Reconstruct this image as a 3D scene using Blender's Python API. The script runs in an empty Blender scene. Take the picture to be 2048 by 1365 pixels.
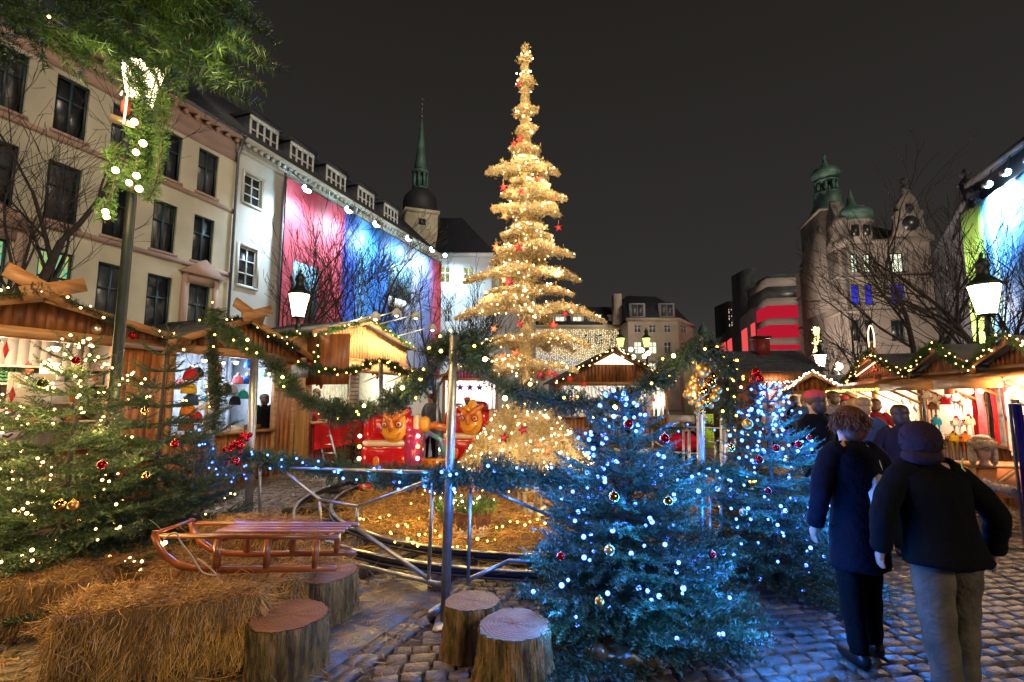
import bpy, math, random
import numpy as np
from mathutils import Vector, Matrix

random.seed(7)
RNG = np.random.default_rng(11)
R = math.radians
PI = math.pi
scene = bpy.context.scene
col = scene.collection

# ------------------------------------------------------------------ camera
CAMH = 1.7
F = 1000.0                       # focal length in photo pixels (2048 wide)
PITCH = math.atan(0.1125)
cam_d = bpy.data.cameras.new("camera")
cam_d.sensor_width = 36.0
cam_d.lens = 36.0 * F / 2048.0
cam_d.clip_start = 0.05
cam_d.clip_end = 2000.0
cam = bpy.data.objects.new("camera", cam_d)
cam.location = (0, 0, CAMH)
cam.rotation_euler = (R(90) + PITCH, 0, 0)
col.objects.link(cam)
scene.camera = cam

# ------------------------------------------------------------------ world: city night sky
world = bpy.data.worlds.new("World")
scene.world = world
world.use_nodes = True
wn = world.node_tree
wn.nodes.clear()
w_out = wn.nodes.new("ShaderNodeOutputWorld")
w_bg = wn.nodes.new("ShaderNodeBackground")
w_tc = wn.nodes.new("ShaderNodeTexCoord")
w_sep = wn.nodes.new("ShaderNodeSeparateXYZ")
w_ramp = wn.nodes.new("ShaderNodeValToRGB")
w_ramp.color_ramp.elements[0].position = 0.0
w_ramp.color_ramp.elements[0].color = (0.044, 0.041, 0.039, 1)
w_ramp.color_ramp.elements[1].position = 0.65
w_ramp.color_ramp.elements[1].color = (0.0155, 0.0138, 0.0118, 1)
e = w_ramp.color_ramp.elements.new(0.2)
e.color = (0.027, 0.0248, 0.0230, 1)
wn.links.new(w_tc.outputs["Generated"], w_sep.inputs[0])
wn.links.new(w_sep.outputs["Z"], w_ramp.inputs[0])
wn.links.new(w_ramp.outputs[0], w_bg.inputs[0])
w_bg.inputs[1].default_value = 1.0
wn.links.new(w_bg.outputs[0], w_out.inputs[0])

# one weak warm directional light, added without a source to brighten the facades
sun_d = bpy.data.lights.new("sun", "SUN")
sun_d.energy = 1.1
sun_d.color = (1.0, 0.86, 0.66)
sun_d.angle = R(18)
sun = bpy.data.objects.new("sun", sun_d)
sun_dir = Vector((-0.45, 0.80, -0.42))
sun.rotation_euler = sun_dir.to_track_quat('-Z', 'Y').to_euler()
col.objects.link(sun)

scene.view_settings.view_transform = 'Standard'
scene.view_settings.look = 'None'
scene.view_settings.exposure = 0.2
scene.view_settings.gamma = 1.0
scene.render.engine = 'CYCLES'
cy = scene.cycles
cy.use_denoising = True
cy.use_adaptive_sampling = True
cy.adaptive_threshold = 0.02
cy.max_bounces = 5
cy.diffuse_bounces = 2
cy.glossy_bounces = 2
cy.transmission_bounces = 4
cy.transparent_max_bounces = 8
cy.sample_clamp_indirect = 2.5
cy.sample_clamp_direct = 30.0
cy.use_light_tree = True

# ------------------------------------------------------------------ pixel <-> world helpers
_c, _s = math.cos(PITCH), math.sin(PITCH)
def ray(px, py):
    r = (px - 1024.0) / F
    u = (682.5 - py) / F
    return Vector((r, _c - u * _s, _s + u * _c))
def P(px, py, Y):
    d = ray(px, py)
    k = Y / d.y
    return Vector((d.x * k, Y, CAMH + d.z * k))
def G(px, py, z=0.0):
    d = ray(px, py)
    k = (z - CAMH) / d.z
    return Vector((d.x * k, d.y * k, z))

# ------------------------------------------------------------------ tagging
def tag(o, label=None, cat=None, group=None, kind=None):
    if label: o["label"] = label
    if cat: o["category"] = cat
    if group: o["group"] = group
    if kind: o["kind"] = kind
    return o
def thing(name, label, cat, loc=(0, 0, 0), rotz=0.0, group=None):
    o = bpy.data.objects.new(name, None)
    o.empty_display_size = 0.2
    o.location = loc
    o.rotation_euler = (0, 0, rotz)
    col.objects.link(o)
    return tag(o, label, cat, group)
def lamp(kind, loc, power, color, size=0.05, parent=None, name="glow", **kw):
    d = bpy.data.lights.new(name, kind)
    d.energy = power
    d.color = color
    if kind in ('POINT', 'SPOT'):
        d.shadow_soft_size = size
    for k, v in kw.items():
        setattr(d, k, v)
    o = bpy.data.objects.new(name, d)
    o.location = loc
    if parent: o.parent = parent
    col.objects.link(o)
    return o

# ------------------------------------------------------------------ mesh builder
class MB:
    def __init__(s):
        s.v = []; s.f = {}; s.n = 0
    def add(s, verts, faces):
        verts = np.asarray(verts, dtype=np.float64).reshape(-1, 3)
        if isinstance(faces, np.ndarray):
            s.f.setdefault(faces.shape[1], []).append(faces + s.n)
        else:
            for fc in faces:
                s.f.setdefault(len(fc), []).append(np.array([fc]) + s.n)
        s.v.append(verts); s.n += len(verts)
        return s
    def box(s, x0, x1, y0, y1, z0, z1):
        v = [(x0,y0,z0),(x1,y0,z0),(x1,y1,z0),(x0,y1,z0),(x0,y0,z1),(x1,y0,z1),(x1,y1,z1),(x0,y1,z1)]
        return s.add(v, np.array([(0,3,2,1),(4,5,6,7),(0,1,5,4),(1,2,6,5),(2,3,7,6),(3,0,4,7)]))
    def cbox(s, c, h, M=None):
        v = np.array([(i*h[0], j*h[1], k*h[2]) for k in (-1,1) for i, j in ((-1,-1),(1,-1),(1,1),(-1,1))])
        if M is not None: v = v @ np.array(M.to_3x3()).T
        v = v + np.array(c)
        return s.add(v, np.array([(0,3,2,1),(4,5,6,7),(0,1,5,4),(1,2,6,5),(2,3,7,6),(3,0,4,7)]))
    def bar(s, a, b, w, h=None, up=(0, 0, 1)):
        a = Vector(a); b = Vector(b); h = h or w
        d = b - a; L = d.length
        if L < 1e-6: return s
        d.normalize(); up = Vector(up)
        if abs(d.dot(up)) > 0.98: up = Vector((0, 1, 0))
        x = d.cross(up).normalized(); z = x.cross(d).normalized()
        M = Matrix((x, d, z)).transposed()
        return s.cbox((a + b) / 2, (w / 2, L / 2, h / 2), M)
    def tube(s, pts, rad, n=8, cap=True):
        pts = [Vector(p) for p in pts]
        m = len(pts)
        rad = [rad] * m if isinstance(rad, (int, float)) else rad
        vs = []
        t = (pts[1] - pts[0]).normalized()
        x = t.orthogonal().normalized()
        for i, p in enumerate(pts):
            a = pts[max(i - 1, 0)]; b = pts[min(i + 1, m - 1)]
            t = (b - a)
            t = t.normalized() if t.length > 1e-9 else Vector((0, 0, 1))
            x = (x - t * x.dot(t))
            x = x.normalized() if x.length > 1e-6 else t.orthogonal().normalized()
            y = t.cross(x)
            for k in range(n):
                an = 2 * PI * k / n
                vs.append(p + (x * math.cos(an) + y * math.sin(an)) * rad[i])
        i = np.arange(m - 1)[:, None]; k = np.arange(n)[None, :]
        k2 = (k + 1) % n
        f = np.stack([(i*n + k), (i*n + k2), ((i+1)*n + k2), ((i+1)*n + k)], -1).reshape(-1, 4)
        base = s.n
        s.add(np.array([tuple(q) for q in vs]), f)
        if cap:
            s.f.setdefault(n, []).append(np.array([[base + j for j in reversed(range(n))]]))
            s.f.setdefault(n, []).append(np.array([[base + (m-1)*n + j for j in range(n)]]))
        return s
    def lathe(s, prof, c=(0, 0, 0), n=16, rot=0.0, sx=1.0, sy=1.0):
        c = Vector(c); m = len(prof)
        an = np.arange(n) * 2 * PI / n + rot
        v = np.zeros((m, n, 3))
        for i, (r, z) in enumerate(prof):
            v[i, :, 0] = c.x + r * np.cos(an) * sx
            v[i, :, 1] = c.y + r * np.sin(an) * sy
            v[i, :, 2] = c.z + z
        i = np.arange(m - 1)[:, None]; k = np.arange(n)[None, :]; k2 = (k + 1) % n
        f = np.stack([(i*n + k), (i*n + k2), ((i+1)*n + k2), ((i+1)*n + k)], -1).reshape(-1, 4)
        base = s.n
        s.add(v.reshape(-1, 3), f)
        if prof[0][0] > 1e-4: s.f.setdefault(n, []).append(np.array([[base + j for j in reversed(range(n))]]))
        if prof[-1][0] > 1e-4: s.f.setdefault(n, []).append(np.array([[base + (m-1)*n + j for j in range(n)]]))
        return s
    def ball(s, c, r, n=16, m=10, sx=1.0, sy=1.0, sz=1.0):
        prof = [(max(r * math.sin(PI * i / m), 1e-5), -r * sz * math.cos(PI * i / m)) for i in range(m + 1)]
        return s.lathe(prof, c, n, 0, sx, sy)
    def prism(s, poly, a, b, axis='y'):
        """poly: list of 2D points; extruded between a and b along axis"""
        n = len(poly)
        def mk(p, t):
            if axis == 'y': return (p[0], t, p[1])
            if axis == 'z': return (p[0], p[1], t)
            return (t, p[0], p[1])
        v = [mk(p, a) for p in poly] + [mk(p, b) for p in poly]
        fs = [tuple(range(n)), tuple(reversed(range(n, 2 * n)))]
        fs += [(i, i + n, (i + 1) % n + n, (i + 1) % n) for i in range(n)]
        return s.add(v, fs)
    def build(s, name, mat, parent=None, smooth=False, loc=None):
        me = bpy.data.meshes.new(name)
        V = np.concatenate(s.v) if s.v else np.zeros((0, 3))
        me.vertices.add(len(V)); me.vertices.foreach_set("co", V.astype(np.float32).ravel())
        loops = []; starts = []; tots = []; pos = 0
        for k, L in s.f.items():
            A = np.concatenate(L); m = len(A)
            loops.append(A.ravel()); starts.append(pos + np.arange(m) * k); tots.append(np.full(m, k)); pos += m * k
        if loops:
            loops = np.concatenate(loops).astype(np.int32)
            me.loops.add(len(loops)); me.loops.foreach_set("vertex_index", loops)
            st = np.concatenate(starts).astype(np.int32)
            me.polygons.add(len(st)); me.polygons.foreach_set("loop_start", st)
            try: me.polygons.foreach_set("loop_total", np.concatenate(tots).astype(np.int32))
            except Exception: pass
            if smooth: me.polygons.foreach_set("use_smooth", np.ones(len(st), dtype=bool))
        me.update(calc_edges=True)
        me.validate()
        if smooth == 'auto':
            try: me.set_sharp_from_angle(angle=R(40))
            except Exception: pass
        o = bpy.data.objects.new(name, me)
        if mat is not None:
            for q in (mat if isinstance(mat, (list, tuple)) else [mat]): me.materials.append(q)
        if parent is not None: o.parent = parent
        if loc is not None: o.location = loc
        col.objects.link(o)
        return o

def child_copy(src, parent, loc, name=None):
    c = src.copy(); c.parent = parent; c.location = loc
    col.objects.link(c)
    return c

# ------------------------------------------------------------------ materials
MATS = {}
def mat(name, c, rough=0.6, metal=0.0, c2=None, scale=8.0, bump=0.0, bscale=None, island=0.0, spec=0.5,
        coat=0.0, stretch=None, detail=4.0, ramp=(0.35, 0.65)):
    if name in MATS: return MATS[name]
    m = bpy.data.materials.new(name); m.use_nodes = True
    nt = m.node_tree; b = nt.nodes["Principled BSDF"]
    b.inputs["Roughness"].default_value = rough
    b.inputs["Metallic"].default_value = metal
    b.inputs["Specular IOR Level"].default_value = spec
    if coat: b.inputs["Coat Weight"].default_value = coat; b.inputs["Coat Roughness"].default_value = 0.08
    if c2 is None: c2 = tuple(x * 0.72 for x in c)
    tc = nt.nodes.new("ShaderNodeTexCoord"); mp = nt.nodes.new("ShaderNodeMapping")
    if stretch: mp.inputs["Scale"].default_value = stretch
    nt.links.new(tc.outputs["Object"], mp.inputs[0])
    nz = nt.nodes.new("ShaderNodeTexNoise"); nz.inputs["Scale"].default_value = scale; nz.inputs["Detail"].default_value = detail
    nt.links.new(mp.outputs[0], nz.inputs["Vector"])
    rp = nt.nodes.new("ShaderNodeValToRGB")
    rp.color_ramp.elements[0].position = ramp[0]; rp.color_ramp.elements[1].position = ramp[1]
    rp.color_ramp.elements[0].color = (*c2, 1); rp.color_ramp.elements[1].color = (*c, 1)
    nt.links.new(nz.outputs["Fac"], rp.inputs[0])
    out = rp.outputs[0]
    if island:
        ge = nt.nodes.new("ShaderNodeNewGeometry"); hs = nt.nodes.new("ShaderNodeHueSaturation")
        mr = nt.nodes.new("ShaderNodeMapRange"); mr.inputs[3].default_value = 1 - island; mr.inputs[4].default_value = 1 + island
        nt.links.new(ge.outputs["Random Per Island"], mr.inputs[0]); nt.links.new(mr.outputs[0], hs.inputs["Value"])
        nt.links.new(out, hs.inputs["Color"]); out = hs.outputs[0]
    nt.links.new(out, b.inputs["Base Color"])
    if bump:
        n2 = nt.nodes.new("ShaderNodeTexNoise"); n2.inputs["Scale"].default_value = bscale or scale * 3; n2.inputs["Detail"].default_value = 5
        nt.links.new(mp.outputs[0], n2.inputs["Vector"])
        bp = nt.nodes.new("ShaderNodeBump"); bp.inputs["Strength"].default_value = bump; bp.inputs["Distance"].default_value = 0.02
        nt.links.new(n2.outputs["Fac"], bp.inputs["Height"]); nt.links.new(bp.outputs[0], b.inputs["Normal"])
    MATS[name] = m
    return m
def emis(name, c, strength, sample=False):
    if name in MATS: return MATS[name]
    m = bpy.data.materials.new(name); m.use_nodes = True
    nt = m.node_tree; nt.nodes.clear()
    o = nt.nodes.new("ShaderNodeOutputMaterial"); e = nt.nodes.new("ShaderNodeEmission")
    e.inputs[0].default_value = (*c, 1); e.inputs[1].default_value = strength
    nt.links.new(e.outputs[0], o.inputs[0])
    try: m.cycles.emission_sampling = 'AUTO' if sample else 'NONE'
    except Exception: pass
    MATS[name] = m
    return m
def lit_pane(name, c, strength, c2=None, scale=3.0):
    """a lit window pane: uneven glow of a room, or a painted reflection"""
    if name in MATS: return MATS[name]
    m = bpy.data.materials.new(name); m.use_nodes = True
    nt = m.node_tree; nt.nodes.clear()
    o = nt.nodes.new("ShaderNodeOutputMaterial"); e = nt.nodes.new("ShaderNodeEmission")
    tc = nt.nodes.new("ShaderNodeTexCoord"); nz = nt.nodes.new("ShaderNodeTexNoise"); rp = nt.nodes.new("ShaderNodeValToRGB")
    nz.inputs["Scale"].default_value = scale; nz.inputs["Detail"].default_value = 3
    rp.color_ramp.elements[0].position = .38; rp.color_ramp.elements[1].position = .6
    rp.color_ramp.elements[0].color = (*(c2 or tuple(x*.6 for x in c)), 1); rp.color_ramp.elements[1].color = (*c, 1)
    nt.links.new(tc.outputs["Object"], nz.inputs[0]); nt.links.new(nz.outputs[0], rp.inputs[0])
    nt.links.new(rp.outputs[0], e.inputs[0]); e.inputs[1].default_value = strength
    nt.links.new(e.outputs[0], o.inputs[0])
    try: m.cycles.emission_sampling = 'NONE'
    except Exception: pass
    MATS[name] = m
    return m

NEEDLE = mat("fir needle", (.028, .062, .020), .5, c2=(.011, .028, .011), scale=2.5, island=.3)
NEEDLE_FRESH = mat("fresh fir needle", (.055, .14, .02), .5, c2=(.022, .065, .012), scale=3, island=.3)
BARK = mat("bark", (.045, .035, .028), .85, c2=(.02, .016, .013), scale=12, bump=.5)
WIRE = mat("dark wire", (.02, .03, .02), .6)
STEEL = mat("galvanised steel", (.42, .43, .46), .38, .85, c2=(.3, .31, .34), scale=14, bump=.08)
PLANK = mat("orange stained plank", (.34, .125, .035), .5, c2=(.17, .055, .016), scale=3, bump=.35, bscale=9, island=.3, stretch=(5, 5, .55))
PLANK_PALE = mat("pale pine plank", (.55, .30, .11), .5, c2=(.38, .18, .06), scale=3, bump=.3, bscale=9, island=.18, stretch=(5, 5, .55))
PLANK_RED = mat("red stained plank", (.30, .028, .02), .5, c2=(.16, .014, .01), scale=3, bump=.3, bscale=9, island=.25, stretch=(5, 5, .55))
TIMBER = mat("pine beam", (.42, .22, .08), .5, c2=(.27, .12, .04), scale=4, bump=.25, island=.12, stretch=(.6, 5, 5))
ROOFFELT = mat("dark roof felt", (.055, .055, .06), .75, c2=(.03, .03, .035), scale=5, bump=.3)
WHITEBOARD = mat("white painted board", (.78, .74, .66), .6, c2=(.68, .64, .56), scale=3)
SHELF = mat("cream shelf", (.72, .62, .46), .6)
IRON = mat("black green cast iron", (.012, .022, .018), .48, .1, c2=(.006, .011, .009), scale=9)
W_BULB = emis("warm bulb", (1.0, .50, .17), 15)
Y_BULB = emis("yellow bulb", (1.0, .60, .10), 10)
B_BULB = emis("blue white bulb", (.045, .12, 1.0), 16)
G_BULB = emis("golden tree bulb", (1.0, .74, .38), 14)
LAMPGLASS = emis("lit lantern glass", (1.0, .78, .50), 11)

def planks(mb, x0, x1, y0, y1, z0f, z1f, w=.13, gap=.006):
    """vertical boards from x0 to x1; z0f/z1f give lower and upper edge as functions of x"""
    n = max(1, int(round((x1 - x0) / w))); w = (x1 - x0) / n
    for i in range(n):
        a = x0 + i * w + gap / 2; b = x0 + (i + 1) * w - gap / 2
        dy = random.uniform(-.004, .004)
        za, zb = z0f(a), z0f(b); ta, tb = z1f(a), z1f(b)
        v = [(a,y0+dy,za),(b,y0+dy,zb),(b,y1+dy,zb),(a,y1+dy,za),(a,y0+dy,ta),(b,y0+dy,tb),(b,y1+dy,tb),(a,y1+dy,ta)]
        mb.add(v, np.array([(0,3,2,1),(4,5,6,7),(0,1,5,4),(1,2,6,5),(2,3,7,6),(3,0,4,7)]))
    return mb
K = lambda c: (lambda x: c)

# ------------------------------------------------------------------ bulbs and strings
_bulbs = {}
def bulb_mesh(mat_, r):
    key = (mat_.name, round(r, 4))
    if key not in _bulbs:
        mb = MB().ball((0, 0, 0), r, 8, 5)
        o = mb.build("bulb", mat_, None, True)
        me = o.data
        bpy.data.objects.remove(o)
        _bulbs[key] = me
    return _bulbs[key]
def bulbs_on(root, pts, mat_, r, cap=100, jitter=.25):
    """bulbs as parts (the nearest up to cap), the rest as one stuff part"""
    pts = [Vector(p) for p in pts]
    pts.sort(key=lambda p: (root.matrix_basis @ p).y if False else p.y)
    for p in pts[:cap]:
        o = bpy.data.objects.new("bulb", bulb_mesh(mat_, r))
        k = 1 + random.uniform(-jitter, jitter)
        o.location = p; o.scale = (k, k, k); o.parent = root
        col.objects.link(o)
    rest = pts[cap:]
    if rest:
        mb = MB()
        for p in rest: mb.ball(p, r * (1 + random.uniform(-jitter, jitter)), 6, 4)
        o = mb.build("bulb", mat_, root, True)
        o["kind"] = "stuff"
def light_string(label, pts, mat_, r, group=None, wire=True, name="light_string", cap=100, order=None):
    root = thing(name, label, "fairy lights", (0, 0, 0), 0, group)
    if wire and len(pts) > 1:
        mb = MB()
        q = [Vector(p) for p in (order or pts)]
        for a, b in zip(q, q[1:]):
            if (a - b).length < .9:
                mid = (a + b) / 2 + Vector((0, 0, -.12 * (a - b).length))
                mb.tube([a, mid, b], .0035, 4, False)
        if mb.n: mb.build("wire", WIRE, root)
    bulbs_on(root, pts, mat_, r, cap)
    return root

# ------------------------------------------------------------------ needles
def norm(a): return a / np.maximum(np.linalg.norm(a, axis=-1, keepdims=True), 1e-9)
def frames(d, roll=None, upref=None):
    """rotation matrices whose y axis is d"""
    d = norm(d)
    if upref is None: upref = np.array([0, 0, 1.0])
    up = np.tile(upref, (len(d), 1)) + RNG.normal(0, .03, d.shape)
    x = norm(np.cross(d, up)); z = np.cross(x, d)
    if roll is not None:
        c = np.cos(roll)[:, None]; s_ = np.sin(roll)[:, None]
        x, z = x * c + z * s_, z * c - x * s_
    return np.stack([x, d, z], -1)
def sprig(n=34, L=.13, nl=.022, w=.0022, flat=.5, seed=0):
    """a twig along +y with needles: (verts, tris)"""
    g = np.random.default_rng(seed)
    t = np.linspace(.02, 1, n)
    side = np.where(np.arange(n) % 2 == 0, 1.0, -1.0)
    ang = g.normal(0, flat, n)
    length = nl * (1 - .35 * np.abs(t - .45)) * g.uniform(.8, 1.15, n)
    dirx = side * np.cos(ang); dirz = np.sin(ang) + .15
    fwd = g.uniform(.35, .9, n)
    d = norm(np.stack([dirx, fwd, dirz], -1))
    b = np.stack([0 * t, t * L, 0 * t], -1)
    tip = b + d * length[:, None]
    wv = norm(np.cross(d, g.normal(0, 1, (n, 3)))) * w / 2
    v = np.stack([b - wv, b + wv, tip], 1).reshape(-1, 3)
    f = np.arange(3 * n).reshape(-1, 3)
    # twig itself
    tv = np.array([(-.0018, 0, 0), (.0018, 0, 0), (0, L, 0), (0, 0, -.0018), (0, 0, .0018)])
    f2 = np.array([(0, 1, 2), (3, 4, 2)]) + len(v)
    return np.concatenate([v, tv]), np.concatenate([f, f2])
SPRIGS = [sprig(seed=i) for i in range(4)]
SPRIGS_MID = [sprig(30, .13, .027, .0068, .8, seed=40 + i) for i in range(4)]
SPRIGS_FAR = [sprig(20, .13, .036, .013, .9, seed=60 + i) for i in range(4)]
SPRIGS_BIG = [sprig(46, .16, .026, .003, .9, seed=20 + i) for i in range(3)]
def instance(mb, tpl, pos, rot, scale):
    """copies of template tpl at pos (m,3) with rotation (m,3,3) and scale (m,)"""
    v, f = tpl; m = len(pos)
    if m == 0: return
    V = np.einsum('mij,nj->mni', rot, v) * scale[:, None, None] + pos[:, None, :]
    Fc = f[None] + (np.arange(m) * len(v))[:, None, None]
    mb.add(V.reshape(-1, 3), Fc.reshape(-1, 3))

def fir_tree(name, label, loc, H, rad, tiers=15, per=10, needle=NEEDLE, group=None, z0=.18, seed=1, lean=(0, 0), sparse_top=.0, dens=1.0, snow=False, bl=1.0, droop=.12, tpls=None):
    g = np.random.default_rng(seed)
    root = thing(name, label, "tree", loc, 0, group)
    tr = MB().tube([(0, 0, 0), (lean[0]*.5, lean[1]*.5, H*.5), (lean[0], lean[1], H)], [.035, .022, .005], 8)
    br = MB(); sp = []; sd = []; ss = []; up = []
    tips = []
    for ti in range(tiers):
        t = (ti + .3) / tiers
        z = z0 + (H - z0) * (t ** .92)
        Rl = rad * ((1 - t) ** .82) + .05
        n = max(4, int(per * (1 - .45 * t)))
        a0 = g.uniform(0, 6.28)
        for k in range(n):
            a = a0 + k * 2 * PI / n + g.normal(0, .15)
            L = Rl * g.uniform(.72, 1.1)
            el = .55 * t + g.normal(-.02, .08) - .05
            d = np.array([math.cos(a), math.sin(a), el])
            base = np.array([lean[0] * t, lean[1] * t, z])
            m = max(3, int(L / .034 * dens))
            s_ = np.linspace(.05, 1, m)
            pts = base + d[None] * (s_ * L)[:, None]
            pts[:, 2] += -droop * L * np.sin(s_ * 2.4) + .05 * L * s_ ** 3
            br.tube([tuple(p) for p in pts[::max(1, m // 4)]] + [tuple(pts[-1])], [.008 * (1 - .7 * q / (len(pts[::max(1, m // 4)]))) for q in range(len(pts[::max(1, m // 4)]) + 1)], 4, False)
            tips.append(pts[-1])
            tips.append(pts[int(m * .6)])
            tang = np.gradient(pts, axis=0) if m > 2 else np.tile(d, (m, 1))
            tang = norm(tang)
            sidev = norm(np.cross(tang, np.array([0, 0, 1.0])))
            for sgn in (-1, 1):
                off = g.uniform(.55, .95, m)[:, None]
                dd = norm(tang * (1.15 - off * .5) + sidev * sgn * off + g.normal(0, .14, (m, 3)))
                keep = s_ > .18
                ln = (1.15 - s_ * .45) * np.clip(L / .5, .55, 1.35) * g.uniform(.75, 1.2, m) * bl
                sp.append(pts[keep]); sd.append(dd[keep]); ss.append(ln[keep])
                # second order twig at their ends for long ones
                far = keep & (s_ < .8) & (L > .3)
                p2 = pts[far] + dd[far] * .11 * ln[far][:, None]
                d2 = norm(dd[far] + tang[far] * .9 + g.normal(0, .2, dd[far].shape))
                sp.append(p2); sd.append(d2); ss.append(ln[far] * .85)
            sp.append(pts); sd.append(tang + g.normal(0, .1, tang.shape)); ss.append(np.full(m, .8))
    # leader
    zz = np.linspace(H * .86, H - .03, 6)
    sp.append(np.stack([lean[0] * zz / H, lean[1] * zz / H, zz], -1)); sd.append(np.tile([0, 0, 1.0], (6, 1)) + g.normal(0, .25, (6, 3))); ss.append(np.full(6, .6))
    sp = np.concatenate(sp); sd = np.concatenate(sd); ss = np.concatenate(ss)
    fol = MB(); fr = frames(sd, g.normal(0, .5, len(sd)))
    tpls = tpls or SPRIGS_MID
    which = g.integers(0, len(tpls), len(sp))
    for i, t in enumerate(tpls):
        q = which == i
        instance(fol, t, sp[q], fr[q], ss[q])
    tr.build("trunk", BARK, root, True); br.build("branch_wood", BARK, root)
    fol.build("crown", needle, root)
    return root, [Vector(p) + Vector(loc) for p in tips]

def garland_mesh(mb, pts, r=.1, dens=130, seed=0, tpls=None, scale=1.0):
    """sprigs bristling around a curve; pts world coords"""
    g = np.random.default_rng(seed)
    p = np.array([tuple(q) for q in pts]); seg = np.linalg.norm(np.diff(p, axis=0), axis=1); cum = np.concatenate([[0], np.cumsum(seg)])
    tpls = tpls or (SPRIGS_FAR if p[:, 1].mean() > 7.5 else SPRIGS_MID)
    n = max(4, int(cum[-1] * dens)); u = np.sort(g.uniform(0, cum[-1], n))
    c = np.stack([np.interp(u, cum, p[:, i]) for i in range(3)], -1)
    tg = np.stack([np.interp(u + .02, cum, p[:, i]) - np.interp(u - .02, cum, p[:, i]) for i in range(3)], -1)
    tg = norm(tg + 1e-6)
    rnd = g.normal(0, 1, (n, 3)); rad = norm(rnd - tg * np.sum(rnd * tg, -1, keepdims=True))
    lump = .75 + .35 * np.sin(u * 9 + g.uniform(0, 6)) * np.sin(u * 3.7)
    d = norm(rad + tg * g.normal(0, .45, (n, 1)))
    sc = r / .13 * lump * g.uniform(.7, 1.2, n) * scale
    c = c + rad * r * .12
    fr = frames(d, g.uniform(0, 6.28, n)); which = g.integers(0, len(tpls), n)
    for i, t in enumerate(tpls):
        q = which == i
        instance(mb, t, c[q], fr[q], sc[q])
def smooth_path(pts, n=8):
    """Catmull-Rom through points"""
    pts = [Vector(p) for p in pts]
    out = []
    for i in range(len(pts) - 1):
        p0 = pts[max(i - 1, 0)]; p1 = pts[i]; p2 = pts[i + 1]; p3 = pts[min(i + 2, len(pts) - 1)]
        for k in range(n):
            t = k / n
            out.append(.5 * ((2 * p1) + (p2 - p0) * t + (2 * p0 - 5 * p1 + 4 * p2 - p3) * t * t + (3 * p1 - p0 - 3 * p2 + p3) * t ** 3))
    out.append(pts[-1])
    return out
def along(path, step, rad=.0, seed=0):
    g = random.Random(seed)
    out = []; acc = 0
    for a, b in zip(path, path[1:]):
        L = (b - a).length
        while acc < L:
            q = a.lerp(b, acc / max(L, 1e-6))
            out.append(q + Vector((g.uniform(-.8, .8), g.uniform(-1.35, -.35), g.uniform(-.9, .8))) * rad)
            acc += step * g.uniform(.6, 1.4)
        acc -= L
    return out
def garland(label, ctrl, r=.1, dens=150, bulb=None, bstep=.3, br=.014, group="fir garlands", needle=NEEDLE, seed=0, name="fir_garland", tpls=None):
    path = smooth_path(ctrl)
    root = thing(name, label, "garland", (0, 0, 0), 0, group)
    mb = MB(); garland_mesh(mb, path, r, dens * 2.2, seed, tpls); garland_mesh(mb, path, r * .62, dens * .9, seed + 100, tpls)
    mb.build("foliage", needle, root)
    MB().tube(path, r * .16, 6).build("core_rope", BARK, root)
    if bulb:
        bp = along(path, bstep, r * .85, seed)
        bulbs_on(root, bp, bulb, br)
    return root, path

# ------------------------------------------------------------------ vertical plane given by two ground points
class Wall:
    """local frame: x along A->B, -y outward (towards the viewer's side), z up"""
    def __init__(s, A, B):
        s.A = Vector((A[0], A[1], 0)); d = Vector((B[0] - A[0], B[1] - A[1], 0)); s.L = d.length
        s.d = d.normalized(); s.ang = math.atan2(d.y, d.x)
        s.n = Vector((s.d.y, -s.d.x, 0))          # outward = -local y
    def uz(s, px, py):
        r = ray(px, py); o = Vector((0, 0, CAMH))
        k = (s.A - o).dot(s.n) / r.dot(s.n)
        q = o + r * k
        return (q - s.A).dot(s.d), q.z
    def world(s, u, y, z):
        return s.A + s.d * u - s.n * y + Vector((0, 0, z))
def wall_holes(mb, x0, x1, z0, z1, holes, y=0.0, depth=.18, top=None):
    xs = sorted({x0, x1, *[h[0] for h in holes], *[h[2] for h in holes]})
    zs = sorted({z0, z1, *[h[1] for h in holes], *[h[3] for h in holes]})
    xs = [x for x in xs if x0 <= x <= x1]; zs = [z for z in zs if z0 <= z <= z1]
    for a, b in zip(xs, xs[1:]):
        for c, d in zip(zs, zs[1:]):
            mx, mz = (a + b) / 2, (c + d) / 2
            if any(h[0] < mx < h[2] and h[1] < mz < h[3] for h in holes): continue
            mb.add([(a, y, c), (b, y, c), (b, y, d), (a, y, d)], np.array([(0, 1, 2, 3)]))
    for (a, c, b, d) in [h[:4] for h in holes]:
        mb.add([(a,y,c),(b,y,c),(b,y,d),(a,y,d),(a,y+depth,c),(b,y+depth,c),(b,y+depth,d),(a,y+depth,d)],
               np.array([(0,4,5,1),(1,5,6,2),(2,6,7,3),(3,7,4,0)]))
    return mb
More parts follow.
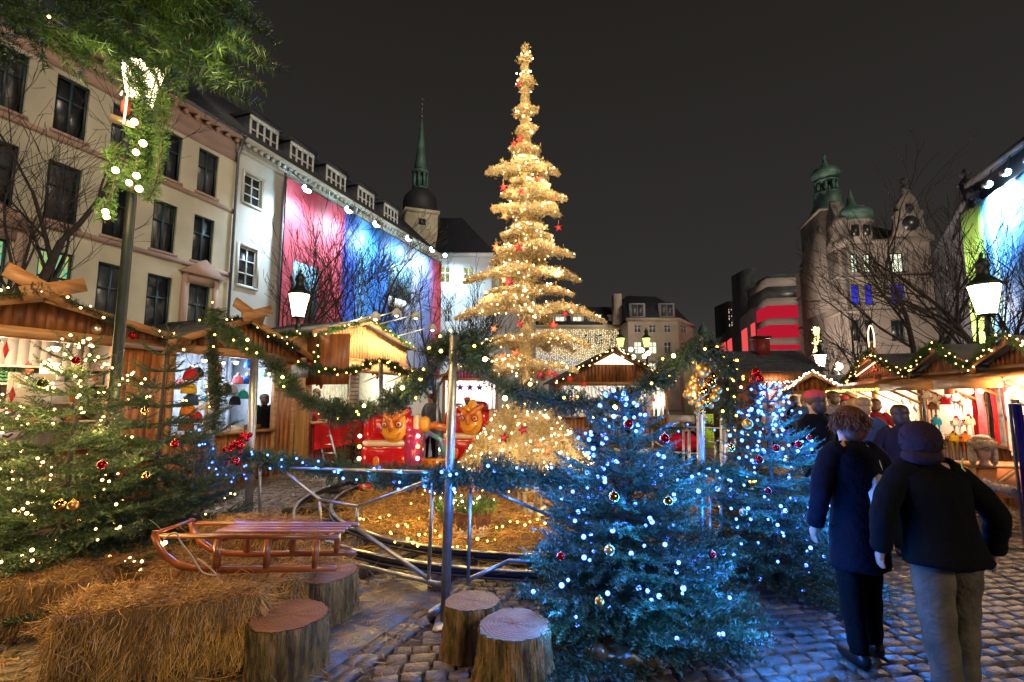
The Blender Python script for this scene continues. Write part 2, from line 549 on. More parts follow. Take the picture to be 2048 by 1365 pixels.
def window(root, rect, frame_mat, pane_mat, y=.12, fw=.07, cols=2, rows=(.62,), bar=.05, sill=None, casing=None, name="window"):
    a, c, b, d = rect
    mb = MB()
    mb.box(a, a + fw, y - .05, y + .03, c, d).box(b - fw, b, y - .05, y + .03, c, d)
    mb.box(a + fw, b - fw, y - .05, y + .03, c, c + fw).box(a + fw, b - fw, y - .05, y + .03, d - fw, d)
    for i in range(1, cols):
        x = a + (b - a) * i / cols
        mb.box(x - bar / 2, x + bar / 2, y - .045, y + .02, c + fw, d - fw)
    for t in rows:
        z = c + (d - c) * t
        mb.box(a + fw, b - fw, y - .04, y + .015, z - bar / 2, z + bar / 2)
    w = mb.build(name, frame_mat, root)
    MB().box(a + fw*.5, b - fw*.5, y + .035, y + .05, c + fw*.5, d - fw*.5).build("pane", pane_mat, w)
    if sill is not None:
        MB().box(a - .1, b + .1, -.1, .05, c - .12, c - .002).build("sill", sill, w)
    if casing is not None:
        cm = MB()
        cm.box(a - .16, a, -.05, .04, c, d + .16).box(b, b + .16, -.05, .04, c, d + .16).box(a, b, -.05, .04, d, d + .16)
        cm.build("casing", casing, w)
    return w
GLASS_DARK = mat("dark window glass", (.025, .03, .035), .32, .0, c2=(.012, .016, .02), scale=.8, spec=.9)
GLASS_GREY = mat("grey window glass", (.09, .10, .11), .35, .0, c2=(.04, .045, .05), scale=1.2, spec=.8)
# =================================================================== GROUND
def ground_mats():
    m = mat("wet sett stone", (.135, .10, .072), .40, c2=(.06, .046, .036), scale=9, bump=.6, bscale=38, island=.35, spec=.6)
    return m
SETT = ground_mats()
MORTAR = mat("sandy joint earth", (.05, .043, .034), .8, c2=(.03, .03, .022), scale=30, bump=.5)
SLAB = mat("grey granite slab", (.13, .135, .145), .38, c2=(.075, .08, .09), scale=5, bump=.35, bscale=40, island=.2, spec=.6)

def street_mat():
    m = bpy.data.materials.new("distant paving"); m.use_nodes = True
    nt = m.node_tree; b = nt.nodes["Principled BSDF"]; b.inputs["Roughness"].default_value = .5
    tc = nt.nodes.new("ShaderNodeTexCoord"); br = nt.nodes.new("ShaderNodeTexBrick")
    br.inputs["Scale"].default_value = 5; br.inputs["Mortar Size"].default_value = .03
    br.inputs["Color1"].default_value = (.20, .15, .11, 1); br.inputs["Color2"].default_value = (.13, .10, .08, 1); br.inputs["Mortar"].default_value = (.03, .028, .024, 1)
    nt.links.new(tc.outputs["Object"], br.inputs["Vector"]); nt.links.new(br.outputs["Color"], b.inputs["Base Color"])
    bp = nt.nodes.new("ShaderNodeBump"); bp.inputs["Strength"].default_value = .4; bp.inputs["Distance"].default_value = .02; bp.invert = True
    nt.links.new(br.outputs["Fac"], bp.inputs["Height"]); nt.links.new(bp.outputs[0], b.inputs["Normal"])
    return m
g = MB().add([(-400, -60, -.04), (400, -60, -.04), (400, 700, -.04), (-400, 700, -.04)], np.array([(0, 1, 2, 3)])).build("ground", MORTAR)
tag(g, kind="structure")
g = MB().add([(-400, 15.2, -.012), (400, 15.2, -.012), (400, 700, -.012), (-400, 700, -.012)], np.array([(0, 1, 2, 3)])).build("street", street_mat())
tag(g, kind="structure")

# slab strip direction, from two points read on the ground
s0 = G(690, 1365); s1 = G(893, 1215)
sd_ = (s1 - s0).normalized(); sn_ = Vector((-sd_.y, sd_.x, 0))       # to the left of the strip's near-right edge
def in_slab(x, y):
    q = Vector((x, y, 0)) - s0
    return -.06 < q.dot(sn_) < 1.5 and y < 4.75
def setts():
    base = MB(); V = []; Fq = []
    th = R(8); ca, sa = math.cos(th), math.sin(th)
    rows = int(15 / .112); n = 0
    for j in range(rows):
        v = j * .112 - 1.2
        u = -8 + random.uniform(0, .15)
        while u < 11:
            w = random.uniform(.12, .2)
            cu = u + w / 2; u += w
            x = ca * cu - sa * v; y = sa * cu + ca * v + 2.2
            if y < 2.0 or y > 15.3 or abs(x) > y * 1.1 + .3: continue
            if in_slab(x, y): continue
            hw = w / 2 - .007; hd = .112 / 2 - .007; zt = random.uniform(-.008, .006); tx = random.uniform(-.05, .05); ty = random.uniform(-.05, .05)
            for (k, z) in ((1, -.045), (.95, zt - .008), (.78, zt)):
                for (sx, sy) in ((-1, -1), (1, -1), (1, 1), (-1, 1)):
                    lx = sx * hw * k + random.uniform(-.006, .006); ly = sy * hd * k + random.uniform(-.005, .005)
                    V.append((x + ca * lx - sa * ly, y + sa * lx + ca * ly, z + (lx * tx + ly * ty if z > -.04 else 0)))
            b = n * 12
            for r in (0, 4):
                for q in range(4): Fq.append((b + r + q, b + r + (q + 1) % 4, b + r + 4 + (q + 1) % 4, b + r + 4 + q))
            Fq.append((b + 8, b + 9, b + 10, b + 11)); n += 1
    base.add(np.array(V), np.array(Fq))
    o = base.build("cobblestones", SETT, None, True)
    tag(o, kind="structure")
setts()
def slabs():
    mb = MB()
    t = -2.2
    while t < 3.2:
        L = random.uniform(.75, 1.1)
        for (o0, o1) in ((0.19, .80), (.83, 1.32)):
            a0 = t + .008 + (.3 if o0 > .5 else 0); a1 = a0 + L - .016
            z = random.uniform(-.004, .003)
            pts = [s0 + sd_ * a0 + sn_ * (o0 + .005), s0 + sd_ * a1 + sn_ * (o0 + .005), s0 + sd_ * a1 + sn_ * (o1 - .005), s0 + sd_ * a0 + sn_ * (o1 - .005)]
            mb.add([(p.x, p.y, -.045) for p in pts] + [(p.x, p.y, z) for p in pts], np.array([(0,3,2,1),(4,5,6,7),(0,1,5,4),(1,2,6,5),(2,3,7,6),(3,0,4,7)]))
        t += L
    for (o0, o1) in ((0, .185), (1.33, 1.5)):
        t = -2.2
        while t < 3.4:
            L = random.uniform(.16, .28)
            for (q0, q1) in ((o0, (o0 + o1) / 2), ((o0 + o1) / 2, o1)):
                z = random.uniform(-.008, .004)
                pts = [s0 + sd_ * (t + .006) + sn_ * (q0 + .005), s0 + sd_ * (t + L - .006) + sn_ * (q0 + .005), s0 + sd_ * (t + L - .006) + sn_ * (q1 - .005), s0 + sd_ * (t + .006) + sn_ * (q1 - .005)]
                mb.add([(p.x, p.y, -.045) for p in pts] + [(p.x, p.y, z) for p in pts], np.array([(0,3,2,1),(4,5,6,7),(0,1,5,4),(1,2,6,5),(2,3,7,6),(3,0,4,7)]))
            t += L
    o = mb.build("path", SLAB); tag(o, kind="structure")
slabs()

# =================================================================== BUILDINGS
CREAM = mat("cream render", (.68, .61, .45), .8, c2=(.50, .45, .33), scale=.45, bump=.15, bscale=20)
PINK = mat("salmon painted band", (.52, .34, .26), .8, c2=(.44, .28, .21), scale=.7)
STONEW = mat("pale grey render", (.60, .60, .55), .8, c2=(.50, .50, .46), scale=.5, bump=.12, bscale=18)
WHITEP = mat("white painted wood", (.75, .76, .74), .5)
DARKFRAME = mat("dark green window frame", (.03, .06, .07), .45)
SLATE = mat("dark slate roof", (.028, .03, .042), .6, c2=(.016, .017, .025), scale=3, bump=.3)
ZINC = mat("zinc gutter", (.18, .19, .2), .4, .6)
COPPER = mat("green copper", (.10, .20, .16), .55, .1, c2=(.05, .11, .095), scale=.8)
WIN_YEL = lit_pane("yellow lit pane", (.85, .80, .28), .62)
WIN_WHT = lit_pane("white lit pane", (.95, 1.0, .72), 1.4)
WIN_BLU = lit_pane("blue lit pane", (.03, .03, .9), 1.3, (.02, .02, .35))
WIN_REFL = lit_pane("pane with painted banner reflection", (.10, .75, .55), .6, (.85, .75, .12), 9)  # banner reflection painted into the glow; no lit room behind

def wl(x0, y0, x1, y1): return Wall((x0, y0), (x1, y1))
LW = wl(-23.75 + 3.3, 10, -23.75 + .33 * 60, 60)
cosl = LW.d.y
def uY(Y): return (Y - 10) / cosl
def rootat(W, name, label, cat, group=None):
    return thing(name, label, cat, (W.A.x, W.A.y, 0), W.ang, group)

def u_at(W, px, py): return W.uz(px, py)[0]

# --- cream building
CURT = mat("pane with grey curtain", (.16, .155, .14), .4, c2=(.03, .03, .035), scale=2.2, spec=.8, stretch=(3, 1, .3), ramp=(.45, .55))
CURT2 = mat("pane with dim blind", (.10, .10, .11), .4, c2=(.02, .022, .03), scale=1.1, spec=.8, ramp=(.48, .52))
b1 = rootat(LW, "apartment_building", "cream townhouse with salmon bands and dark green windows", "building")
E1 = u_at(LW, 478, 300)
holes = []; specs = []
cent_top = [u_at(LW, 417, 335), u_at(LW, 341, 300)]
du = cent_top[0] - cent_top[1]
us = [cent_top[0] - i * du for i in range(8)]
for i, u in enumerate(us):
    for k, (z0, z1) in enumerate(((12.0, 14.3), (8.45, 10.8), (4.6, 7.3))):
        holes.append((u - .57, z0, u + .57, z1)); specs.append((i, k))
mb = wall_holes(MB(), -6, E1, 0, 14.95, holes)
mb.box(-6, E1, .5, 9, 0, 15.0)
mb.build("wall", CREAM, b1)
cm = MB().box(-6, E1, -.06, .4, 15.0, 15.75).box(-6, E1, -.45, .4, 15.75, 15.95).box(-6, E1, -.08, -.002, 11.62, 11.82).box(-6, E1, -.10, -.002, 8.1, 8.3)
x = -5.5
while x < E1 - .3:
    cm.box(x, x + .16, -.3, -.06, 15.55, 15.75); x += .6
cm.box(-6, E1, -.05, -.002, 14.5, 14.98)
cm.build("cornice", PINK, b1)
for h, (i, k) in zip(holes, specs):
    pane = [GLASS_GREY, GLASS_DARK, CURT, GLASS_DARK, GLASS_GREY, CURT2][(i * 5 + k * 3) % 6]
    if k == 2 and i in (3, 4): pane = WIN_REFL
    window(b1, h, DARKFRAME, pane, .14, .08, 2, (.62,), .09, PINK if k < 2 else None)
for i in (0, 4):
    u = us[i]
    pm = MB().prism([(u - 1.25, 7.75), (u + 1.25, 7.75), (u, 8.55)], -.32, -.002).box(u - 1.0, u - .72, -.12, -.002, 4.4, 7.75).box(u + .72, u + 1.0, -.12, -.002, 4.4, 7.75).box(u - .72, u + .72, -.12, -.002, 7.32, 7.75)
    pm.build("pediment", PINK, b1)
MB().prism([(-.35, 15.95), (9, 15.95), (9, 19.5), (5, 19.5)], -6, E1, 'x').build("roof", SLATE, b1)
MB().tube([(-6, -.5, 15.98), (E1, -.5, 15.98)], .09, 8).tube([(E1 - .12, -.45, 15.9), (E1 - .12, -.12, 14.9), (E1 - .12, -.12, 0)], .07, 8).build("gutter", ZINC, b1)

# --- pale building with banner
b2 = rootat(LW, "banner_building", "pale grey townhouse behind a huge red and blue banner under floodlights", "building")
E2 = u_at(LW, 874, 560)
holes = []; wins = []
for (x0, y0, x1, y1) in ((487, 345, 523, 418), (477, 488, 512, 580), (470, 640, 505, 700)):
    ua, zt = LW.uz((x0), (y0 + 4)); ub, zb = LW.uz(x1, y1)
    uc = (ua + ub) / 2; _, zt = LW.uz((x0 + x1) / 2, y0 + 8); _, zb = LW.uz((x0 + x1) / 2, y1 - 6)
    holes.append((uc - .62, zb, uc + .62, zt))
mb = wall_holes(MB(), E1 + .01, E2, 0, 15.2, holes); mb.box(E1 + .01, E2, .5, 10, 0, 15.2)
mb.build("wall", STONEW, b2)
cm = MB().box(E1 + .02, E2, -.12, .3, 15.2, 15.45).box(E1 + .02, E2, -.55, .3, 15.75, 15.95).box(E1 + .02, E2, -.2, .3, 15.45, 15.75)
x = E1 + .2
while x < E2 - .2:
    cm.box(x, x + .18, -.42, -.2, 15.52, 15.75); x += .45
cm.build("cornice", STONEW, b2)
for h in holes: window(b2, h, WHITEP, GLASS_DARK, .12, .09, 2, (.33, .66), .07, STONEW, STONEW)
MB().prism([(-.4, 15.95), (11, 15.95), (6.2, 21.6), (5.6, 21.6)], E1 + .02, E2, 'x').build("roof", SLATE, b2)
for (px, py) in ((528, 275), (604, 318), (672, 357), (732, 390), (782, 418)):
    o_ = Wall((LW.world(0, 1.0, 0).x, LW.world(0, 1.0, 0).y), (LW.world(10, 1.0, 0).x, LW.world(10, 1.0, 0).y))
    u, z = o_.uz(px, py)
    dm = MB().box(u - 1.15, u + 1.15, 1.05, 5, 16.4, 18.5).prism([(u - 1.4, 18.5), (u + 1.4, 18.5), (u + 1.15, 18.72), (u - 1.15, 18.72)], .8, 5.5)
    d = dm.build("dormer", SLATE, b2)
    w = MB()
    w.box(u - 1.1, u + 1.1, .93, 1.04, 18.2, 18.48)
    for k in range(5): w.box(u - 1.1 + k * .52, u - 1.0 + k * .52 + .02, .95, 1.04, 16.9, 18.2)
    w.box(u - 1.0, u + 1.0, .96, 1.04, 17.55, 17.63).box(u - 1.1, u + 1.1, .93, 1.04, 16.75, 16.9)
    w.build("dormer_frame", WHITEP, d)

def banner_mat(name, stops, w_scale, darks):
    m = bpy.data.materials.new(name); m.use_nodes = True
    nt = m.node_tree; b = nt.nodes["Principled BSDF"]; b.inputs["Roughness"].default_value = .55
    tc = nt.nodes.new("ShaderNodeTexCoord"); sp = nt.nodes.new("ShaderNodeSeparateXYZ")
    nt.links.new(tc.outputs["Generated"], sp.inputs[0])
    rp = nt.nodes.new("ShaderNodeValToRGB"); cr = rp.color_ramp
    while len(cr.elements) > 1: cr.elements.remove(cr.elements[-1])
    cr.elements[0].position = stops[0][0]; cr.elements[0].color = (*stops[0][1], 1)
    for p, c in stops[1:]:
        e = cr.elements.new(p); e.color = (*c, 1)
    nz = nt.nodes.new("ShaderNodeTexNoise"); nz.inputs["Scale"].default_value = 3; nz.inputs["Distortion"].default_value = .4
    mpp = nt.nodes.new("ShaderNodeMapping"); mpp.inputs["Scale"].default_value = (1.5, 1, .3)
    nt.links.new(tc.outputs["Generated"], mpp.inputs[0]); nt.links.new(mpp.outputs[0], nz.inputs["Vector"])
    md = nt.nodes.new("ShaderNodeMath"); md.operation = 'MULTIPLY_ADD'; md.inputs[1].default_value = .02; md.inputs[2].default_value = -.01
    ad = nt.nodes.new("ShaderNodeMath"); ad.operation = 'ADD'
    nt.links.new(nz.outputs["Fac"], md.inputs[0]); nt.links.new(sp.outputs["X"], ad.inputs[0]); nt.links.new(md.outputs[0], ad.inputs[1])
    nt.links.new(ad.outputs[0], rp.inputs[0]); nt.links.new(rp.outputs[0], b.inputs["Base Color"])
    wv = nt.nodes.new("ShaderNodeTexNoise"); wv.inputs["Scale"].default_value = 1.2
    mp2 = nt.nodes.new("ShaderNodeMapping"); mp2.inputs["Scale"].default_value = (1, 1, .25)
    nt.links.new(tc.outputs["Object"], mp2.inputs[0]); nt.links.new(mp2.outputs[0], wv.inputs["Vector"])
    bp = nt.nodes.new("ShaderNodeBump"); bp.inputs["Strength"].default_value = .5; bp.inputs["Distance"].default_value = .3
    nt.links.new(wv.outputs["Fac"], bp.inputs["Height"]); nt.links.new(bp.outputs[0], b.inputs["Normal"])
    return m
ba = u_at(LW, 551, 420); bb = u_at(LW, 869, 560)
RED_, BLU_, LBL_ = (.42, .05, .075), (.02, .09, .42), (.09, .26, .48)
fx = lambda px: (u_at(LW, px, 600) - ba) / (bb - ba)
bm = banner_mat("printed banner", [(0, RED_), (fx(660), RED_), (fx(668), (.03, .06, .36)), (fx(687), BLU_), (fx(702), LBL_), (fx(724), (.02, .16, .52)), (fx(770), (.03, .13, .45)), (fx(804), (.28, .30, .38)), (fx(840), (.10, .16, .40)), (fx(858), RED_), (1, RED_)], 1, None)
for e in bm.node_tree.nodes:
    pass
ban = thing("advertising_banner", "floodlit red and blue banner covering the pale townhouse facade", "banner", (LW.A.x, LW.A.y, 0), LW.ang)
mb = MB(); nx, nz_ = 60, 12
vv = []; ff = []
for i in range(nx + 1):
    for k in range(nz_ + 1):
        x = ba + (bb - ba) * i / nx; z = 3.5 + 11.3 * k / nz_
        vv.append((x, -.75 + .03 * math.sin(i * 1.3) * math.sin(k * .9 + i * .4), z))
for i in range(nx):
    for k in range(nz_):
        a = i * (nz_ + 1) + k; ff.append((a, a + nz_ + 1, a + nz_ + 2, a + 1))
mb.add(np.array(vv), np.array(ff)); mb.build("printed_sheet", bm, ban, True)
fr = MB()
for x in (ba, bb): fr.box(x - .05, x + .05, -.66, -.56, 3.4, 15.1)
fr.box(ba, bb, -.66, -.56, 14.9, 15.0).build("scaffold_frame", ZINC, ban)
TEAL = mat("teal print", (.10, .22, .30), .5); NAVYP = mat("navy print", (.02, .05, .2), .5)
for (x0, y0, x1, y1, mm) in ((565, 532, 618, 640, TEAL), (764, 532, 812, 600, TEAL), (764, 600, 800, 622, WHITEP)):
    ua, _ = LW.uz(x0, (y0 + y1) / 2); ub, _ = LW.uz(x1, (y0 + y1) / 2); _, za = LW.uz((x0 + x1) / 2, y1); _, zb = LW.uz((x0 + x1) / 2, y0)
    MB().box(ua * .98 + .3, ub * .98 + .3, -.80, -.79, za, zb).build("printed_panel", mm, ban)
FLOOD_E = emis("floodlight lens", (.50, .85, 1.0), 40)
o_ = LW.world(0, -2.0, 0); o2 = LW.world(10, -2.0, 0); LWo = Wall((o_.x, o_.y), (o2.x, o2.y))
names_f = ["first floodlight along the cornice above the red banner part", "second floodlight along the banner cornice, beside the blue part", "third floodlight along the banner cornice", "fourth floodlight along the banner cornice", "fifth floodlight along the banner cornice, near its far end"]
for (px, py), lb in zip(((618, 376), (701, 418), (756, 447), (820, 476), (867, 498)), names_f):
    u, z = LWo.uz(px, py)
    p = LW.world(u, -2.0, z)
    fl = thing("floodlight", lb, "floodlight", (p.x, p.y, p.z), LW.ang, "floodlights on the banner building cornice")
    MB().box(-.22, .22, -.08, .1, -.12, .14).build("housing", ZINC, fl)
    MB().ball((0, .14, -.06), .27, 12, 8, 1.3, .6, .8).build("lens", FLOOD_E, fl)
    MB().bar((0, 0, .05), (0, 1.95, 16.0 - z - .1), .05).build("arm", ZINC, fl)
    l = lamp('SPOT', (0, -.35, -.35), 3300, (.62, .82, 1.0), .45, fl, "flood_glow", spot_size=R(150), spot_blend=1.0)
    l.rotation_euler = Vector((.35, .9, -1.9)).to_track_quat('-Z', 'Y').to_euler()

# --- church tower (behind banner building)
ct = P(836, 600, 72); ct.z = 0
ch = thing("church_tower", "slim green copper church spire with onion dome over a white tower", "church", ct, R(20))
zc = lambda py: CAMH + (795 - py) * .072 / (.9937 - (682.5 - py) / 1000 * .112) 
a_ = 2.25
MB().box(-a_, a_, -a_, a_, 0, zc(438)).box(-a_ - .25, a_ + .25, -a_ - .25, a_ + .25, zc(438), zc(432)).build("wall", CREAM, ch)
MB().box(-.5, .5, -a_ - .04, -a_ + .1, zc(462), zc(450)).build("window", GLASS_DARK, ch)
prof = [(2.3, zc(432)), (2.5, zc(425)), (2.55, zc(412)), (2.3, zc(398)), (1.6, zc(388)), (1.15, zc(383))]
MB().lathe(prof, (0, 0, 0), 16).build("dome", SLATE, ch, True)
lm = MB().lathe([(1.15, zc(384)), (1.15, zc(380)), (1.0, zc(378))], n=8)
for k in range(8):
    an = k * PI / 4 + .39
    lm.tube([(math.cos(an) * 1.0, math.sin(an) * 1.0, zc(380)), (math.cos(an) * 1.0, math.sin(an) * 1.0, zc(350))], .24, 6)
lm.lathe([(.5, zc(380)), (.5, zc(350))], n=8)
lm.lathe([(1.3, zc(352)), (1.35, zc(347)), (1.0, zc(345))], n=8).build("belfry", COPPER, ch)
MB().lathe([(1.05, zc(346)), (.75, zc(320)), (.35, zc(265)), (.12, zc(242))], n=8).build("spire", COPPER, ch)
MB().lathe([(.07, zc(242)), (.3, zc(238)), (.07, zc(233)), (.06, zc(215)), (.2, zc(213)), (.04, zc(210)), (.03, zc(195))], n=6).box(-.5, .5, -.03, .03, zc(203), zc(201)).build("finial", ZINC, ch)

# --- house C beyond the banner
def simple_house(name, label, A, B, depth, zt, wall_m, roof_m, rects, pane_of, frame_m, roof=None, cornice=True, cat="building"):
    W = Wall(A, B); root = rootat(W, name, label, cat)
    hs = []
    for (x0, y0, x1, y1) in rects:
        xm, ym = (x0 + x1) / 2, (y0 + y1) / 2
        ua = W.uz(x0, ym)[0]; ub = W.uz(x1, ym)[0]; za = W.uz(xm, y1)[1]; zb = W.uz(xm, y0)[1]
        hs.append((max(ua, .05), za, min(ub, W.L - .05), zb))
    mb = wall_holes(MB(), 0, W.L, 0, zt, hs, 0, .2)
    mb.box(0, W.L, .55, depth, 0, zt)
    mb.add([(0,0,0),(0,.55,0),(0,.55,zt),(0,0,zt)], np.array([(0,1,2,3)])).add([(W.L,0,0),(W.L,.55,0),(W.L,.55,zt),(W.L,0,zt)], np.array([(0,3,2,1)]))
    mb.build("wall", wall_m, root)
    if cornice: MB().box(-.2, W.L + .2, -.3, .5, zt, zt + .4).build("cornice", wall_m, root)
    for i, h in enumerate(hs):
        window(root, h, frame_m, pane_of(i), .16, .09, 2, (.62,), .09)
    return root, W, hs
pc0 = P(874, 700, 54); pc1 = P(982, 700, 54)
Wc = Wall((pc0.x, pc0.y), (pc1.x, pc1.y))
LAVW = mat("pale lavender render", (.62, .66, .72), .8, c2=(.5, .54, .6), scale=.6)
zC = Wc.uz(930, 514)[1]
hC, Wc, _ = simple_house("corner_house", "white corner house with hipped slate roof and two yellow lit windows", (pc0.x, 54), (pc1.x, 54), 12, zC, LAVW, SLATE,
    [(880, 533, 900, 566), (927, 534, 947, 570), (888, 620, 900, 645), (925, 618, 945, 645)], lambda i: WIN_YEL if i < 2 else GLASS_DARK, WHITEP)
L_ = Wc.L
zr = Wc.uz(910, 440)[1] + 1.5
MB().add([(-.4,-.4,zC+.4),(L_+.4,-.4,zC+.4),(L_+.4,12,zC+.4),(-.4,12,zC+.4),(-.4,3.5,zr),(2.2,3.5,zr),(2.2,8,zr),(-.4,8,zr)],
    [(0,1,5,4),(1,2,6,5),(2,3,7,6),(3,0,4,7),(4,5,6,7)]).build("roof", SLATE, hC)
floodC = P(890, 511, 51)
fl = thing("floodlight", "small floodlight on the white corner house past the banner", "floodlight", floodC, 0)
MB().ball((0, 0, 0), .2, 12, 8).build("lens", FLOOD_E, fl)
MB().bar((0, .15, 0), (0, 2.9, .1), .06).build("arm", ZINC, fl)
l = lamp('SPOT', (0, .3, -.4), 2600, (.55, .85, 1.0), .12, fl, "flood_glow", spot_size=R(140), spot_blend=.9)
l.rotation_euler = Vector((.2, 1.0, -1.6)).to_track_quat('-Z', 'Y').to_euler()
# its darker neighbour further along
pa = P(983, 700, 55); pb = P(1075, 700, 62)
DIMW = mat("dim grey render", (.30, .31, .33), .85)
hN, Wn, _ = simple_house("grey_house", "dim grey house between the white corner house and the golden tree", (pa.x, 55.5), (pb.x, 66), 8, zC - 1, DIMW, SLATE,
    [(991, 545, 999, 572), (1004, 552, 1012, 578), (991, 625, 999, 650)], lambda i: WIN_YEL if i == 0 else GLASS_DARK, WHITEP)
MB().prism([(-.3, zC - .6), (8, zC - .6), (4, zC + 3)], 0, Wn.L, 'x').build("roof", SLATE, hN)

# --- D: slate mansard house with a curtain of lights, E: pale corner building
yd = 75.0
pd0 = P(1040, 700, yd); pd1 = P(1256, 700, yd)
zz = lambda py, Y: P(1200, py, Y).z
hD, WD, _ = simple_house("slate_roof_house", "low house with slate dormers behind a glittering light curtain", (pd0.x, yd), (pd1.x, yd), 12, zz(656, yd), CREAM, SLATE,
    [(1115, 668, 1130, 690), (1146, 668, 1161, 690), (1168, 668, 1183, 690), (1190, 668, 1205, 690), (1222, 668, 1240, 690), (1085, 668, 1100, 690)], lambda i: GLASS_GREY, WHITEP)
Ld = WD.L; ze = zz(656, yd) + .4; zt = zz(609, yd)
MB().prism([(-.2, ze), (11, ze), (9, zt), (2.2, zt)], 0, Ld, 'x').build("roof", SLATE, hD)
for i, (px, on) in enumerate(((1120, 1), (1155, 1), (1189, 0), (1232, 2), (1090, 0))):
    u = WD.uz(px, 640)[0]; z0 = zz(652, yd); z1 = zz(634, yd)
    d = MB().box(u - 1.0, u + 1.0, .35, 2.5, z0, z1 + .2).box(u - 1.15, u + 1.15, .2, 2.8, z1 + .2, z1 + .4).build("dormer", WHITEP, hD)
    w = MB().box(u - .7, u - .62, .24, .34, z0 + .15, z1).box(u + .62, u + .7, .24, .34, z0 + .15, z1).box(u - .04, u + .04, .24, .34, z0 + .15, z1).box(u - .62, u + .62, .25, .33, (z0 + z1) / 2, (z0 + z1) / 2 + .08).build("dormer_frame", WHITEP, d)
    MB().box(u - .62, u + .62, .335, .347, z0 + .15, z1).build("pane", WIN_WHT if on == 1 else (WIN_YEL if i == 2 else GLASS_GREY), d)
cur = thing("light_curtain", "curtain of tiny white lights covering the low slate roofed house", "fairy lights", (WD.A.x, WD.A.y, 0), WD.ang)
cb = emis("curtain bulb", (1.0, .80, .48), 2.4)
cbb = emis("curtain bulb cool", (.7, .8, 1.0), 2.2)
mw = MB(); m1 = MB(); m2 = MB()
u = .5
zl0, zl1 = zz(742, yd), zz(660, yd)
while u < Ld - .2:
    mw.bar((u, -.2, zl0), (u, -.2, zl1 + .1), .02)
    z = zl0 + random.uniform(0, .2)
    while z < zl1:
        if random.random() < .8:
            pp = (u + random.uniform(-.06, .06), -.24, z)
            (m2 if (z - zl0) < 2.4 * (1 - u / Ld) + .6 and random.random() < .8 else m1).cbox(pp, (.042, .03, .042))
        z += .24
    u += .27
mw.build("wire", ZINC, cur)
o = m1.build("bulb", cb, cur); o["kind"] = "stuff"
o = m2.build("bulb", cbb, cur); o["kind"] = "stuff"; o["label"] = "cool white bulbs low in the curtain"
SANDW = mat("sand coloured render", (.44, .38, .30), .85, c2=(.33, .27, .21), scale=.4)
ye = 70.0
pe0 = P(1257, 700, ye); pe1 = P(1358, 700, ye); pe2 = P(1388, 700, ye + 7)
hE, WE, _ = simple_house("corner_building", "sand coloured corner building with tall slate mansard and lit windows", (pe0.x, ye), (pe1.x, ye), 10, zz(642, ye), SANDW, SLATE,
    [(1268, 650, 1282, 666), (1298, 650, 1312, 666), (1328, 650, 1342, 666), (1268, 684, 1284, 708), (1298, 684, 1314, 708), (1328, 684, 1343, 708), (1298, 726, 1313, 745)],
    lambda i: WIN_WHT if i in (3, 4, 6) else GLASS_GREY, WHITEP)
W2 = Wall((pe1.x, ye), (pe2.x, ye + 7)); zte = zz(642, ye)
r2 = thing("corner_facade", None, None, (0, 0, 0), 0); bpy.data.objects.remove(r2)
def side_facade(root, Wr, W, zt, wall_m, rects, pane_of, frame_m, cols=2):
    """a second facade of a building, as parts of the same root"""
    hs = []
    for (x0, y0, x1, y1) in rects:
        xm, ym = (x0 + x1) / 2, (y0 + y1) / 2
        hs.append((max(W.uz(x0, ym)[0], .05), W.uz(xm, y1)[1], min(W.uz(x1, ym)[0], W.L - .05), W.uz(xm, y0)[1]))
    M = Matrix.Translation(W.A) @ Matrix.Rotation(W.ang, 4, 'Z')
    Mr = Matrix.Translation(Wr.A) @ Matrix.Rotation(Wr.ang, 4, 'Z')
    rel = Mr.inverted() @ M
    mb = wall_holes(MB(), 0, W.L, 0, zt, hs, 0, .2); mb.box(0, W.L, .3, .8, 0, zt)
    ob = mb.build("wall", wall_m, root); ob.matrix_basis = rel
    for i, h in enumerate(hs):
        w = window(root, h, frame_m, pane_of(i), .16, .09, cols, (.62,), .09); w.matrix_basis = rel
    return rel
rel = side_facade(hE, WE, W2, zte, SANDW, [(1363, 651, 1374, 667), (1363, 684, 1374, 708)], lambda i: GLASS_GREY, WHITEP)
c_ = MB().box(-.1, W2.L + .3, -.3, .5, zte, zte + .4).build("cornice", SANDW, hE); c_.matrix_basis = rel
LE = WE.L
q = rel @ Vector((W2.L, 0, 0))
zm = zz(601, ye); zb_ = zte + .4
MB().add([(0,.2,zb_),(LE,.2,zb_),(q.x,q.y,zb_),(q.x - 1,10,zb_),(0,10,zb_),(0,1.2,zm),(LE - .5,1.2,zm),(q.x - 2.2,q.y + .5,zm),(q.x - 3,9,zm),(0,9,zm)],
    [(0,1,6,5),(1,2,7,6),(2,3,8,7),(3,4,9,8),(4,0,5,9),(5,6,7,8,9)]).build("roof", SLATE, hE)
MB().add([(.3,1.6,zm),(LE - 1,1.6,zm),(LE + .5,9,zm),(.3,9,zm),(.8,3.5,zz(582, ye)),(LE - 2,3.5,zz(584, ye)),(LE - 2,7,zz(584, ye)),(.8,7,zz(582, ye))],
    [(0,1,5,4),(1,2,6,5),(2,3,7,6),(3,0,4,7),(4,5,6,7)]).build("roof", SLATE, hE)
for px in (1276, 1335):
    u = WE.uz(px, 620)[0]
    d = MB().box(u - 1.1, u + 1.1, .25, 2.5, zz(634, ye), zz(606, ye)).build("dormer", DIMW, hE)
    MB().box(u - .8, u - .05, .2, .24, zz(632, ye), zz(609, ye)).box(u + .05, u + .8, .2, .24, zz(632, ye), zz(609, ye)).build("pane", GLASS_GREY, d)
MB().box(-1.2, -.1, 3, 5, zz(640, ye), zz(579, ye)).build("chimney", SANDW, hE)

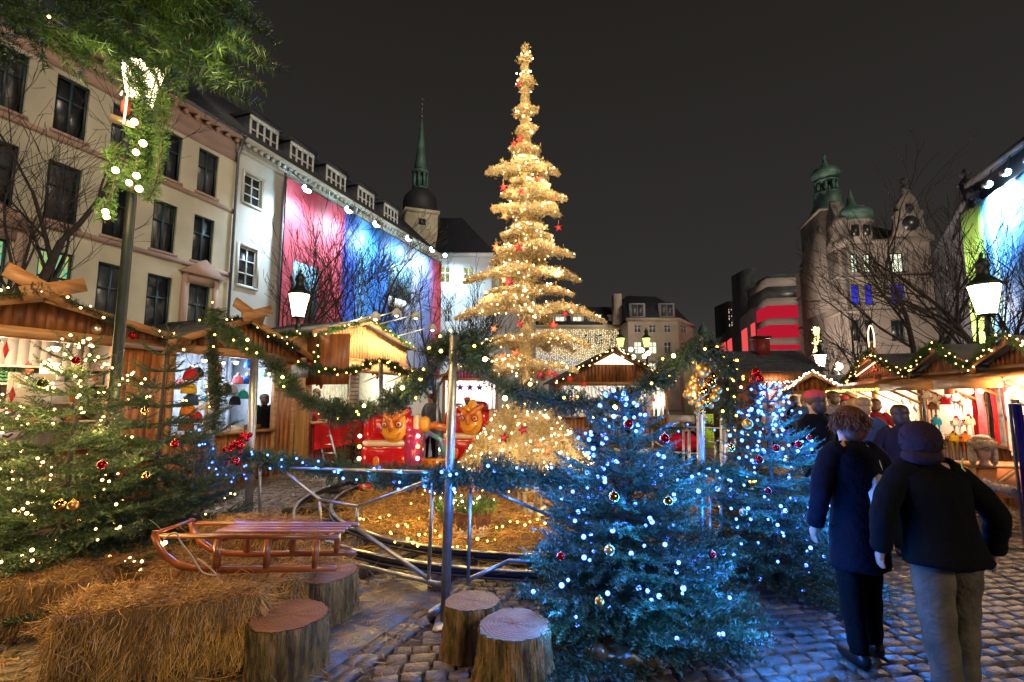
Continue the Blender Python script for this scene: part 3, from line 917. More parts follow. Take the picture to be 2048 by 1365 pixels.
# --- the church lantern far off, small gable house, red lit colonnade, tower block
fr_ = P(1408, 700, 140)
ft = thing("far_church_spire", "tiny copper lantern spire in the distance beyond the corner building", "church", (fr_.x, fr_.y, 0))
zf = lambda py: P(1408, py, 140).z
MB().lathe([(1.6, 0), (1.6, zf(690)), (1.2, zf(686)), (1.2, zf(668)), (1.5, zf(666)), (1.2, zf(658)), (.4, zf(650)), (.1, zf(640))], n=8).build("spire", COPPER, ft)
hg = P(1403, 700, 48)
gh = thing("gabled_kiosk", "small pale gabled kiosk front beyond the hanging gold baubles", "kiosk", (hg.x, hg.y, 0))
zg = lambda py: P(1403, py, 48).z
MB().prism([(-.8, 0), (.8, 0), (.8, zg(698)), (0, zg(677)), (-.8, zg(698))], 0, 3).build("wall", mat("yellow lit board", (.62, .55, .30), .7), gh)
MB().prism([(-.95, zg(699)), (0, zg(675)), (.95, zg(699)), (.95, zg(697)), (0, zg(672)), (-.95, zg(697))], -.1, 3.1).build("roof", SLATE, gh)
pr0 = P(1500, 700, 66); pr1 = P(1418, 700, 118)
WR = Wall((pr1.x, pr1.y), (pr0.x, pr0.y))
DARKW = mat("dark office wall", (.14, .12, .13), .6)
rr = rootat(WR, "colonnade_building", "long grey building with tall niches glowing red", "building")
MB().box(0, WR.L, .1, .9, 0, 1).build("plinth", DARKW, rr)
zt0 = WR.uz(1422, 694)[1]; zt1 = WR.uz(1500, 618)[1]
MB().prism([(0, 0), (WR.L, 0), (WR.L, WR.uz(1503, 612)[1]), (0, WR.uz(1420, 690)[1])], .3, 1.0).build("wall", DARKW, rr)
RGL = emis("red glow panel", (1.0, .10, .10), .75)
for (x0, y0, x1, y1) in ((1420, 700, 1426, 740), (1432, 693, 1438, 745), (1442, 687, 1449, 750), (1454, 679, 1461, 750), (1483, 658, 1492, 750), (1502, 646, 1508, 750)):
    ua = WR.uz(x0, 700)[0]; ub = WR.uz(x1, 700)[0]; zt_ = WR.uz((x0 + x1) / 2, y0)[1]
    MB().box(ua, ub, .1, .29, WR.uz((x0+x1)/2, 755)[1], zt_).build("lit_niche", RGL, rr)
tw = P(1477, 700, 150); zt_ = lambda py: P(1477, py, 150).z
tb = thing("tower_block", "dark slab tower block dotted with columns of small lights", "building", (tw.x, tw.y, 0))
MB().box(-2.6, .4, 0, 10, 0, zt_(603)).box(.4, 2.6, .5, 10, 0, zt_(598)).build("wall", mat("near black cladding", (.02, .02, .022), .5), tb)
lm = MB(); m2 = MB()
for cx_ in (-2.35, -1.6, -1.0, .1):
    z = 14
    while z < zt_(608):
        if random.random() < .8: lm.box(cx_ - .09, cx_ + .09, -.05, -.01, z, z + random.choice((.35, .7)))
        z += 1.0
lm.build("lit_window_column", emis("pinkish lit window", (1, .75, .66), .75), tb)["kind"] = "stuff"

# --- F: banded modern block
yf = 64.0
pf0 = P(1513, 700, yf + 6); pf1 = P(1541, 700, yf); pf2 = P(1603, 700, yf - .5)
CONC = mat("pale concrete", (.40, .36, .33), .8, c2=(.34, .30, .28), scale=.4)
REDP = emis("red backlit window band", (.50, .010, .03), .8)
WF = Wall((pf1.x, pf1.y), (pf2.x, pf2.y)); WF0 = Wall((pf0.x, pf0.y), (pf1.x, pf1.y))
fb = rootat(WF, "modern_block", "modern block with white bands and red lit window rows", "building")
zF = lambda py: WF.uz(1575, py)[1]
relF = (Matrix.Translation(WF.A) @ Matrix.Rotation(WF.ang, 4, 'Z')).inverted() @ (Matrix.Translation(WF0.A) @ Matrix.Rotation(WF0.ang, 4, 'Z'))
def slabF(z0, z1, m, off, name, l0=0, lr0=0):
    o = MB().box(0, WF.L, off, 7, z0, z1).build(name, m, fb)
    o = MB().box(lr0, WF0.L, off, 7, z0, z1).build(name, m, fb); o.matrix_basis = relF
lev = [(795, 700, 'w'), (700, 690, 'r'), (690, 676, 'w'), (676, 650, 'r'), (650, 637, 'w'), (637, 611, 'r'), (611, 596, 'w'), (596, 573, 'd'), (573, 556, 'w')]
for (a, b, t) in lev:
    z0 = 0 if a == 795 else zF(a)
    slabF(z0 + .002, zF(b), {'w': CONC, 'r': REDP, 'd': GLASS_GREY}[t], 0 if t == 'w' else .18, {'w': "concrete_band", 'r': "red_window_band", 'd': "window_band"}[t], lr0=0 if t != 'r' else WF0.L * .6)
mm = MB()
for k in range(6):
    x = (k + .5) * WF.L / 6; mm.box(x - .05, x + .05, .08, .17, zF(700), zF(573))
mm.build("mullion", DARKFRAME, fb)
MB().box(1.0, WF.L, 3, 7, zF(556) + .01, zF(541)).build("penthouse", GLASS_GREY, fb)
mm = MB()
for k in range(14):
    x = k * WF.L / 13; mm.tube([(x, .2, zF(556)), (x, .2, zF(549))], .03, 5)
mm.tube([(0, .2, zF(549)), (WF.L, .2, zF(549))], .04, 5).build("railing", ZINC, fb)
p5 = P(1509, 700, 72)
gs = thing("glass_stair_tower", "narrow dark glass stair tower beside the red banded block", "building", (p5.x, p5.y, 0))
MB().box(-.6, .9, 0, 5, 0, P(1509, 537, 72).z).build("wall", GLASS_GREY, gs)
mm = MB()
for z in np.arange(3, 19, 3.2): mm.box(-.62, .92, -.06, -.01, z, z + .3)
mm.build("floor_edge", DIMW, gs)

# --- G: ornate corner building with copper domes
ORN = mat("weathered pale stucco", (.26, .225, .205), .85, c2=(.19, .165, .15), scale=.5, bump=.2, bscale=6)
g0 = P(1601, 700, 60); g1 = P(1690, 700, 48); g2 = P(1880, 700, 46.5)
WG = Wall((g1.x, g1.y), (g2.x, g2.y)); WG1 = Wall((g0.x, g0.y), (g1.x, g1.y))
zG = lambda py, px=1760: WG.uz(px, py)[1]
gb = rootat(WG, "ornate_building", "ornate corner building with curved gables and two copper onion turrets", "building")
hs = []
rects = [(1702, 508, 1717, 545), (1727, 508, 1742, 545), (1780, 506, 1808, 545), (1703, 569, 1720, 610), (1730, 569, 1746, 610), (1782, 567, 1811, 610), (1704, 640, 1720, 682), (1731, 640, 1747, 682), (1783, 640, 1811, 682)]
for (x0, y0, x1, y1) in rects:
    xm, ym = (x0 + x1) / 2, (y0 + y1) / 2
    hs.append((WG.uz(x0, ym)[0], WG.uz(xm, y1)[1], WG.uz(x1, ym)[0], WG.uz(xm, y0)[1]))
ztG = zG(487)
mb = wall_holes(MB(), 0, WG.L, 0, ztG, hs, 0, .25); mb.box(0, WG.L, .6, 10, 0, ztG)
mb.build("wall", ORN, gb)
def pG(i): return WIN_WHT if i < 3 else (WIN_BLU if i < 5 else (lit_pane("dim blue pane", (.05, .03, .35), .8) if i == 5 else GLASS_DARK))
for i, h in enumerate(hs): window(gb, h, DARKFRAME, pG(i), .2, .1, 3 if i % 3 == 2 else 2, (.7,), .07, ORN)
def pG1(i): return WIN_WHT if i < 3 else (WIN_BLU if i < 6 else GLASS_DARK)
relG = side_facade(gb, WG, WG1, zG(487), ORN, [(1609, 548, 1616, 586), (1631, 542, 1641, 589), (1657, 526, 1674, 566), (1612, 602, 1620, 642), (1628, 594, 1636, 634), (1657, 580, 1675, 625), (1612, 670, 1621, 705), (1632, 660, 1642, 700), (1658, 645, 1675, 690)], pG1, DARKFRAME)
cc = MB().box(-.2, WG.L, -.25, .6, ztG, ztG + .35).box(0, WG.L, -.12, -.001, zG(556), zG(552)).box(0, WG.L, -.12, -.001, zG(625), zG(620))
cc.build("cornice", ORN, gb)
cc = MB().box(0, WG1.L, -.12, -.001, zG(552), zG(548)).box(0, WG1.L, -.12, -.001, zG(625), zG(620)).build("cornice", ORN, gb); cc.matrix_basis = relG
# curved gable on the frontal face
def scroll_gable(W, px0, px1, py_base, py_top, n=24):
    x0 = W.uz(px0, py_base)[0]; x1 = W.uz(px1, py_base)[0]; z0 = W.uz((px0 + px1) / 2, py_base)[1]; z1 = W.uz((px0 + px1) / 2, py_top)[1]
    hw = (x1 - x0) / 2; c = (x0 + x1) / 2; h = z1 - z0
    prof = [(1, 0), (1, .10), (.86, .12), (.72, .22), (.60, .38), (.56, .46), (.64, .50), (.60, .56), (.46, .58), (.42, .70), (.30, .80), (.16, .86), (.10, .88), (.10, .95), (0, 1.0)]
    poly = [(c + hw * a, z0 + h * b) for a, b in prof] + [(c - hw * a, z0 + h * b) for a, b in reversed(prof[:-1])]
    return poly, c, z0, h, hw
poly, c, z0, h, hw = scroll_gable(WG, 1779, 1868, 484, 374)
gm = MB().prism(poly, -.1, .8)
gm.build("gable", ORN, gb)
MB().lathe([(.05, 0), (.5, .1), (.35, .5), (.15, .7), (.4, 1.0), (.4, 1.2), (.05, 1.4)], (c, .3, z0 + h - .3), 8).build("finial", SLATE, gb)
MB().tube([(c, -.15, z0 + h * .33), (c, -.11, z0 + h * .33)], .75, 16).build("oculus", GLASS_DARK, gb)
MB().prism([(c - .35, z0 + h * .58), (c, z0 + h * .5), (c + .35, z0 + h * .58), (c + .3, z0 + h * .68), (c - .3, z0 + h * .68)], -.2, -.1).build("shield", SLATE, gb)
# roof of the ornate building
zro = zG(425)
MB().add([(0,.4,ztG+.35),(WG.L,.4,ztG+.35),(WG.L,10,ztG+.35),(0,10,ztG+.35),(.8,4,zro),(WG.L-3,4,zro),(WG.L-3,7,zro),(.8,7,zro)],
    [(0,1,5,4),(1,2,6,5),(2,3,7,6),(3,0,4,7),(4,5,6,7)]).build("roof", SLATE, gb)
# corner bay with onion cap
def onion(root, c, r, zb, ztip, m, n=16):
    h = ztip - zb
    prof = [(r * .92, 0), (r * 1.06, .02 * h), (r * .95, .05 * h), (r * 1.15, .16 * h), (r * 1.12, .26 * h), (r * .85, .36 * h), (r * .45, .44 * h), (r * .28, .52 * h), (r * .2, .66 * h), (r * .08, .85 * h), (.02, h)]
    return MB().lathe([(a, zb + b) for a, b in prof], c, n).build("onion_dome", m, root, True)
cx = WG.uz(1712, 460)[0]; zb1 = zG(448, 1712)
MB().lathe([(1.55, ztG), (1.55, zb1), (1.75, zb1), (1.75, zb1 + .25)], (cx, .6, 0), 8, R(22.5)).build("turret", ORN, gb)
mm = MB()
for dx in (-.55, .45): mm.box(cx + dx - .25, cx + dx + .35, -1.0, -.85, zG(478, 1712), zG(458, 1712))
mm.build("turret_window", GLASS_DARK, gb)
onion(gb, (cx, .6, 0), 1.6, zb1 + .2, zG(370, 1712), COPPER)
# tall tower on the receding face
tl = WG1.uz(1637, 480)[0]
Mx = relG
def on_g1(mb, name, m, smooth=False):
    o = mb.build(name, m, gb, smooth); o.matrix_basis = Mx; return o
zt1 = lambda py: WG1.uz(1637, py)[1]
u0, u1 = WG1.uz(1608, 470)[0], WG1.uz(1652, 470)[0]
on_g1(MB().box(u0, u1, -.35, 3.4, zG(487) - 6, zt1(432)).box(u0 - .2, u1 + .2, -.55, 3.6, zt1(432), zt1(428)), "tower", ORN)
mm = MB()
for k in range(4):
    x = u0 + (k + .7) * (u1 - u0) / 4.6; mm.box(x, x + .45, -.38, -.36, zt1(474), zt1(458))
on_g1(mm, "tower_window", GLASS_DARK)
um = (u0 + u1) / 2
on_g1(MB().lathe([(1.9, zt1(429)), (1.75, zt1(415)), (1.35, zt1(400)), (1.3, zt1(378)), (1.4, zt1(376)), (1.1, zt1(374))], (um, 1.5, 0), 8, R(22.5)), "lantern_base", COPPER)
mm = MB()
for k in range(8):
    an = R(22.5 + 45 * k); mm.tube([(um + .95 * math.cos(an), 1.5 + .95 * math.sin(an), zt1(375)), (um + .95 * math.cos(an), 1.5 + .95 * math.sin(an), zt1(352))], .2, 5)
mm.lathe([(.4, zt1(375)), (.4, zt1(352))], (um, 1.5, 0), 8).lathe([(1.2, zt1(353)), (1.3, zt1(349)), (1.0, zt1(347))], (um, 1.5, 0), 8)
on_g1(mm, "lantern", COPPER)
on_g1(MB().lathe([(1.0, zt1(348)), (1.45, zt1(340)), (1.5, zt1(333)), (1.1, zt1(322)), (.5, zt1(317)), (.3, zt1(310)), (.12, zt1(298)), (.22, zt1(295)), (.04, zt1(284))], (um, 1.5, 0), 16), "onion_dome", COPPER, True)
poly, c, z0, h, hw = scroll_gable(WG1, 1650, 1690, 500, 395)
on_g1(MB().prism(poly, -.12, .7), "gable", ORN)

# --- H: dark patterned building, I: floodlit banner at the far side
BRK = mat("dark blue grey brick", (.035, .035, .05), .85, c2=(.02, .022, .032), scale=1)
h0 = P(1882, 700, 46); h1 = P(1966, 700, 31.5)
rc = []
for cx_ in (1893, 1911, 1930, 1951):
    for cyy in (490, 540, 590, 640):
        s_ = (cx_ - 1882) / 84
        k = 1 + .35 * s_
        yy = 795 - (795 - cyy) * k
        rc.append((cx_ - 4 - 2 * s_, yy - 14 * k, cx_ + 4 + 2 * s_, yy + 12 * k))
hH, WH, _ = simple_house("dark_brick_building", "tall dark brick building with rows of windows beside the floodlit banner", (h0.x, h0.y), (h1.x, h1.y), 10, Wall((h0.x, h0.y), (h1.x, h1.y)).uz(1900, 470)[1], BRK, SLATE, rc,
    lambda i: lit_pane("faint teal pane", (.12, .22, .30), .35) if (i * 7) % 5 == 0 else GLASS_DARK, ZINC)
poly, c, z0, h, hw = scroll_gable(WH, 1906, 1958, 455, 345)
zHt = WH.uz(1900, 470)[1]
poly = [(a, b) for a, b in poly]
MB().prism([(c + hw, zHt - .5)] + poly[1:-1] + [(c - hw, zHt - .5)], -.1, .8).build("gable", BRK, hH)
MB().lathe([(.05, 0), (.5, .1), (.3, .5), (.15, .7), (.35, .9), (.05, 1.3)], (c, .3, z0 + h - .3), 8).build("finial", SLATE, hH)
MB().prism([(.2, zHt), (10, zHt), (6, zHt + 3.5), (3, zHt + 3.5)], 0, WH.L, 'x').build("roof", SLATE, hH)
i0 = P(1967, 700, 31.4); i1 = P(2130, 700, 24.5)
WI = Wall((i0.x, i0.y), (i1.x, i1.y))
ib = rootat(WI, "scaffolded_building", "dark building wrapped by a floodlit green and blue banner", "building")
zI = WI.uz(1970, 372)[1]
MB().box(0, WI.L, .3, 10, 0, zI + 1.2).build("wall", BRK, ib)
MB().box(0, WI.L, -.1, .29, zI + .7, zI + 1.0).build("cornice", BRK, ib)
LIME = (.38, .72, .14)
bm2 = banner_mat("green banner print", [(0, LIME), (.30, LIME), (.36, (.06, .28, .62)), (.42, (.06, .22, .62)), (.48, (.25, .55, .62)), (.54, (.05, .2, .6)), (1, (.05, .2, .6))], 1, None)
ban2 = rootat(WI, "advertising_banner", "floodlit lime green and blue banner at the photo's edge", "banner")
z2 = WI.uz(1970, 410)[1]
MB().box(.1, WI.L, -.5, -.46, 3.5, z2).build("printed_sheet", bm2, ban2)
fr = MB().box(.02, .1, -.5, -.4, 3, z2 + .2).box(.1, WI.L, -.44, -.36, z2, z2 + .1).build("scaffold_frame", ZINC, ban2)
for (px, py, Y, lb) in ((1977, 369, 28, "lower blue white floodlight above the lime green banner"), (2013, 345, 26.5, "higher blue white floodlight above the lime green banner"), (2062, 318, 25, "floodlight above the green banner just past the photo's edge")):  # third floodlight is unseen, added to brighten the banner
    p = P(px, py, Y); fl = thing("floodlight", lb, "floodlight", p, WI.ang, "floodlights above the green banner")
    MB().box(-.2, .2, -.25, -.1, -.12, .12).build("housing", ZINC, fl)
    MB().ball((0, 0, -.02), .22, 12, 8, 1.3, .8, .8).build("lens", FLOOD_E, fl)
    q = WI.world(WI.uz(px, py)[0], .29, zI + 1.1)
    lq = Matrix.Rotation(-WI.ang, 3, 'Z') @ (q - p)
    MB().bar((0, .0, .12), lq, .05).build("arm", ZINC, fl)
    l = lamp('SPOT', (0, .1, -.5), 17000, (.6, .88, 1.0), .4, fl, "flood_glow", spot_size=R(160), spot_blend=1.0)
    l.rotation_euler = Vector((.3, 1.0, -1.2)).to_track_quat('-Z', 'Y').to_euler()
# =================================================================== STREET LAMPS
def street_lamp(label, loc, H, s=1.0, power=60, group="gas style street lamps", glow=LAMPGLASS, lean=0.0):
    root = thing("street_lamp", label, "street lamp", loc, random.uniform(0, .8), group)
    pole = MB().lathe([(.17*s, 0), (.17*s, .12), (.13*s, .2), (.12*s, .5), (.09*s, .6), (.07*s, .75), (.055*s, 1.3), (.05*s, H - 1.0*s), (.075*s, H - .97*s), (.05*s, H - .93*s), (.04*s, H - .75*s), (.09*s, H - .72*s)], n=12)
    pole.build("pole", IRON, root, True)
    z0 = H - .70 * s
    MB().lathe([(.12*s, z0), (.215*s, z0 + .46*s)], n=4, rot=PI/4).lathe([(.12*s, z0), (.212*s, z0 + .46*s)], n=8).build("lamp_glass", glow, root)
    fr = MB()
    for k in range(4):
        an = PI/4 + k * PI/2
        fr.bar((.124*s*math.cos(an), .124*s*math.sin(an), z0 - .01), (.222*s*math.cos(an), .222*s*math.sin(an), z0 + .47*s), .010*s)
    fr.lathe([(.12*s, z0 - .03*s), (.12*s, z0)], n=8)
    fr.build("lamp_frame", IRON, root)
    MB().lathe([(.235*s, z0 + .47*s), (.23*s, z0 + .5*s), (.12*s, z0 + .60*s), (.085*s, z0 + .64*s), (.085*s, z0 + .76*s), (.11*s, z0 + .78*s), (.08*s, z0 + .86*s), (.02*s, z0 + .93*s), (.035*s, z0 + .96*s), (.005, z0 + 1.02*s)], n=12).build("lamp_cap", IRON, root, True)
    lamp('POINT', (0, 0, z0 + .2*s), power, (1, .66, .36), .16*s, root, "lamp_glow")
    root.rotation_euler[0] = lean
    return root
def base(px, py_ref, Y):
    p = P(px, py_ref, Y); p.z = 0; return p
IRON.node_tree.nodes  # keep
def lamp_at(label, px, py_glass, Y, s, power, glow=LAMPGLASS):
    p = P(px, py_glass, Y)
    H = p.z + .47 * s
    return street_lamp(label, (p.x, p.y, 0), H, s, power, glow=glow)
lamp_at("lit street lamp rising behind the stalls before the banner's red end", 598, 612, 12.5, 1.22, 1300)
lamp_at("lit street lamp between the garlanded stall gables, nearest the green banner", 1971, 600, 8.6, 1.08, 1000)
lamp_at("small lit street lamp beyond the white lit gable of the far stall", 1641, 722, 26, 1.3, 400)
YG = emis("yellow green lantern glass", (.85, .95, .25), 1.6)
lamp_at("greenish lantern above the far stall roof, nearer the curtain of lights", 1241, 686, 55, 2.2, 9000, YG)
lamp_at("greenish lantern in front of the corner building's lit windows", 1293, 686, 55, 2.2, 9000, YG)
for px, py, Y, pw, lb in ((1676, 733, 36, 9000, "small round globe lamp far behind the white lit gable"), (1556, 752, 44, 7000, "round globe lamp hidden behind the shingled hut's roof"), (1855, 752, 30, 500, "round globe lamp behind the garlanded gables")):  # last two globes are unseen lamps, added to brighten the buildings
    q = P(px, py, Y); gl_ = thing("globe_lamp", lb, "street lamp", (q.x, Y, 0), 0, None)
    MB().tube([(0, 0, 0), (0, 0, q.z - .3)], [.09, .05], 8).build("pole", IRON, gl_, True); MB().ball((0, 0, q.z), .3, 14, 10).build("globe", LAMPGLASS, gl_, True)
    lamp('POINT', (0, -.5, q.z + .1), pw, (1, .80, .62), .3, gl_, "lamp_glow")
lp = P(250, 150, 5.3)
street_lamp("tall dark green lamp post wrapped in hanging garland among the fir trees", (P(231, 760, 5.3).x, 5.3, 0), lp.z + .3, .95, 220)

# =================================================================== BARE TREES
TWIG = mat("bare tree bark", (.055, .042, .036), .85, c2=(.028, .022, .02), scale=8, bump=.4)
def bare_tree(label, base_, H, seed, spread=.55, r0=.14, fork=.3, depth=7, up=.35, group="bare trees on the square"):
    g = random.Random(seed)
    root = thing("bare_tree", label, "tree", base_, 0, group)
    trunk = MB(); limbs = MB(); rmin = base_[1] * .00032 + .002
    def grow(p, d, L, r, lev):
        n = 4 if lev < 2 else 3
        pts = [p]; rs = [r]; q = p.copy(); dd = d.copy()
        for i in range(n):
            dd = (dd + Vector((g.gauss(0, .10), g.gauss(0, .10), g.gauss(.03, .06)))).normalized()
            q = q + dd * L / n; pts.append(q.copy()); rs.append(max(r * (1 - .26 * (i + 1) / n), rmin))
        (trunk if lev == 0 else limbs).tube(pts, rs, 7 if lev < 2 else (4 if lev < 4 else 3), False)
        if lev >= depth: return
        k = 3 if lev < 2 else (2 if lev < depth - 1 else 2)
        for j in range(k + (1 if g.random() < .45 else 0)):
            t = g.uniform(.45, 1.0) if j else 1.0
            idx = min(n, max(1, int(t * n))); bp = pts[idx]
            side = Vector((g.gauss(0, 1), g.gauss(0, 1), g.gauss(0, .5))); side = (side - dd * side.dot(dd)).normalized()
            sp = spread * g.uniform(.6, 1.35) * (1 if j else .45)
            nd = (dd + side * sp + Vector((0, 0, up * .25))).normalized()
            grow(bp, nd, L * g.uniform(.66, .86), rs[idx] * (.78 if j == 0 else .6), lev + 1)
    p = Vector((0, 0, 0)); L0 = H * fork
    grow(p, Vector((0, 0, 1)), L0, r0, 0)
    trunk.build("trunk", TWIG, root, True)
    limbs.build("crown", TWIG, root)
    return root
bare_tree("large bare tree in front of the cream townhouse", base(152, 700, 12.0), 14.0, 5, .60, .20, .25, 7)
bare_tree("bare tree before the red end of the banner", base(548, 700, 19.0), 10.5, 8, .5, .14, .30, 7)
bare_tree("bare tree silhouetted against the blue part of the banner", base(745, 700, 22.0), 11.0, 14, .6, .15, .30, 7)
bare_tree("slim bare tree in front of the white corner house", base(884, 700, 27.0), 10.5, 17, .5, .13, .33, 7)
bare_tree("thin bare tree beside the golden tree, before the white corner house", base(950, 700, 33), 8.5, 23, .45, .12, .33, 6)
bare_tree("large bare tree in front of the ornate corner building", base(1815, 700, 18), 10.5, 31, .62, .17, .28, 6)
bare_tree("bare tree against the lime green banner by the lit lamp", base(2000, 700, 13), 9.0, 37, .62, .15, .26, 7)
bare_tree("dim bare tree in front of the blue lit windows", base(1712, 700, 24), 7.4, 41, .6, .12, .28, 5)
bare_tree("bare tree behind the garlanded gables, between lamp and large tree", base(1905, 700, 22), 8.6, 43, .6, .13, .28, 5)
bare_tree("low bare tree beside the small far street lamp", base(1660, 760, 34), 7.5, 47, .6, .13, .25, 6)

# =================================================================== MARKET STALLS
FELTG = mat("grey roof felt", (.10, .10, .10), .8, c2=(.06, .06, .065), scale=2, bump=.2)
GAP_LIGHT = (1.0, .80, .56)
def stall(W, u0, u1, label, zb=2.45, bh=.16, ze=2.72, up=None, zp=3.3, opening=None, plank=PLANK, lower=PLANK, inner=WHITEBOARD, depth=2.2, awn=None,
          power=60, lcol=GAP_LIGHT, counter=1.02, name="market_stall", roofm=FELTG, side_open=False, nl=2, cross=False, ly=.7, cat="market stall", roof_over=.25):
    up = (u0 + u1) / 2 if up is None else up
    root = rootat(W, name, label, cat)
    opening = opening or [(u0 + .12, u1 - .12)]
    ztop = lambda x: ze + (zp - ze) * (1 - abs(x - up) / (max(up - u0, .01) if x < up else max(u1 - up, .01)))
    planks(MB(), u0, u1, -.03, .0, K(zb + bh), ztop).build("gable", plank, root)
    MB().box(u0 - .05, u1 + .05, -.07, .05, zb, zb + bh - .002).build("beam", TIMBER, root)
    # walls between the openings and below the counter
    x = u0
    for (a, b) in opening + [(u1, u1)]:
        if a - x > .05: planks(MB(), x, a, 0, .03, K(0), K(zb - .002)).build("front_wall", plank, root)
        if b > a:
            planks(MB(), a, b, .0, .03, K(0), K(counter - .05)).build("counter_front", lower, root)
            MB().box(a, b, -.14, .42, counter - .048, counter).build("counter_top", TIMBER, root)
        x = b
    MB().box(u0, u0 + .04, .035, depth, 0, ze).build("side_wall", plank, root)
    MB().box(u1 - .04, u1, .035, depth, 0, ze).build("side_wall", plank, root)
    planks(MB(), u0 + .045, u1 - .045, depth - .04, depth, K(0), K(ze), .16).build("back_wall", inner, root)
    MB().box(u0 + .045, u1 - .045, .05, depth - .05, zb + bh + .02, zb + bh + .05).build("ceiling", inner, root)
    for q in (u0 + .045, u1 - .055): MB().box(q, q + .01, .05, depth - .05, 0, zb + bh).build("lining", inner, root)
    for x in {u0 + .06, u1 - .06, *[a - .04 for a, b in opening if a > u0 + .2], *[b + .04 for a, b in opening if b < u1 - .2]}:
        MB().box(x - .05, x + .05, -.05, .05 - .002, 0, zb - .004).build("post", TIMBER, root)
    ov = .22; t = .05
    rm = MB()
    rl = [(u0 - ov, ze - ov * (zp - ze) / (up - u0)), (up, zp), (up, zp + t), (u0 - ov, ze - ov * (zp - ze) / (up - u0) + t)]
    rr_ = [(up, zp), (u1 + ov, ze - ov * (zp - ze) / (u1 - up)), (u1 + ov, ze - ov * (zp - ze) / (u1 - up) + t), (up, zp + t)]
    rm.prism(rl, -roof_over, depth + .1).prism([(a + .0005, b) for a, b in rr_], -roof_over, depth + .1)
    rm.build("roof", roofm, root)
    bm_ = MB()
    for q in (rl, rr_):
        a, b = Vector((q[0][0], -roof_over - .015, q[0][1] - .01)), Vector((q[1][0], -roof_over - .015, q[1][1] - .01))
        bm_.bar(a, b, .03, .12)
    bm_.build("bargeboard", TIMBER, root)
    if cross:
        c = MB()
        c.bar((up - .45, -roof_over - .05, zp + .28), (up + .28, -roof_over - .05, zp - .02), .03, .2)
        c.bar((up + .45, -roof_over - .09, zp + .26), (up - .28, -roof_over - .09, zp - .02), .03, .2)
        c.build("crossed_boards", TIMBER, root)
    if awn:
        y1, z0, z1 = awn
        am = MB().add([(u0, -.06, z1), (u1, -.06, z1), (u1, y1, z0), (u0, y1, z0), (u0, -.06, z1 + .03), (u1, -.06, z1 + .03), (u1, y1, z0 + .03), (u0, y1, z0 + .03)],
              np.array([(0,1,2,3),(7,6,5,4),(0,4,5,1),(1,5,6,2),(2,6,7,3),(3,7,4,0)]))
        am.box(u0, u1, y1 - .03, y1 - .002, z0 - .1, z0 + .05)
        k = int((u1 - u0) / 1.2) + 1
        for i in range(k + 1):
            x = u0 + .05 + i * (u1 - u0 - .1) / k
            am.bar((x, -.04, z1 - .55), (x, y1 + .06, z0 - .02), .035)
        am.build("awning", TIMBER, root)
    for i in range(nl):
        a = opening[0][0]; b = opening[-1][1]
        x = a + (b - a) * (i + .5) / nl
        f = MB().lathe([(.03, .09), (.09, 0), (.085, -.005)], (x, ly, zb - .02), 10).build("ceiling_lamp", ZINC, root, True)
        MB().ball((x, ly, zb - .04), .05, 10, 6).build("lamp_bulb", LAMPGLASS, f)
        lamp('POINT', (x, ly, zb - .12), power / nl, lcol, .08, root, "stall_glow")
    return root
SL = Wall((-9 + .334 * 4.2, 4.2), (-9 + .334 * 17.6, 17.6))
def su(px, py): return SL.uz(px, py)
def sw(u, y, z): return SL.world(u, y, z)
# S1
uA, zA = su(62, 592); uE, zE = su(243, 664); uW, _ = su(334, 700); uo, _ = su(222, 740); uo2, _ = su(244, 760)
S1 = stall(SL, uA - (uE - uA), uW, "wooden stall with white shelves of small Christmas goods, nearest on its row", zb=2.5, ze=2.72, up=uA, zp=zA - .03,
      opening=[(uA - (uE - uA) + .1, uo)], power=190, nl=3, cross=True, depth=1.9, counter=.98, lcol=(1, .70, .44))
# S2
uP, zP = su(482, 640); uS2, _ = su(594, 712); uS0 = uW + .02
S2 = stall(SL, uS0 + .02, uS2, "wooden stall selling knitted hats, lit pale blue inside", zb=2.5, ze=2.72, up=uP, zp=zP, opening=[(uS0 + .15, su(418, 760)[0]), (su(430, 760)[0], su(548, 760)[0])],
      power=230, lcol=(.72, .85, 1.0), nl=3, cross=True, depth=1.9, counter=1.02, inner=mat("blue white board", (.6, .66, .75), .6))
# S3 : bright pale gable
u3a, u3b = su(618, 700)[0], su(812, 700)[0]; uP3, zP3 = su(722, 645)
S3 = stall(SL, u3a, u3b, "tall stall with bright pale wooden gable, red counter and spotlights", zb=2.72, bh=.04, ze=3.3, up=uP3, zp=zP3, plank=PLANK_PALE, lower=PLANK_RED, power=330, nl=3,
      depth=2.2, counter=1.1, awn=(-.8, 2.42, 2.7), inner=mat("pale green board", (.66, .70, .58), .6), lcol=(1, .86, .68))
planks(MB(), u3a - .06, u3a - .02, -1.2, 0, K(2.0), K(3.2), .04).build("side_board", PLANK, S3)
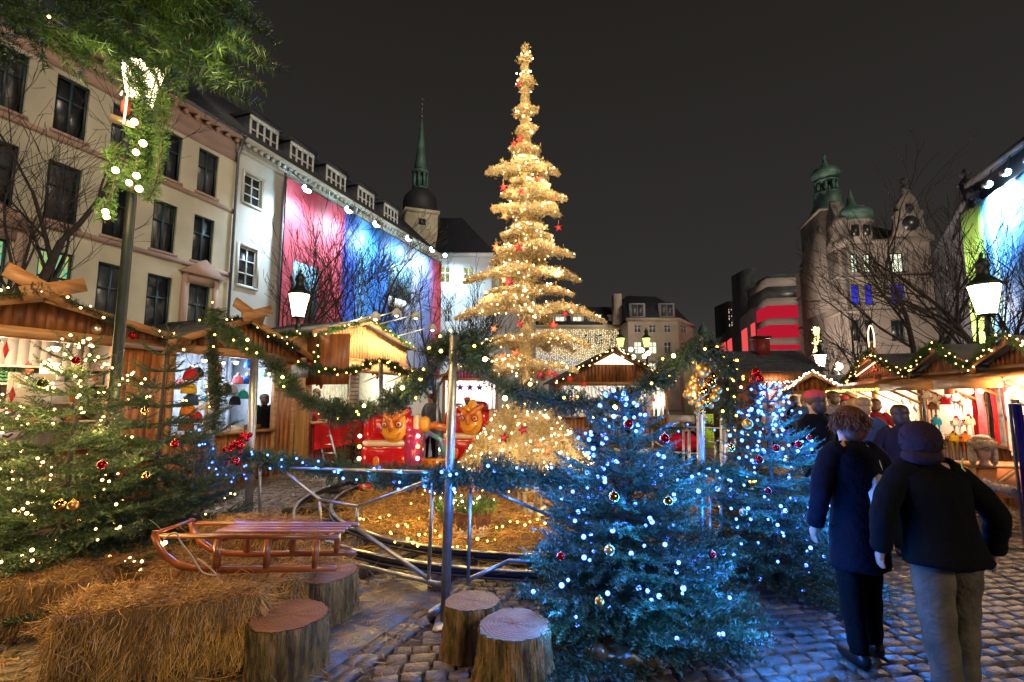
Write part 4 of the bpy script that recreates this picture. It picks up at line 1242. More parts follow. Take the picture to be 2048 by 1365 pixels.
# four spot lamps on arms over its gable
for i, px in enumerate((672, 722, 768, 808)):
    lbl = ["first spot lamp on an arm over the pale gable, near the street lamp", "second arm spot lamp over the pale gable, by its peak", "third arm spot lamp, just past the peak of the pale gable", "last arm spot lamp at the low far end of the pale gable"][i]
    u, _ = su(px - 30, 660); zt_ = 3.3 + (zP3 - 3.3) * (1 - abs(u - uP3) / (uP3 - u3a if u < uP3 else u3b - uP3))
    pr = thing("spot_lamp", lbl, "spot lamp", sw(u, -.3, zt_ + .05), SL.ang, "spot lamps over the pale gable")
    MB().tube([(0, .05, 0), (.5, -.9, .33)], .018, 6).build("arm", WHITEP, pr)
    MB().lathe([(.04, .12), (.12, .04), (.13, -.08)], (.5, -.95, .3), 12).build("lamp_shade", WHITEP, pr, True)
    MB().ball((.5, -.95, .24), .06, 8, 6).build("bulb", LAMPGLASS, pr)
    l = lamp('SPOT', (.5, -1.0, .2), 650, (1, .82, .55), .05, pr, "spot_glow", spot_size=R(110), spot_blend=.8)
    l.rotation_euler = Vector((-.1, 1.0, -.75)).to_track_quat('-Z', 'Y').to_euler()

# S4 purple star stall, S5 centre stall
W4 = Wall((-2.7, 19.5), (-.55, 19.8))
S4 = stall(W4, 0, W4.L, "small stall with magenta cloth and purple stars on a white screen", zb=2.35, bh=.1, ze=2.55, zp=2.9, power=200, nl=2, lcol=(.95, .85, 1.0), plank=mat("magenta cloth", (.5, .03, .12), .7), lower=PLANK_RED, depth=1.6)
PURP = mat("purple felt", (.10, .02, .22), .6)
def star_pts(r, r2=None, n=5, rot=PI / 2):
    r2 = r2 or r * .42
    return [((r if k % 2 == 0 else r2) * math.cos(rot + k * PI / n), (r if k % 2 == 0 else r2) * math.sin(rot + k * PI / n)) for k in range(2 * n)]
for i in range(5):
    p = W4.world(.3 + i * .38, -.02, 2.08)
    st = MB().prism(star_pts(.16), -.015, .015).build("star_ornament", PURP, None, loc=p); st.rotation_euler = (0, 0, W4.ang)
    tag(st, ["purple felt star nearest the pale gabled stall in the magenta stall", "second purple felt star of the magenta stall, next to the nearest", "middle purple felt star of the magenta stall", "fourth purple felt star of the magenta stall", "purple felt star closest to the golden tree in the magenta stall"][i], "star", "purple stars of the magenta stall")
W5 = Wall((P(1118, 760, 18).x, 18.0), (P(1342, 760, 18).x, 18.4))
z5 = W5.uz(1228, 702)[1]; zb5 = W5.uz(1228, 772)[1]
S5 = stall(W5, 0, W5.L, "brown stall with light edged gable behind the golden tree", zb=zb5, bh=.14, ze=zb5 + .2, zp=z5, power=300, nl=3, depth=2.2, lcol=(1, .92, .8))
MB().prism([(W5.L/2 - .75, z5 - .5), (W5.L/2 + .75, z5 - .5), (W5.L/2, z5 - .1)], -.06, -.04).build("lit_gable_sign", emis("lit triangle sign", (1, .85, .6), 2.2), S5)

# S6 dark roofed house with chimney
y6 = 21.5
q0 = P(1428, 760, y6); q1 = P(1628, 760, y6)
W6 = Wall((q0.x, y6), (q1.x, y6 - .4))
r6 = rootat(W6, "market_hut", "broad hut with dark shingle roof and red chimney", "hut")
L6 = W6.L; z6 = lambda py: W6.uz(1520, py)[1]
zr6, ze6 = z6(697), z6(745)
SHINGLE = mat("blue grey shingle", (.06, .065, .08), .7, c2=(.03, .033, .045), scale=6, bump=.4, island=.25)
sh = MB()
nrow = 14
for r_ in range(nrow):
    t0 = r_ / nrow; t1 = (r_ + 1) / nrow + .012
    ya = -.45 + 1.85 * t0; za_ = ze6 + (zr6 - ze6) * t0; yb_ = -.45 + 1.85 * t1; zb_ = ze6 + (zr6 - ze6) * t1
    x = -.2
    xe = L6 + .2 - .5 * t0
    while x < xe:
        w = random.uniform(.18, .3); x2 = min(x + w, xe)
        sh.add([(x, ya, za_ + .03), (x2 - .01, ya, za_ + .03), (x2 - .01, yb_, zb_), (x, yb_, zb_), (x, ya, za_), (x2 - .01, ya, za_)], [(0, 1, 2, 3), (4, 5, 1, 0)])
        x = x2
sh.build("shingle_roof", SHINGLE, r6)
MB().prism([(1.4, zr6 - .01), (3.4, ze6), (3.4, 0), (.2, 0), (.2, ze6 - .02)], 0, L6, 'x').build("wall", PLANK, r6)
MB().box(-.1, L6, -.42, .19, z6(765), ze6 - .03).build("fascia", PLANK, r6)
cx6 = W6.uz(1545, 690)[0]
MB().box(cx6 - .3, cx6 + .3, 1.0, 1.6, zr6 - .3, z6(673)).build("chimney", PLANK_RED, r6)
MB().box(cx6 - .38, cx6 + .38, .92, 1.68, z6(671), z6(667)).build("chimney_cap", SLATE, r6)
um = W6.uz(1515, 800)[0]; um2 = W6.uz(1572, 800)[0]
MB().box(um, um2, -.1, .18, .95, z6(768)).build("window", mat("pinkish lit board", (.75, .55, .45), .6), r6)
mm = MB()
for k in range(4): mm.box(um + k * (um2 - um) / 3 - .03, um + k * (um2 - um) / 3 + .03, -.15, -.101, .95, z6(768))
mm.build("mullion", TIMBER, r6)
lamp('POINT', ((um + um2) / 2, -.9, z6(772)), 60, (1, .6, .45), .1, r6, "hut_glow")
# S7 stall with white lit gable
W7 = Wall((P(1568, 780, 15.5).x, 15.5), (P(1693, 780, 14.6).x, 14.6))
z7p = W7.uz(1628, 747)[1]; z7b = W7.uz(1628, 789)[1]
S7 = stall(W7, 0, W7.L, "small brown stall whose low gable is outlined in dense white lights", zb=z7b, bh=.1, ze=z7b + .12, zp=z7p, power=180, nl=2, depth=2.0, lcol=(1, .78, .5), inner=mat("tan board", (.6, .45, .3), .6))
# right hand row
SR = Wall((5.15 + .334 * 15.5, 15.5), (5.15 + .334 * 4.2, 4.2))
def ru(px, py): return SR.uz(px, py)
r8a, r8b = ru(1715, 760)[0], ru(1842, 760)[0]; uP8, zP8 = ru(1762, 712)
r9a, r9b = r8b + .03, ru(1976, 755)[0]; uP9, zP9 = ru(1908, 694)
r10a, r10b = r9b + .03, ru(2150, 750)[0]; uP10, zP10 = ru(2062, 676)
AW = (-.75, 1.93, 2.12)
S8 = stall(SR, r8a - .4, r8b, "stall with steep garlanded gable, orange lit underside and glaring white interior", zb=2.1, bh=.1, ze=2.22, up=uP8, zp=zP8, power=520, nl=3, depth=2.0, awn=AW, counter=.95, opening=[(r8a - .2, r8a + 1.2), (r8a + 1.35, r8b - .08)])
S9 = stall(SR, r9a, r9b, "stall with bright green garlanded gable and animal hats hanging in front", zb=2.1, bh=.1, ze=2.22, up=uP9, zp=zP9, power=190, nl=2, depth=2.0, awn=AW, counter=.95)
S10 = stall(SR, r10a, r10b, "stall with hanging scarves, nearest on its row at the photo's edge", zb=2.1, bh=.1, ze=2.22, up=uP10, zp=zP10, power=150, nl=2, depth=2.0, awn=AW, counter=.95)
# background roofs behind the right row
for (px0, px1, pyt, Y, lb, m) in ((1800, 1908, 728, 17.5, "long dark felt stall roof behind the first garlanded gable", FELTG), (1922, 2060, 690, 13, "pale grey felt stall roof behind the nearer garlanded gables", mat("pale felt", (.28, .26, .23), .8)), (1668, 1722, 748, 24, "distant grey stall roof beyond the white lit gable", FELTG)):
    a = P(px0, 740, Y); b = P(px1, 740, Y); W_ = Wall((a.x, Y), (b.x, Y)); zt_ = P(1900, pyt, Y).z
    q = rootat(W_, "stall_roof_hut", lb, "hut")
    MB().prism([(0, 1.9), (2.6, 1.9), (1.3, zt_)], 0, W_.L, 'x').build("roof", m, q)
    MB().box(.05, W_.L - .05, .1, 2.5, 0, 1.89).build("wall", PLANK, q)

# =================================================================== GABLE GARLANDS AND LIGHTS ON STALLS
def wpts(W, lst): return [W.world(u, y, z) for (u, y, z) in lst]
def gable_garland(W, u0, z0, up, zp, u1, z1, y, label, r=.1, bulb=W_BULB, bstep=.16, br=.013, seed=0, dens=140, needle=NEEDLE, sag=.0):
    a = W.world(u0, y, z0); p = W.world(up, y, zp); b = W.world(u1, y, z1)
    ctrl = [a, a.lerp(p, .33) + Vector((0, 0, -sag)), a.lerp(p, .66), p, p.lerp(b, .33), p.lerp(b, .66) + Vector((0, 0, -sag)), b]
    return garland(label, ctrl, r, dens, bulb, bstep, br, "garlands on stall gables", needle, seed)
gable_garland(SL, uA - (uE - uA), zE, uA, zA + .06, uE, zE, -.33, "fir garland with warm bulbs along the gable of the nearest goods stall", .09, seed=1, bstep=.2, br=.014)
q = [P(243, 664, 8.2), P(290, 694, 8.6), P(345, 697, 9.0), P(400, 672, 9.3), P(430, 655, 9.5), P(480, 640, 10.2), P(540, 672, 10.6), P(600, 700, 11.4)]
garland("fir garland sagging from the goods stall across to the knitted hat stall", q, .10, 140, W_BULB, .2, .015, "garlands on stall gables", seed=2)
gable_garland(SL, u3a - .05, 3.22, uP3, zP3 + .08, u3b, 3.28, -.3, "bright green garland over the pale gable under its spot lamps", .10, seed=3, bstep=.3, br=.015, needle=NEEDLE_FRESH)
garland("short garland hanging down the edge of the pale gabled stall", [sw(u3a - .1, -.35, 3.2), sw(u3a - .12, -.35, 2.7), sw(u3a - .1, -.35, 2.3)], .1, 130, W_BULB, .14, .015, "garlands on stall gables", NEEDLE_FRESH, 4)
garland("green garland along the fascia beside the street lamp", [sw(su(538, 665)[0], -.1, 3.05), sw(su(575, 660)[0], -.1, 3.15), sw(u3a - .1, -.1, 3.2)], .1, 130, W_BULB, .3, .013, "garlands on stall gables", NEEDLE_FRESH, 5)
gable_garland(W5, -.2, zb5 + .1, W5.L / 2, z5 + .05, W5.L + .2, zb5 + .1, -.35, "garland with small warm bulbs on the brown gable behind the golden tree", .09, seed=6, bstep=.17, br=.022)
gable_garland(SR, r8a, 2.15, uP8, zP8 + .06, r8b, 2.2, -.33, "green garland with bulbs on the steep orange lit gable", .10, seed=7, bstep=.11, br=.013, needle=NEEDLE_FRESH)
gable_garland(SR, r9a, 2.2, uP9, zP9 + .06, r9b, 2.2, -.33, "bright green garland on the middle gable beside the street lamp", .10, seed=8, bstep=.12, br=.012, needle=NEEDLE_FRESH, dens=190)
gable_garland(SR, r10a, 2.2, uP10, zP10 + .06, r10b, 2.2, -.33, "green garland on the gable cut by the photo's edge", .10, seed=9, bstep=.10, br=.012, needle=NEEDLE_FRESH)
def dense_string(label, pts, mat_, r, step, spread, seed=0, group="dense light strings on stalls"):
    path = smooth_path(pts, 6)
    return light_string(label, along(path, step, spread, seed), mat_, r, group, wire=False)
WHB = emis("dense white bulb", (1.0, .90, .68), 7)
GDB = emis("gold tinsel bulb", (1.0, .72, .16), 3.0)
a, p_, b = W7.world(0, -.3, z7b + .12), W7.world(W7.L / 2, -.3, z7p + .06), W7.world(W7.L, -.3, z7b + .12)
dense_string("dense white lights outlining the low gable of the small brown stall", [a, a.lerp(p_, .5), p_, p_.lerp(b, .5), b], WHB, .018, .035, .05, 1)
dense_string("dense warm white lights under the eave of the shingled hut", [W6.world(W6.uz(1518, 765)[0], -.5, z6(766)), W6.world(W6.uz(1548, 765)[0], -.5, z6(766)), W6.world(W6.uz(1577, 765)[0], -.5, z6(766))], WHB, .022, .05, .07, 2)
dense_string("pinkish white lights running down the near edge of the shingled hut's roof", [W6.world(.0, -.5 + 1.8, z6(700)), W6.world(0, -.3, z6(735)), W6.world(0.3, -.5, z6(765))], emis("pinkish bulb", (1, .62, .5), 6), .026, .08, .07, 3)
dense_string("band of gold tinsel lights under the awning of the glaring white stall", [SR.world(r8a - .3, -.8, 1.86), SR.world((r8a + r8b) / 2, -.8, 1.87), SR.world(r8b, -.8, 1.88)], GDB, .012, .02, .03, 4)
# orange strip on steep gable underside
dense_string("pink rope light along the inside of the steep orange lit gable", [SR.world(r8a + .25, -.1, 2.3), SR.world(uP8 - .1, -.1, zP8 - .15)], emis("salmon bulb", (1, .42, .22), 6), .014, .03, .004, 5)
lamp('POINT', SR.world(uP8 - .1, -.25, 2.45), 9, (1, .4, .15), .1, None, "rope_glow")
# loop of salmon light and glowing column above the stalls
lo = thing("light_loop", "salmon rope light loop standing on the steep garlanded gable", "fairy lights", SR.world(uP8 + .05, -.2, zP8), SR.ang)
lpts = [Vector((.22 * math.sin(t) * (1 if t < PI else .9), 0, .42 - .36 * math.cos(t))) for t in np.linspace(0, 2 * PI, 26)]
MB().tube(lpts, .012, 6).build("rope_light", emis("salmon rope", (1, .5, .3), 5), lo)
MB().prism([(-.2, -.1), (0, .12), (-.02, .32), (-.22, .15)], -.02, .02).prism([(.22, -.1), (0, .12), (.04, .34), (.24, .15)], -.02, .02).build("crossed_boards", TIMBER, lo)
cl = thing("light_column", "glowing yellow column of lights standing above the small far street lamp", "fairy lights", P(1635, 705, 27) * 1.0, 0)
cl.location.z = 0
h0_, h1_ = P(1635, 706, 27).z, P(1635, 655, 27).z
MB().tube([(0, 0, 0), (0, 0, h1_)], .05, 6).build("pole", IRON, cl)
bulbs_on(cl, [Vector((random.gauss(0, .08), random.gauss(0, .08), random.uniform(h0_, h1_))) for _ in range(170)], emis("gold column bulb", (1, .74, .22), 6), .03)
# ring chandelier of lights
for i, (px, py) in enumerate(((1245, 707), (1261, 697), (1281, 698), (1289, 706), (1275, 717), (1256, 712), (1298, 715))):
    pass
rg = thing("light_ring", "cluster of glowing glass balls on a ring above the centre stall", "fairy lights", P(1270, 707, 18.2), 0)
mb = MB()
for i in range(7):
    an = i * 2 * PI / 7
    q = Vector((.48 * math.cos(an), .2 * math.sin(an), .16 * math.sin(an)))
    MB().ball(q, .085, 12, 8).build("glow_ball", WHB, rg)
MB().tube([(.48 * math.cos(t), .2 * math.sin(t), .16 * math.sin(t)) for t in np.linspace(0, 2 * PI, 20)], .012, 5).build("ring", ZINC, rg)
MB().tube([(0, 0, -.9), (0, 0, .15)], .015, 5).build("stem", ZINC, rg)
# =================================================================== FIR TREES
def at(px, py, Y): return P(px, py, Y)
t1, tips1 = fir_tree("fir_tree", "tall green fir tree with warm lights, left of the tall lamp post, behind straw bales", base(150, 760, 4.55), P(150, 668, 4.55).z, 1.12, 13, 10, seed=3, dens=1.0, lean=(.05, 0), bl=1.05)
t2, tips2 = fir_tree("fir_tree", "green fir tree with red baubles standing just right of the tall lamp post", base(322, 780, 5.3), P(328, 655, 5.3).z, .95, 12, 9, seed=4, lean=(.03, 0))
t3, tips3 = fir_tree("fir_tree", "fir tree cut by the photo's edge beside the shelf stall", base(-30, 780, 4.9), 1.75, 1.0, 10, 9, seed=5)
t4, tips4 = fir_tree("fir_tree", "low dark fir beside the blue lit fence, nearest the red bauble cluster", base(390, 900, 5.2), P(400, 868, 5.2).z, .55, 9, 9, seed=6)
tb1, tipsb1 = fir_tree("fir_tree", "wide low fir covered in blue lights behind the two tree stumps", base(1246, 900, 3.75), P(1250, 782, 3.75).z, .82, 14, 13, seed=7, dens=1.1, z0=.2, bl=1.2)
tb2, tipsb2 = fir_tree("fir_tree", "slimmer fir with blue lights and many baubles beside the walking people", base(1540, 900, 4.75), P(1548, 765, 4.75).z, .72, 14, 11, seed=8, bl=1.15, z0=.15)
tb3, tipsb3 = fir_tree("fir_tree", "narrow garland wrapped conifer with red bow near the dark roofed hut", base(1478, 900, 6.9), P(1478, 712, 6.9).z, .30, 14, 10, seed=9, bl=.8)
# low branches by the straw behind the sled, light green fir at the train
t5, _ = fir_tree("fir_tree", "small light green fir standing behind the red train car", base(705, 900, 10.6), P(705, 850, 10.6).z, .45, 8, 8, needle=NEEDLE_FRESH, seed=10)

def pick(tips, n, seed, lo=0, hi=99, front=None):
    g = random.Random(seed); q = [p for p in tips if lo < p.z < hi]
    return [g.choice(q).lerp(Vector((g.uniform(-.02, .02), 0, 0)) + g.choice(q), g.uniform(0, .06)) + Vector((g.uniform(-.03, .03), g.uniform(-.05, .02), g.uniform(-.03, .03))) for _ in range(n)]
def tree_lights(label, tips, ctr, n, m_, r, seed, frac=(.45, 1.02), H=2, lo=.2):
    g = random.Random(seed); out = []
    q = [p for p in tips if p.z > lo and p.y < ctr[1] + .12]
    for _ in range(n):
        p = g.choice(q); k = g.uniform(*frac)
        out.append(Vector((ctr[0] + (p.x - ctr[0]) * k, ctr[1] + (p.y - ctr[1]) * k, p.z + g.uniform(-.05, .05))))
    out.sort(key=lambda p: (round(p.z * 6), math.atan2(p.y - ctr[1], p.x - ctr[0])))
    root = light_string(label, out, m_, r, "fairy lights on fir trees", wire=False)
    mb = MB()
    for a, b in zip(out, out[1:]):
        if (a - b).length < .45: mb.tube([a, (a + b) / 2 + Vector((0, 0, -.03)), b], .0028, 3, False)
    if mb.n: mb.build("wire", WIRE, root)
    return out
tree_lights("warm fairy lights on the tall fir by the lamp post", tips1, t1.location, 165, W_BULB, .0105, 1, (.7, 1.08))
tree_lights("warm fairy lights on the fir with red baubles", tips2, t2.location, 45, W_BULB, .010, 2, (.7, 1.08))
tree_lights("warm fairy lights on the fir at the photo's edge", tips3, t3.location, 50, W_BULB, .010, 3, (.7, 1.08))
tree_lights("blue white fairy lights on the wide low fir", tipsb1, tb1.location, 125, B_BULB, .0138, 4, (.66, 1.10), lo=.25)
tree_lights("blue white fairy lights on the slimmer fir", tipsb2, tb2.location, 180, B_BULB, .0138, 5, (.6, 1.10), lo=.1)
tree_lights("yellow lights on the narrow garlanded conifer", tipsb3, tb3.location, 26, Y_BULB, .016, 6, (.6, 1.0))
def glows(ctr, R_, z0, z1, n, power, color, seed, rad=.07, shell=1.06):
    g = random.Random(seed)
    for i in range(n):
        z = z0 + (z1 - z0) * (i + .5) / n
        rr = R_ * (1 - .8 * (z - z0) / (z1 - z0 + .3)) * shell
        a = -PI / 2 + g.uniform(-1.5, 1.5)
        lamp('POINT', (ctr[0] + rr * math.cos(a), ctr[1] + rr * math.sin(a), z), power, color, rad, None, "bulb_glow")
BLUE = (.03, .24, 1.0); WARM = (1.0, .68, .22); YEL = (1.0, .66, .16)
glows(tb1.location, .90, .2, 1.6, 24, 10.5, BLUE, 1)
glows(tb2.location, .64, .12, 1.6, 20, 10.5, BLUE, 2)
glows(t1.location, 1.05, .4, 2.0, 20, 7.0, WARM, 3)
glows(t2.location, .8, .6, 1.9, 5, 5, WARM, 4)
glows(t3.location, .9, .4, 1.5, 6, 9, WARM, 5)

# =================================================================== BAUBLES
def glossy(name, c, rough, metal=.9):
    return mat(name, c, rough, metal, c2=c, scale=1)
RED_GL = glossy("red glass ball", (.42, .008, .012), .12, .75); GOLD_GL = glossy("shiny gold ball", (.75, .42, .12), .1, 1.0)
GOLD_M = glossy("matt gold ball", (.62, .33, .09), .38, .9); GREEN_GL = glossy("olive glass ball", (.14, .15, .04), .2, .8); SILV = glossy("pale champagne ball", (.75, .66, .5), .3, .9)
def bauble(label, p, r, m_, group="baubles on the fir trees"):
    root = thing("bauble", label, "bauble", p, 0, group)
    MB().ball((0, 0, 0), r, 20, 12).build("ball", m_, root, True)
    MB().lathe([(r * .22, 0), (r * .2, r * .22), (.001, r * .24)], (0, 0, r * .96), 8).tube([(0, 0, r * 1.15), (0, 0, r * 1.5)], r * .05, 5).build("cap", GOLD_GL, root)
    return root
for px, py, Y, r, m_, lb in (
    (152, 722, 3.75, .030, RED_GL, "red glass bauble high in the tall fir by the shelf stall"),
    (86, 767, 3.75, .036, GREEN_GL, "olive green bauble hanging before the white shelf stall"),
    (193, 659, 7.6, .075, SILV, "large pale bauble hanging on the gable garland of the goods stall"),
    (265, 672, 7.9, .06, RED_GL, "red bauble hanging on the garland beside the lamp post"),
    (204, 930, 3.5, .030, RED_GL, "red bauble low on the front of the tall fir"),
    (350, 888, 4.3, .033, RED_GL, "red bauble between the warm lit fir and blue garland"),
    (120, 1010, 3.55, .032, GOLD_GL, "gold bauble low in the fir, beside a second one"),
    (146, 1011, 3.5, .032, GOLD_M, "matt gold bauble low in the fir, next to a shiny one"),
    (293, 952, 4.0, .030, GOLD_GL, "shiny gold bauble in the shaded fir right of the lamp post"),
    (290, 822, 4.2, .030, GOLD_GL, "gold bauble on the upper twigs of the fir before the plank wall"),
    (1257, 849, 3.3, .031, RED_GL, "red bauble near the top of the wide blue lit fir"),
    (1329, 878, 3.2, .030, RED_GL, "shiny red bauble on the outer upper twig of the blue fir"),
    (1228, 994, 2.98, .030, GOLD_GL, "gold bauble in the middle of the wide blue fir"),
    (1219, 1101, 2.85, .028, SILV, "pale champagne bauble low in the wide blue fir"),
    (1122, 1113, 3.0, .024, RED_GL, "dark red bauble low on the stump side of the blue fir"),
    (1199, 1203, 2.95, .026, GOLD_M, "dull gold bauble lowest on the wide blue fir"),
    (1336, 1003, 3.05, .028, GOLD_GL, "gold bauble on the fence side of the wide blue fir"),
    (1425, 1110, 3.3, .024, RED_GL, "small red bauble on the dark skirt between the two blue firs"),
    (1495, 849, 4.4, .045, GOLD_M, "matt gold bauble high on the slimmer blue fir"),
    (1462, 896, 4.4, .035, GOLD_GL, "yellow gold bauble on the fence side of the slimmer fir"),
    (1518, 920, 4.15, .033, RED_GL, "red bauble at the middle of the slimmer blue fir"),
    (1552, 897, 4.2, .030, RED_GL, "dark red bauble upper centre of the slimmer blue fir"),
    (1597, 890, 4.3, .032, RED_GL, "crimson bauble on the people side of the slimmer fir"),
    (1619, 876, 4.35, .024, RED_GL, "small red bauble on the outermost twig by the dark coat"),
    (1486, 1025, 4.15, .030, SILV, "dull champagne bauble lower on the slimmer blue fir"),
    (1536, 982, 4.1, .025, RED_GL, "small red bauble beneath the others on the slimmer fir")):
    bauble(lb, at(px, py, Y), r, m_)
def cluster(label, spec, m_list, group, seed):
    root = thing("bauble_cluster", label, "bauble cluster", spec[0][0], 0, group)
    o0 = spec[0][0]
    for i, (p, r) in enumerate(spec):
        MB().ball(p - o0, r, 18, 10).build("ball", m_list[i % len(m_list)], root, True)
    MB().tube([spec[0][0] - o0 + Vector((0, 0, .1)), Vector((0, .03, 0)), spec[-1][0] - o0], .006, 5).build("cord", WIRE, root)
g_ = random.Random(3)
Yg = 4.55
gsp = [(1405, 742, .066), (1386, 774, .062), (1420, 768, .05), (1434, 780, .045), (1377, 790, .05), (1408, 783, .046), (1429, 795, .042), (1390, 797, .045), (1412, 806, .04), (1398, 812, .036), (1421, 812, .03), (1405, 824, .026), (1393, 826, .024), (1388, 760, .04), (1424, 755, .045), (1410, 834, .02), (1383, 805, .03)]
cluster("hanging cluster of matt and shiny gold baubles on the fence post", [(at(a, b, Yg + g_.uniform(-.06, .1)), r) for a, b, r in gsp], [GOLD_M, GOLD_M, GOLD_GL], None, 1)
rsp = [(487, 872, .045), (476, 885, .045), (466, 890, .04), (493, 878, .035), (462, 903, .05), (478, 905, .045), (455, 915, .045), (446, 925, .055), (470, 925, .055), (462, 938, .05), (480, 892, .05), (500, 870, .03), (452, 900, .04), (478, 945, .04)]
cluster("cluster of shiny red baubles at the blue lit end of the fence", [(at(a, b, 5.9 + g_.uniform(-.08, .08)), r) for a, b, r in rsp], [RED_GL], None, 2)
rsp = [(1512, 745, .06), (1520, 758, .05), (1509, 762, .06), (1522, 775, .05), (1515, 785, .045), (1524, 795, .04), (1518, 805, .04)]
cluster("red ribbon bow and balls hanging on the narrow conifer", [(at(a, b, 6.6 + g_.uniform(-.05, .05)), r) for a, b, r in rsp], [RED_GL], None, 3)

# =================================================================== FENCE AROUND THE TRAIN
posts = {}
def post(label, px, pyb, pyt, Y, r=.032, lean=0):
    b = P(px, pyb, Y); t = P(px + lean, pyt, Y)
    root = thing("fence_post", label, "post", (b.x, b.y, 0), 0, "steel posts of the train fence")
    MB().tube([(0, 0, .01), (t.x - b.x, 0, t.z)], r, 14).build("tube", STEEL, root, True)
    MB().box(-.07, .07, -.16, .16, 0, .012).build("foot_plate", STEEL, root)
    return Vector((b.x, b.y, 0)), t
pB, pBt = post("thick steel post in front of the golden tree beside the stump", 890, 1212, 672, 4.02, .037, 18)
pA, pAt = post("steel post behind the sled's seat, near the red bauble cluster", 497, 1028, 716, 7.05, .055, 12)
pC, pCt = post("steel post carrying the hanging gold baubles", 1405, 1150, 688, 4.9, .038, -6)
post("slim steel post beside the knitted hat stall opening", 428, 960, 690, 7.8, .045, -6)
post("short steel post before the red counter stall, under the thin garland", 762, 950, 722, 12.0, .05, 0)
post("slim distant steel post before the grey coated person", 873, 900, 765, 11.0, .03, 4)
post("slim steel post just behind the gold bauble post", 1378, 985, 860, 8.5, .025, 0)
post("second slim steel post behind the gold bauble post", 1367, 985, 860, 8.8, .02, 0)
post("wooden coloured steel post inside the slim blue fir", 1447, 1060, 820, 6.4, .045, 0)
MB_foot = thing("steel_foot", "steel box foot lying on the slabs beside the stump", "foot", G(868, 1235), 0)
MB().bar((.10, .22, .03), (-.03, -.04, .03), .04, .06).build("bar", STEEL, MB_foot)
def frame_panel(label, Wp, segs, w=.028):
    root = thing("metal_barrier", label, "fence", (0, 0, 0), 0, "steel fence panels around the train")
    for (a, b) in segs:
        pa_, pb_ = [Wp.world(*((lambda uz: (uz[0], 0, uz[1]))(Wp.uz(*q)))) for q in (a, b)]
        MB().bar(pa_, pb_, w).build("rail", STEEL, root)
dAB = (pB - pA).normalized()
WAB = Wall((pA.x, pA.y), (pB.x, pB.y))
frame_panel("bent steel fence panel between the sled and the thick post", WAB, [((520, 905), (520, 1040)), ((525, 908), (640, 1000)), ((640, 1000), (718, 1013)), ((718, 1013), (866, 958)), ((640, 1003), (640, 1044)), ((715, 1015), (713, 1056)), ((632, 1045), (713, 1058)), ((713, 1056), (857, 1158)), ((866, 955), (857, 1162)), ((720, 1131), (885, 1170)), ((545, 935), (866, 945))], .026)
WBC = Wall((pB.x, pB.y), (pC.x, pC.y))
frame_panel("bent steel fence panel between the thick post and the blue fir", WBC, [((941, 975), (936, 1168)), ((962, 972), (1100, 1032)), ((1100, 1032), (1180, 1040)), ((936, 1160), (1018, 1122)), ((1018, 1122), (1180, 1125)), ((938, 965), (1395, 985))], .026)
p9a, p9b = G(1370, 985), G(1560, 1000)
W9 = Wall((P(1290, 900, 9.2).x, 9.2), (P(1640, 900, 8.6).x, 8.6))
frame_panel("far steel fence panel before the lime green boards", W9, [((1305, 880), (1340, 904)), ((1340, 904), (1400, 908)), ((1400, 880), (1430, 886)), ((1430, 886), (1470, 862)), ((1430, 886), (1430, 940)), ((1310, 935), (1470, 940)), ((1305, 850), (1305, 940)), ((1470, 850), (1470, 940)), ((1305, 852), (1470, 858))], .03)
frame_panel("bent steel panel part between the gold baubles and slimmer fir", Wall((pC.x, pC.y), (pC.x + 1.2, pC.y - .1)), [((1422, 985), (1442, 1010)), ((1442, 1010), (1442, 1050)), ((1442, 1050), (1425, 1085)), ((1420, 980), (1420, 1100))], .022)

# blue lit garlands on the rail
def px_path(lst): return [P(a, b, c) for a, b, c in lst]
gr = "blue lit garlands on the train fence"
def bgar(label, lst, r=.10, bst=.16, seed=0, dens=240, br=.0085, bulb=B_BULB):
    return garland(label, px_path(lst), r, dens, bulb, bst, br, gr, NEEDLE, seed)
_, path1 = bgar("thick dark garland with blue lights from the red baubles to the thick post", [(482, 908, 6.8), (560, 924, 6.3), (640, 936, 5.8), (720, 948, 5.3), (800, 955, 4.75), (860, 956, 4.3), (905, 958, 3.98)], .135, .13, 21, br=.0125)
_, path2 = bgar("dark garland with blue lights from the thick post to the wide fir", [(890, 945, 4.0), (950, 950, 4.05), (1010, 948, 4.1), (1080, 955, 4.2), (1150, 965, 4.3), (1190, 975, 4.35)], .14, .12, 22, br=.0115)
_, path3 = bgar("garland with blue lights near the foot of the gold bauble cluster", [(1340, 985, 4.5), (1390, 945, 4.7), (1440, 940, 4.85), (1480, 965, 4.9)], .13, .08, 23, br=.0115)
bgar("thin far garland with blue lights before the lime green boards", [(1180, 838, 8.5), (1260, 848, 8.8), (1340, 858, 9), (1400, 848, 9.1), (1440, 856, 9), (1520, 862, 8.8)], .09, .2, 24, 130, .014)
bgar("garland with bright blue lights below the red bauble cluster", [(405, 868, 5.6), (425, 905, 5.6), (440, 935, 5.6), (475, 950, 5.7), (505, 940, 5.9)], .10, .055, 25, 130, .010)
for i, (pth, n) in enumerate(((path1, 8), (path2, 6), (path3, 3))):
    for k in range(n):
        p = pth[int((k + .5) / n * (len(pth) - 1))]
        lamp('POINT', p + Vector((0, -.24, .04)), 3.2, BLUE, .03, None, "bulb_glow")
for px, py in ((432, 900), (440, 935), (480, 955)): lamp('POINT', P(px, py, 5.45), 2.0, BLUE, .03, None, "bulb_glow")
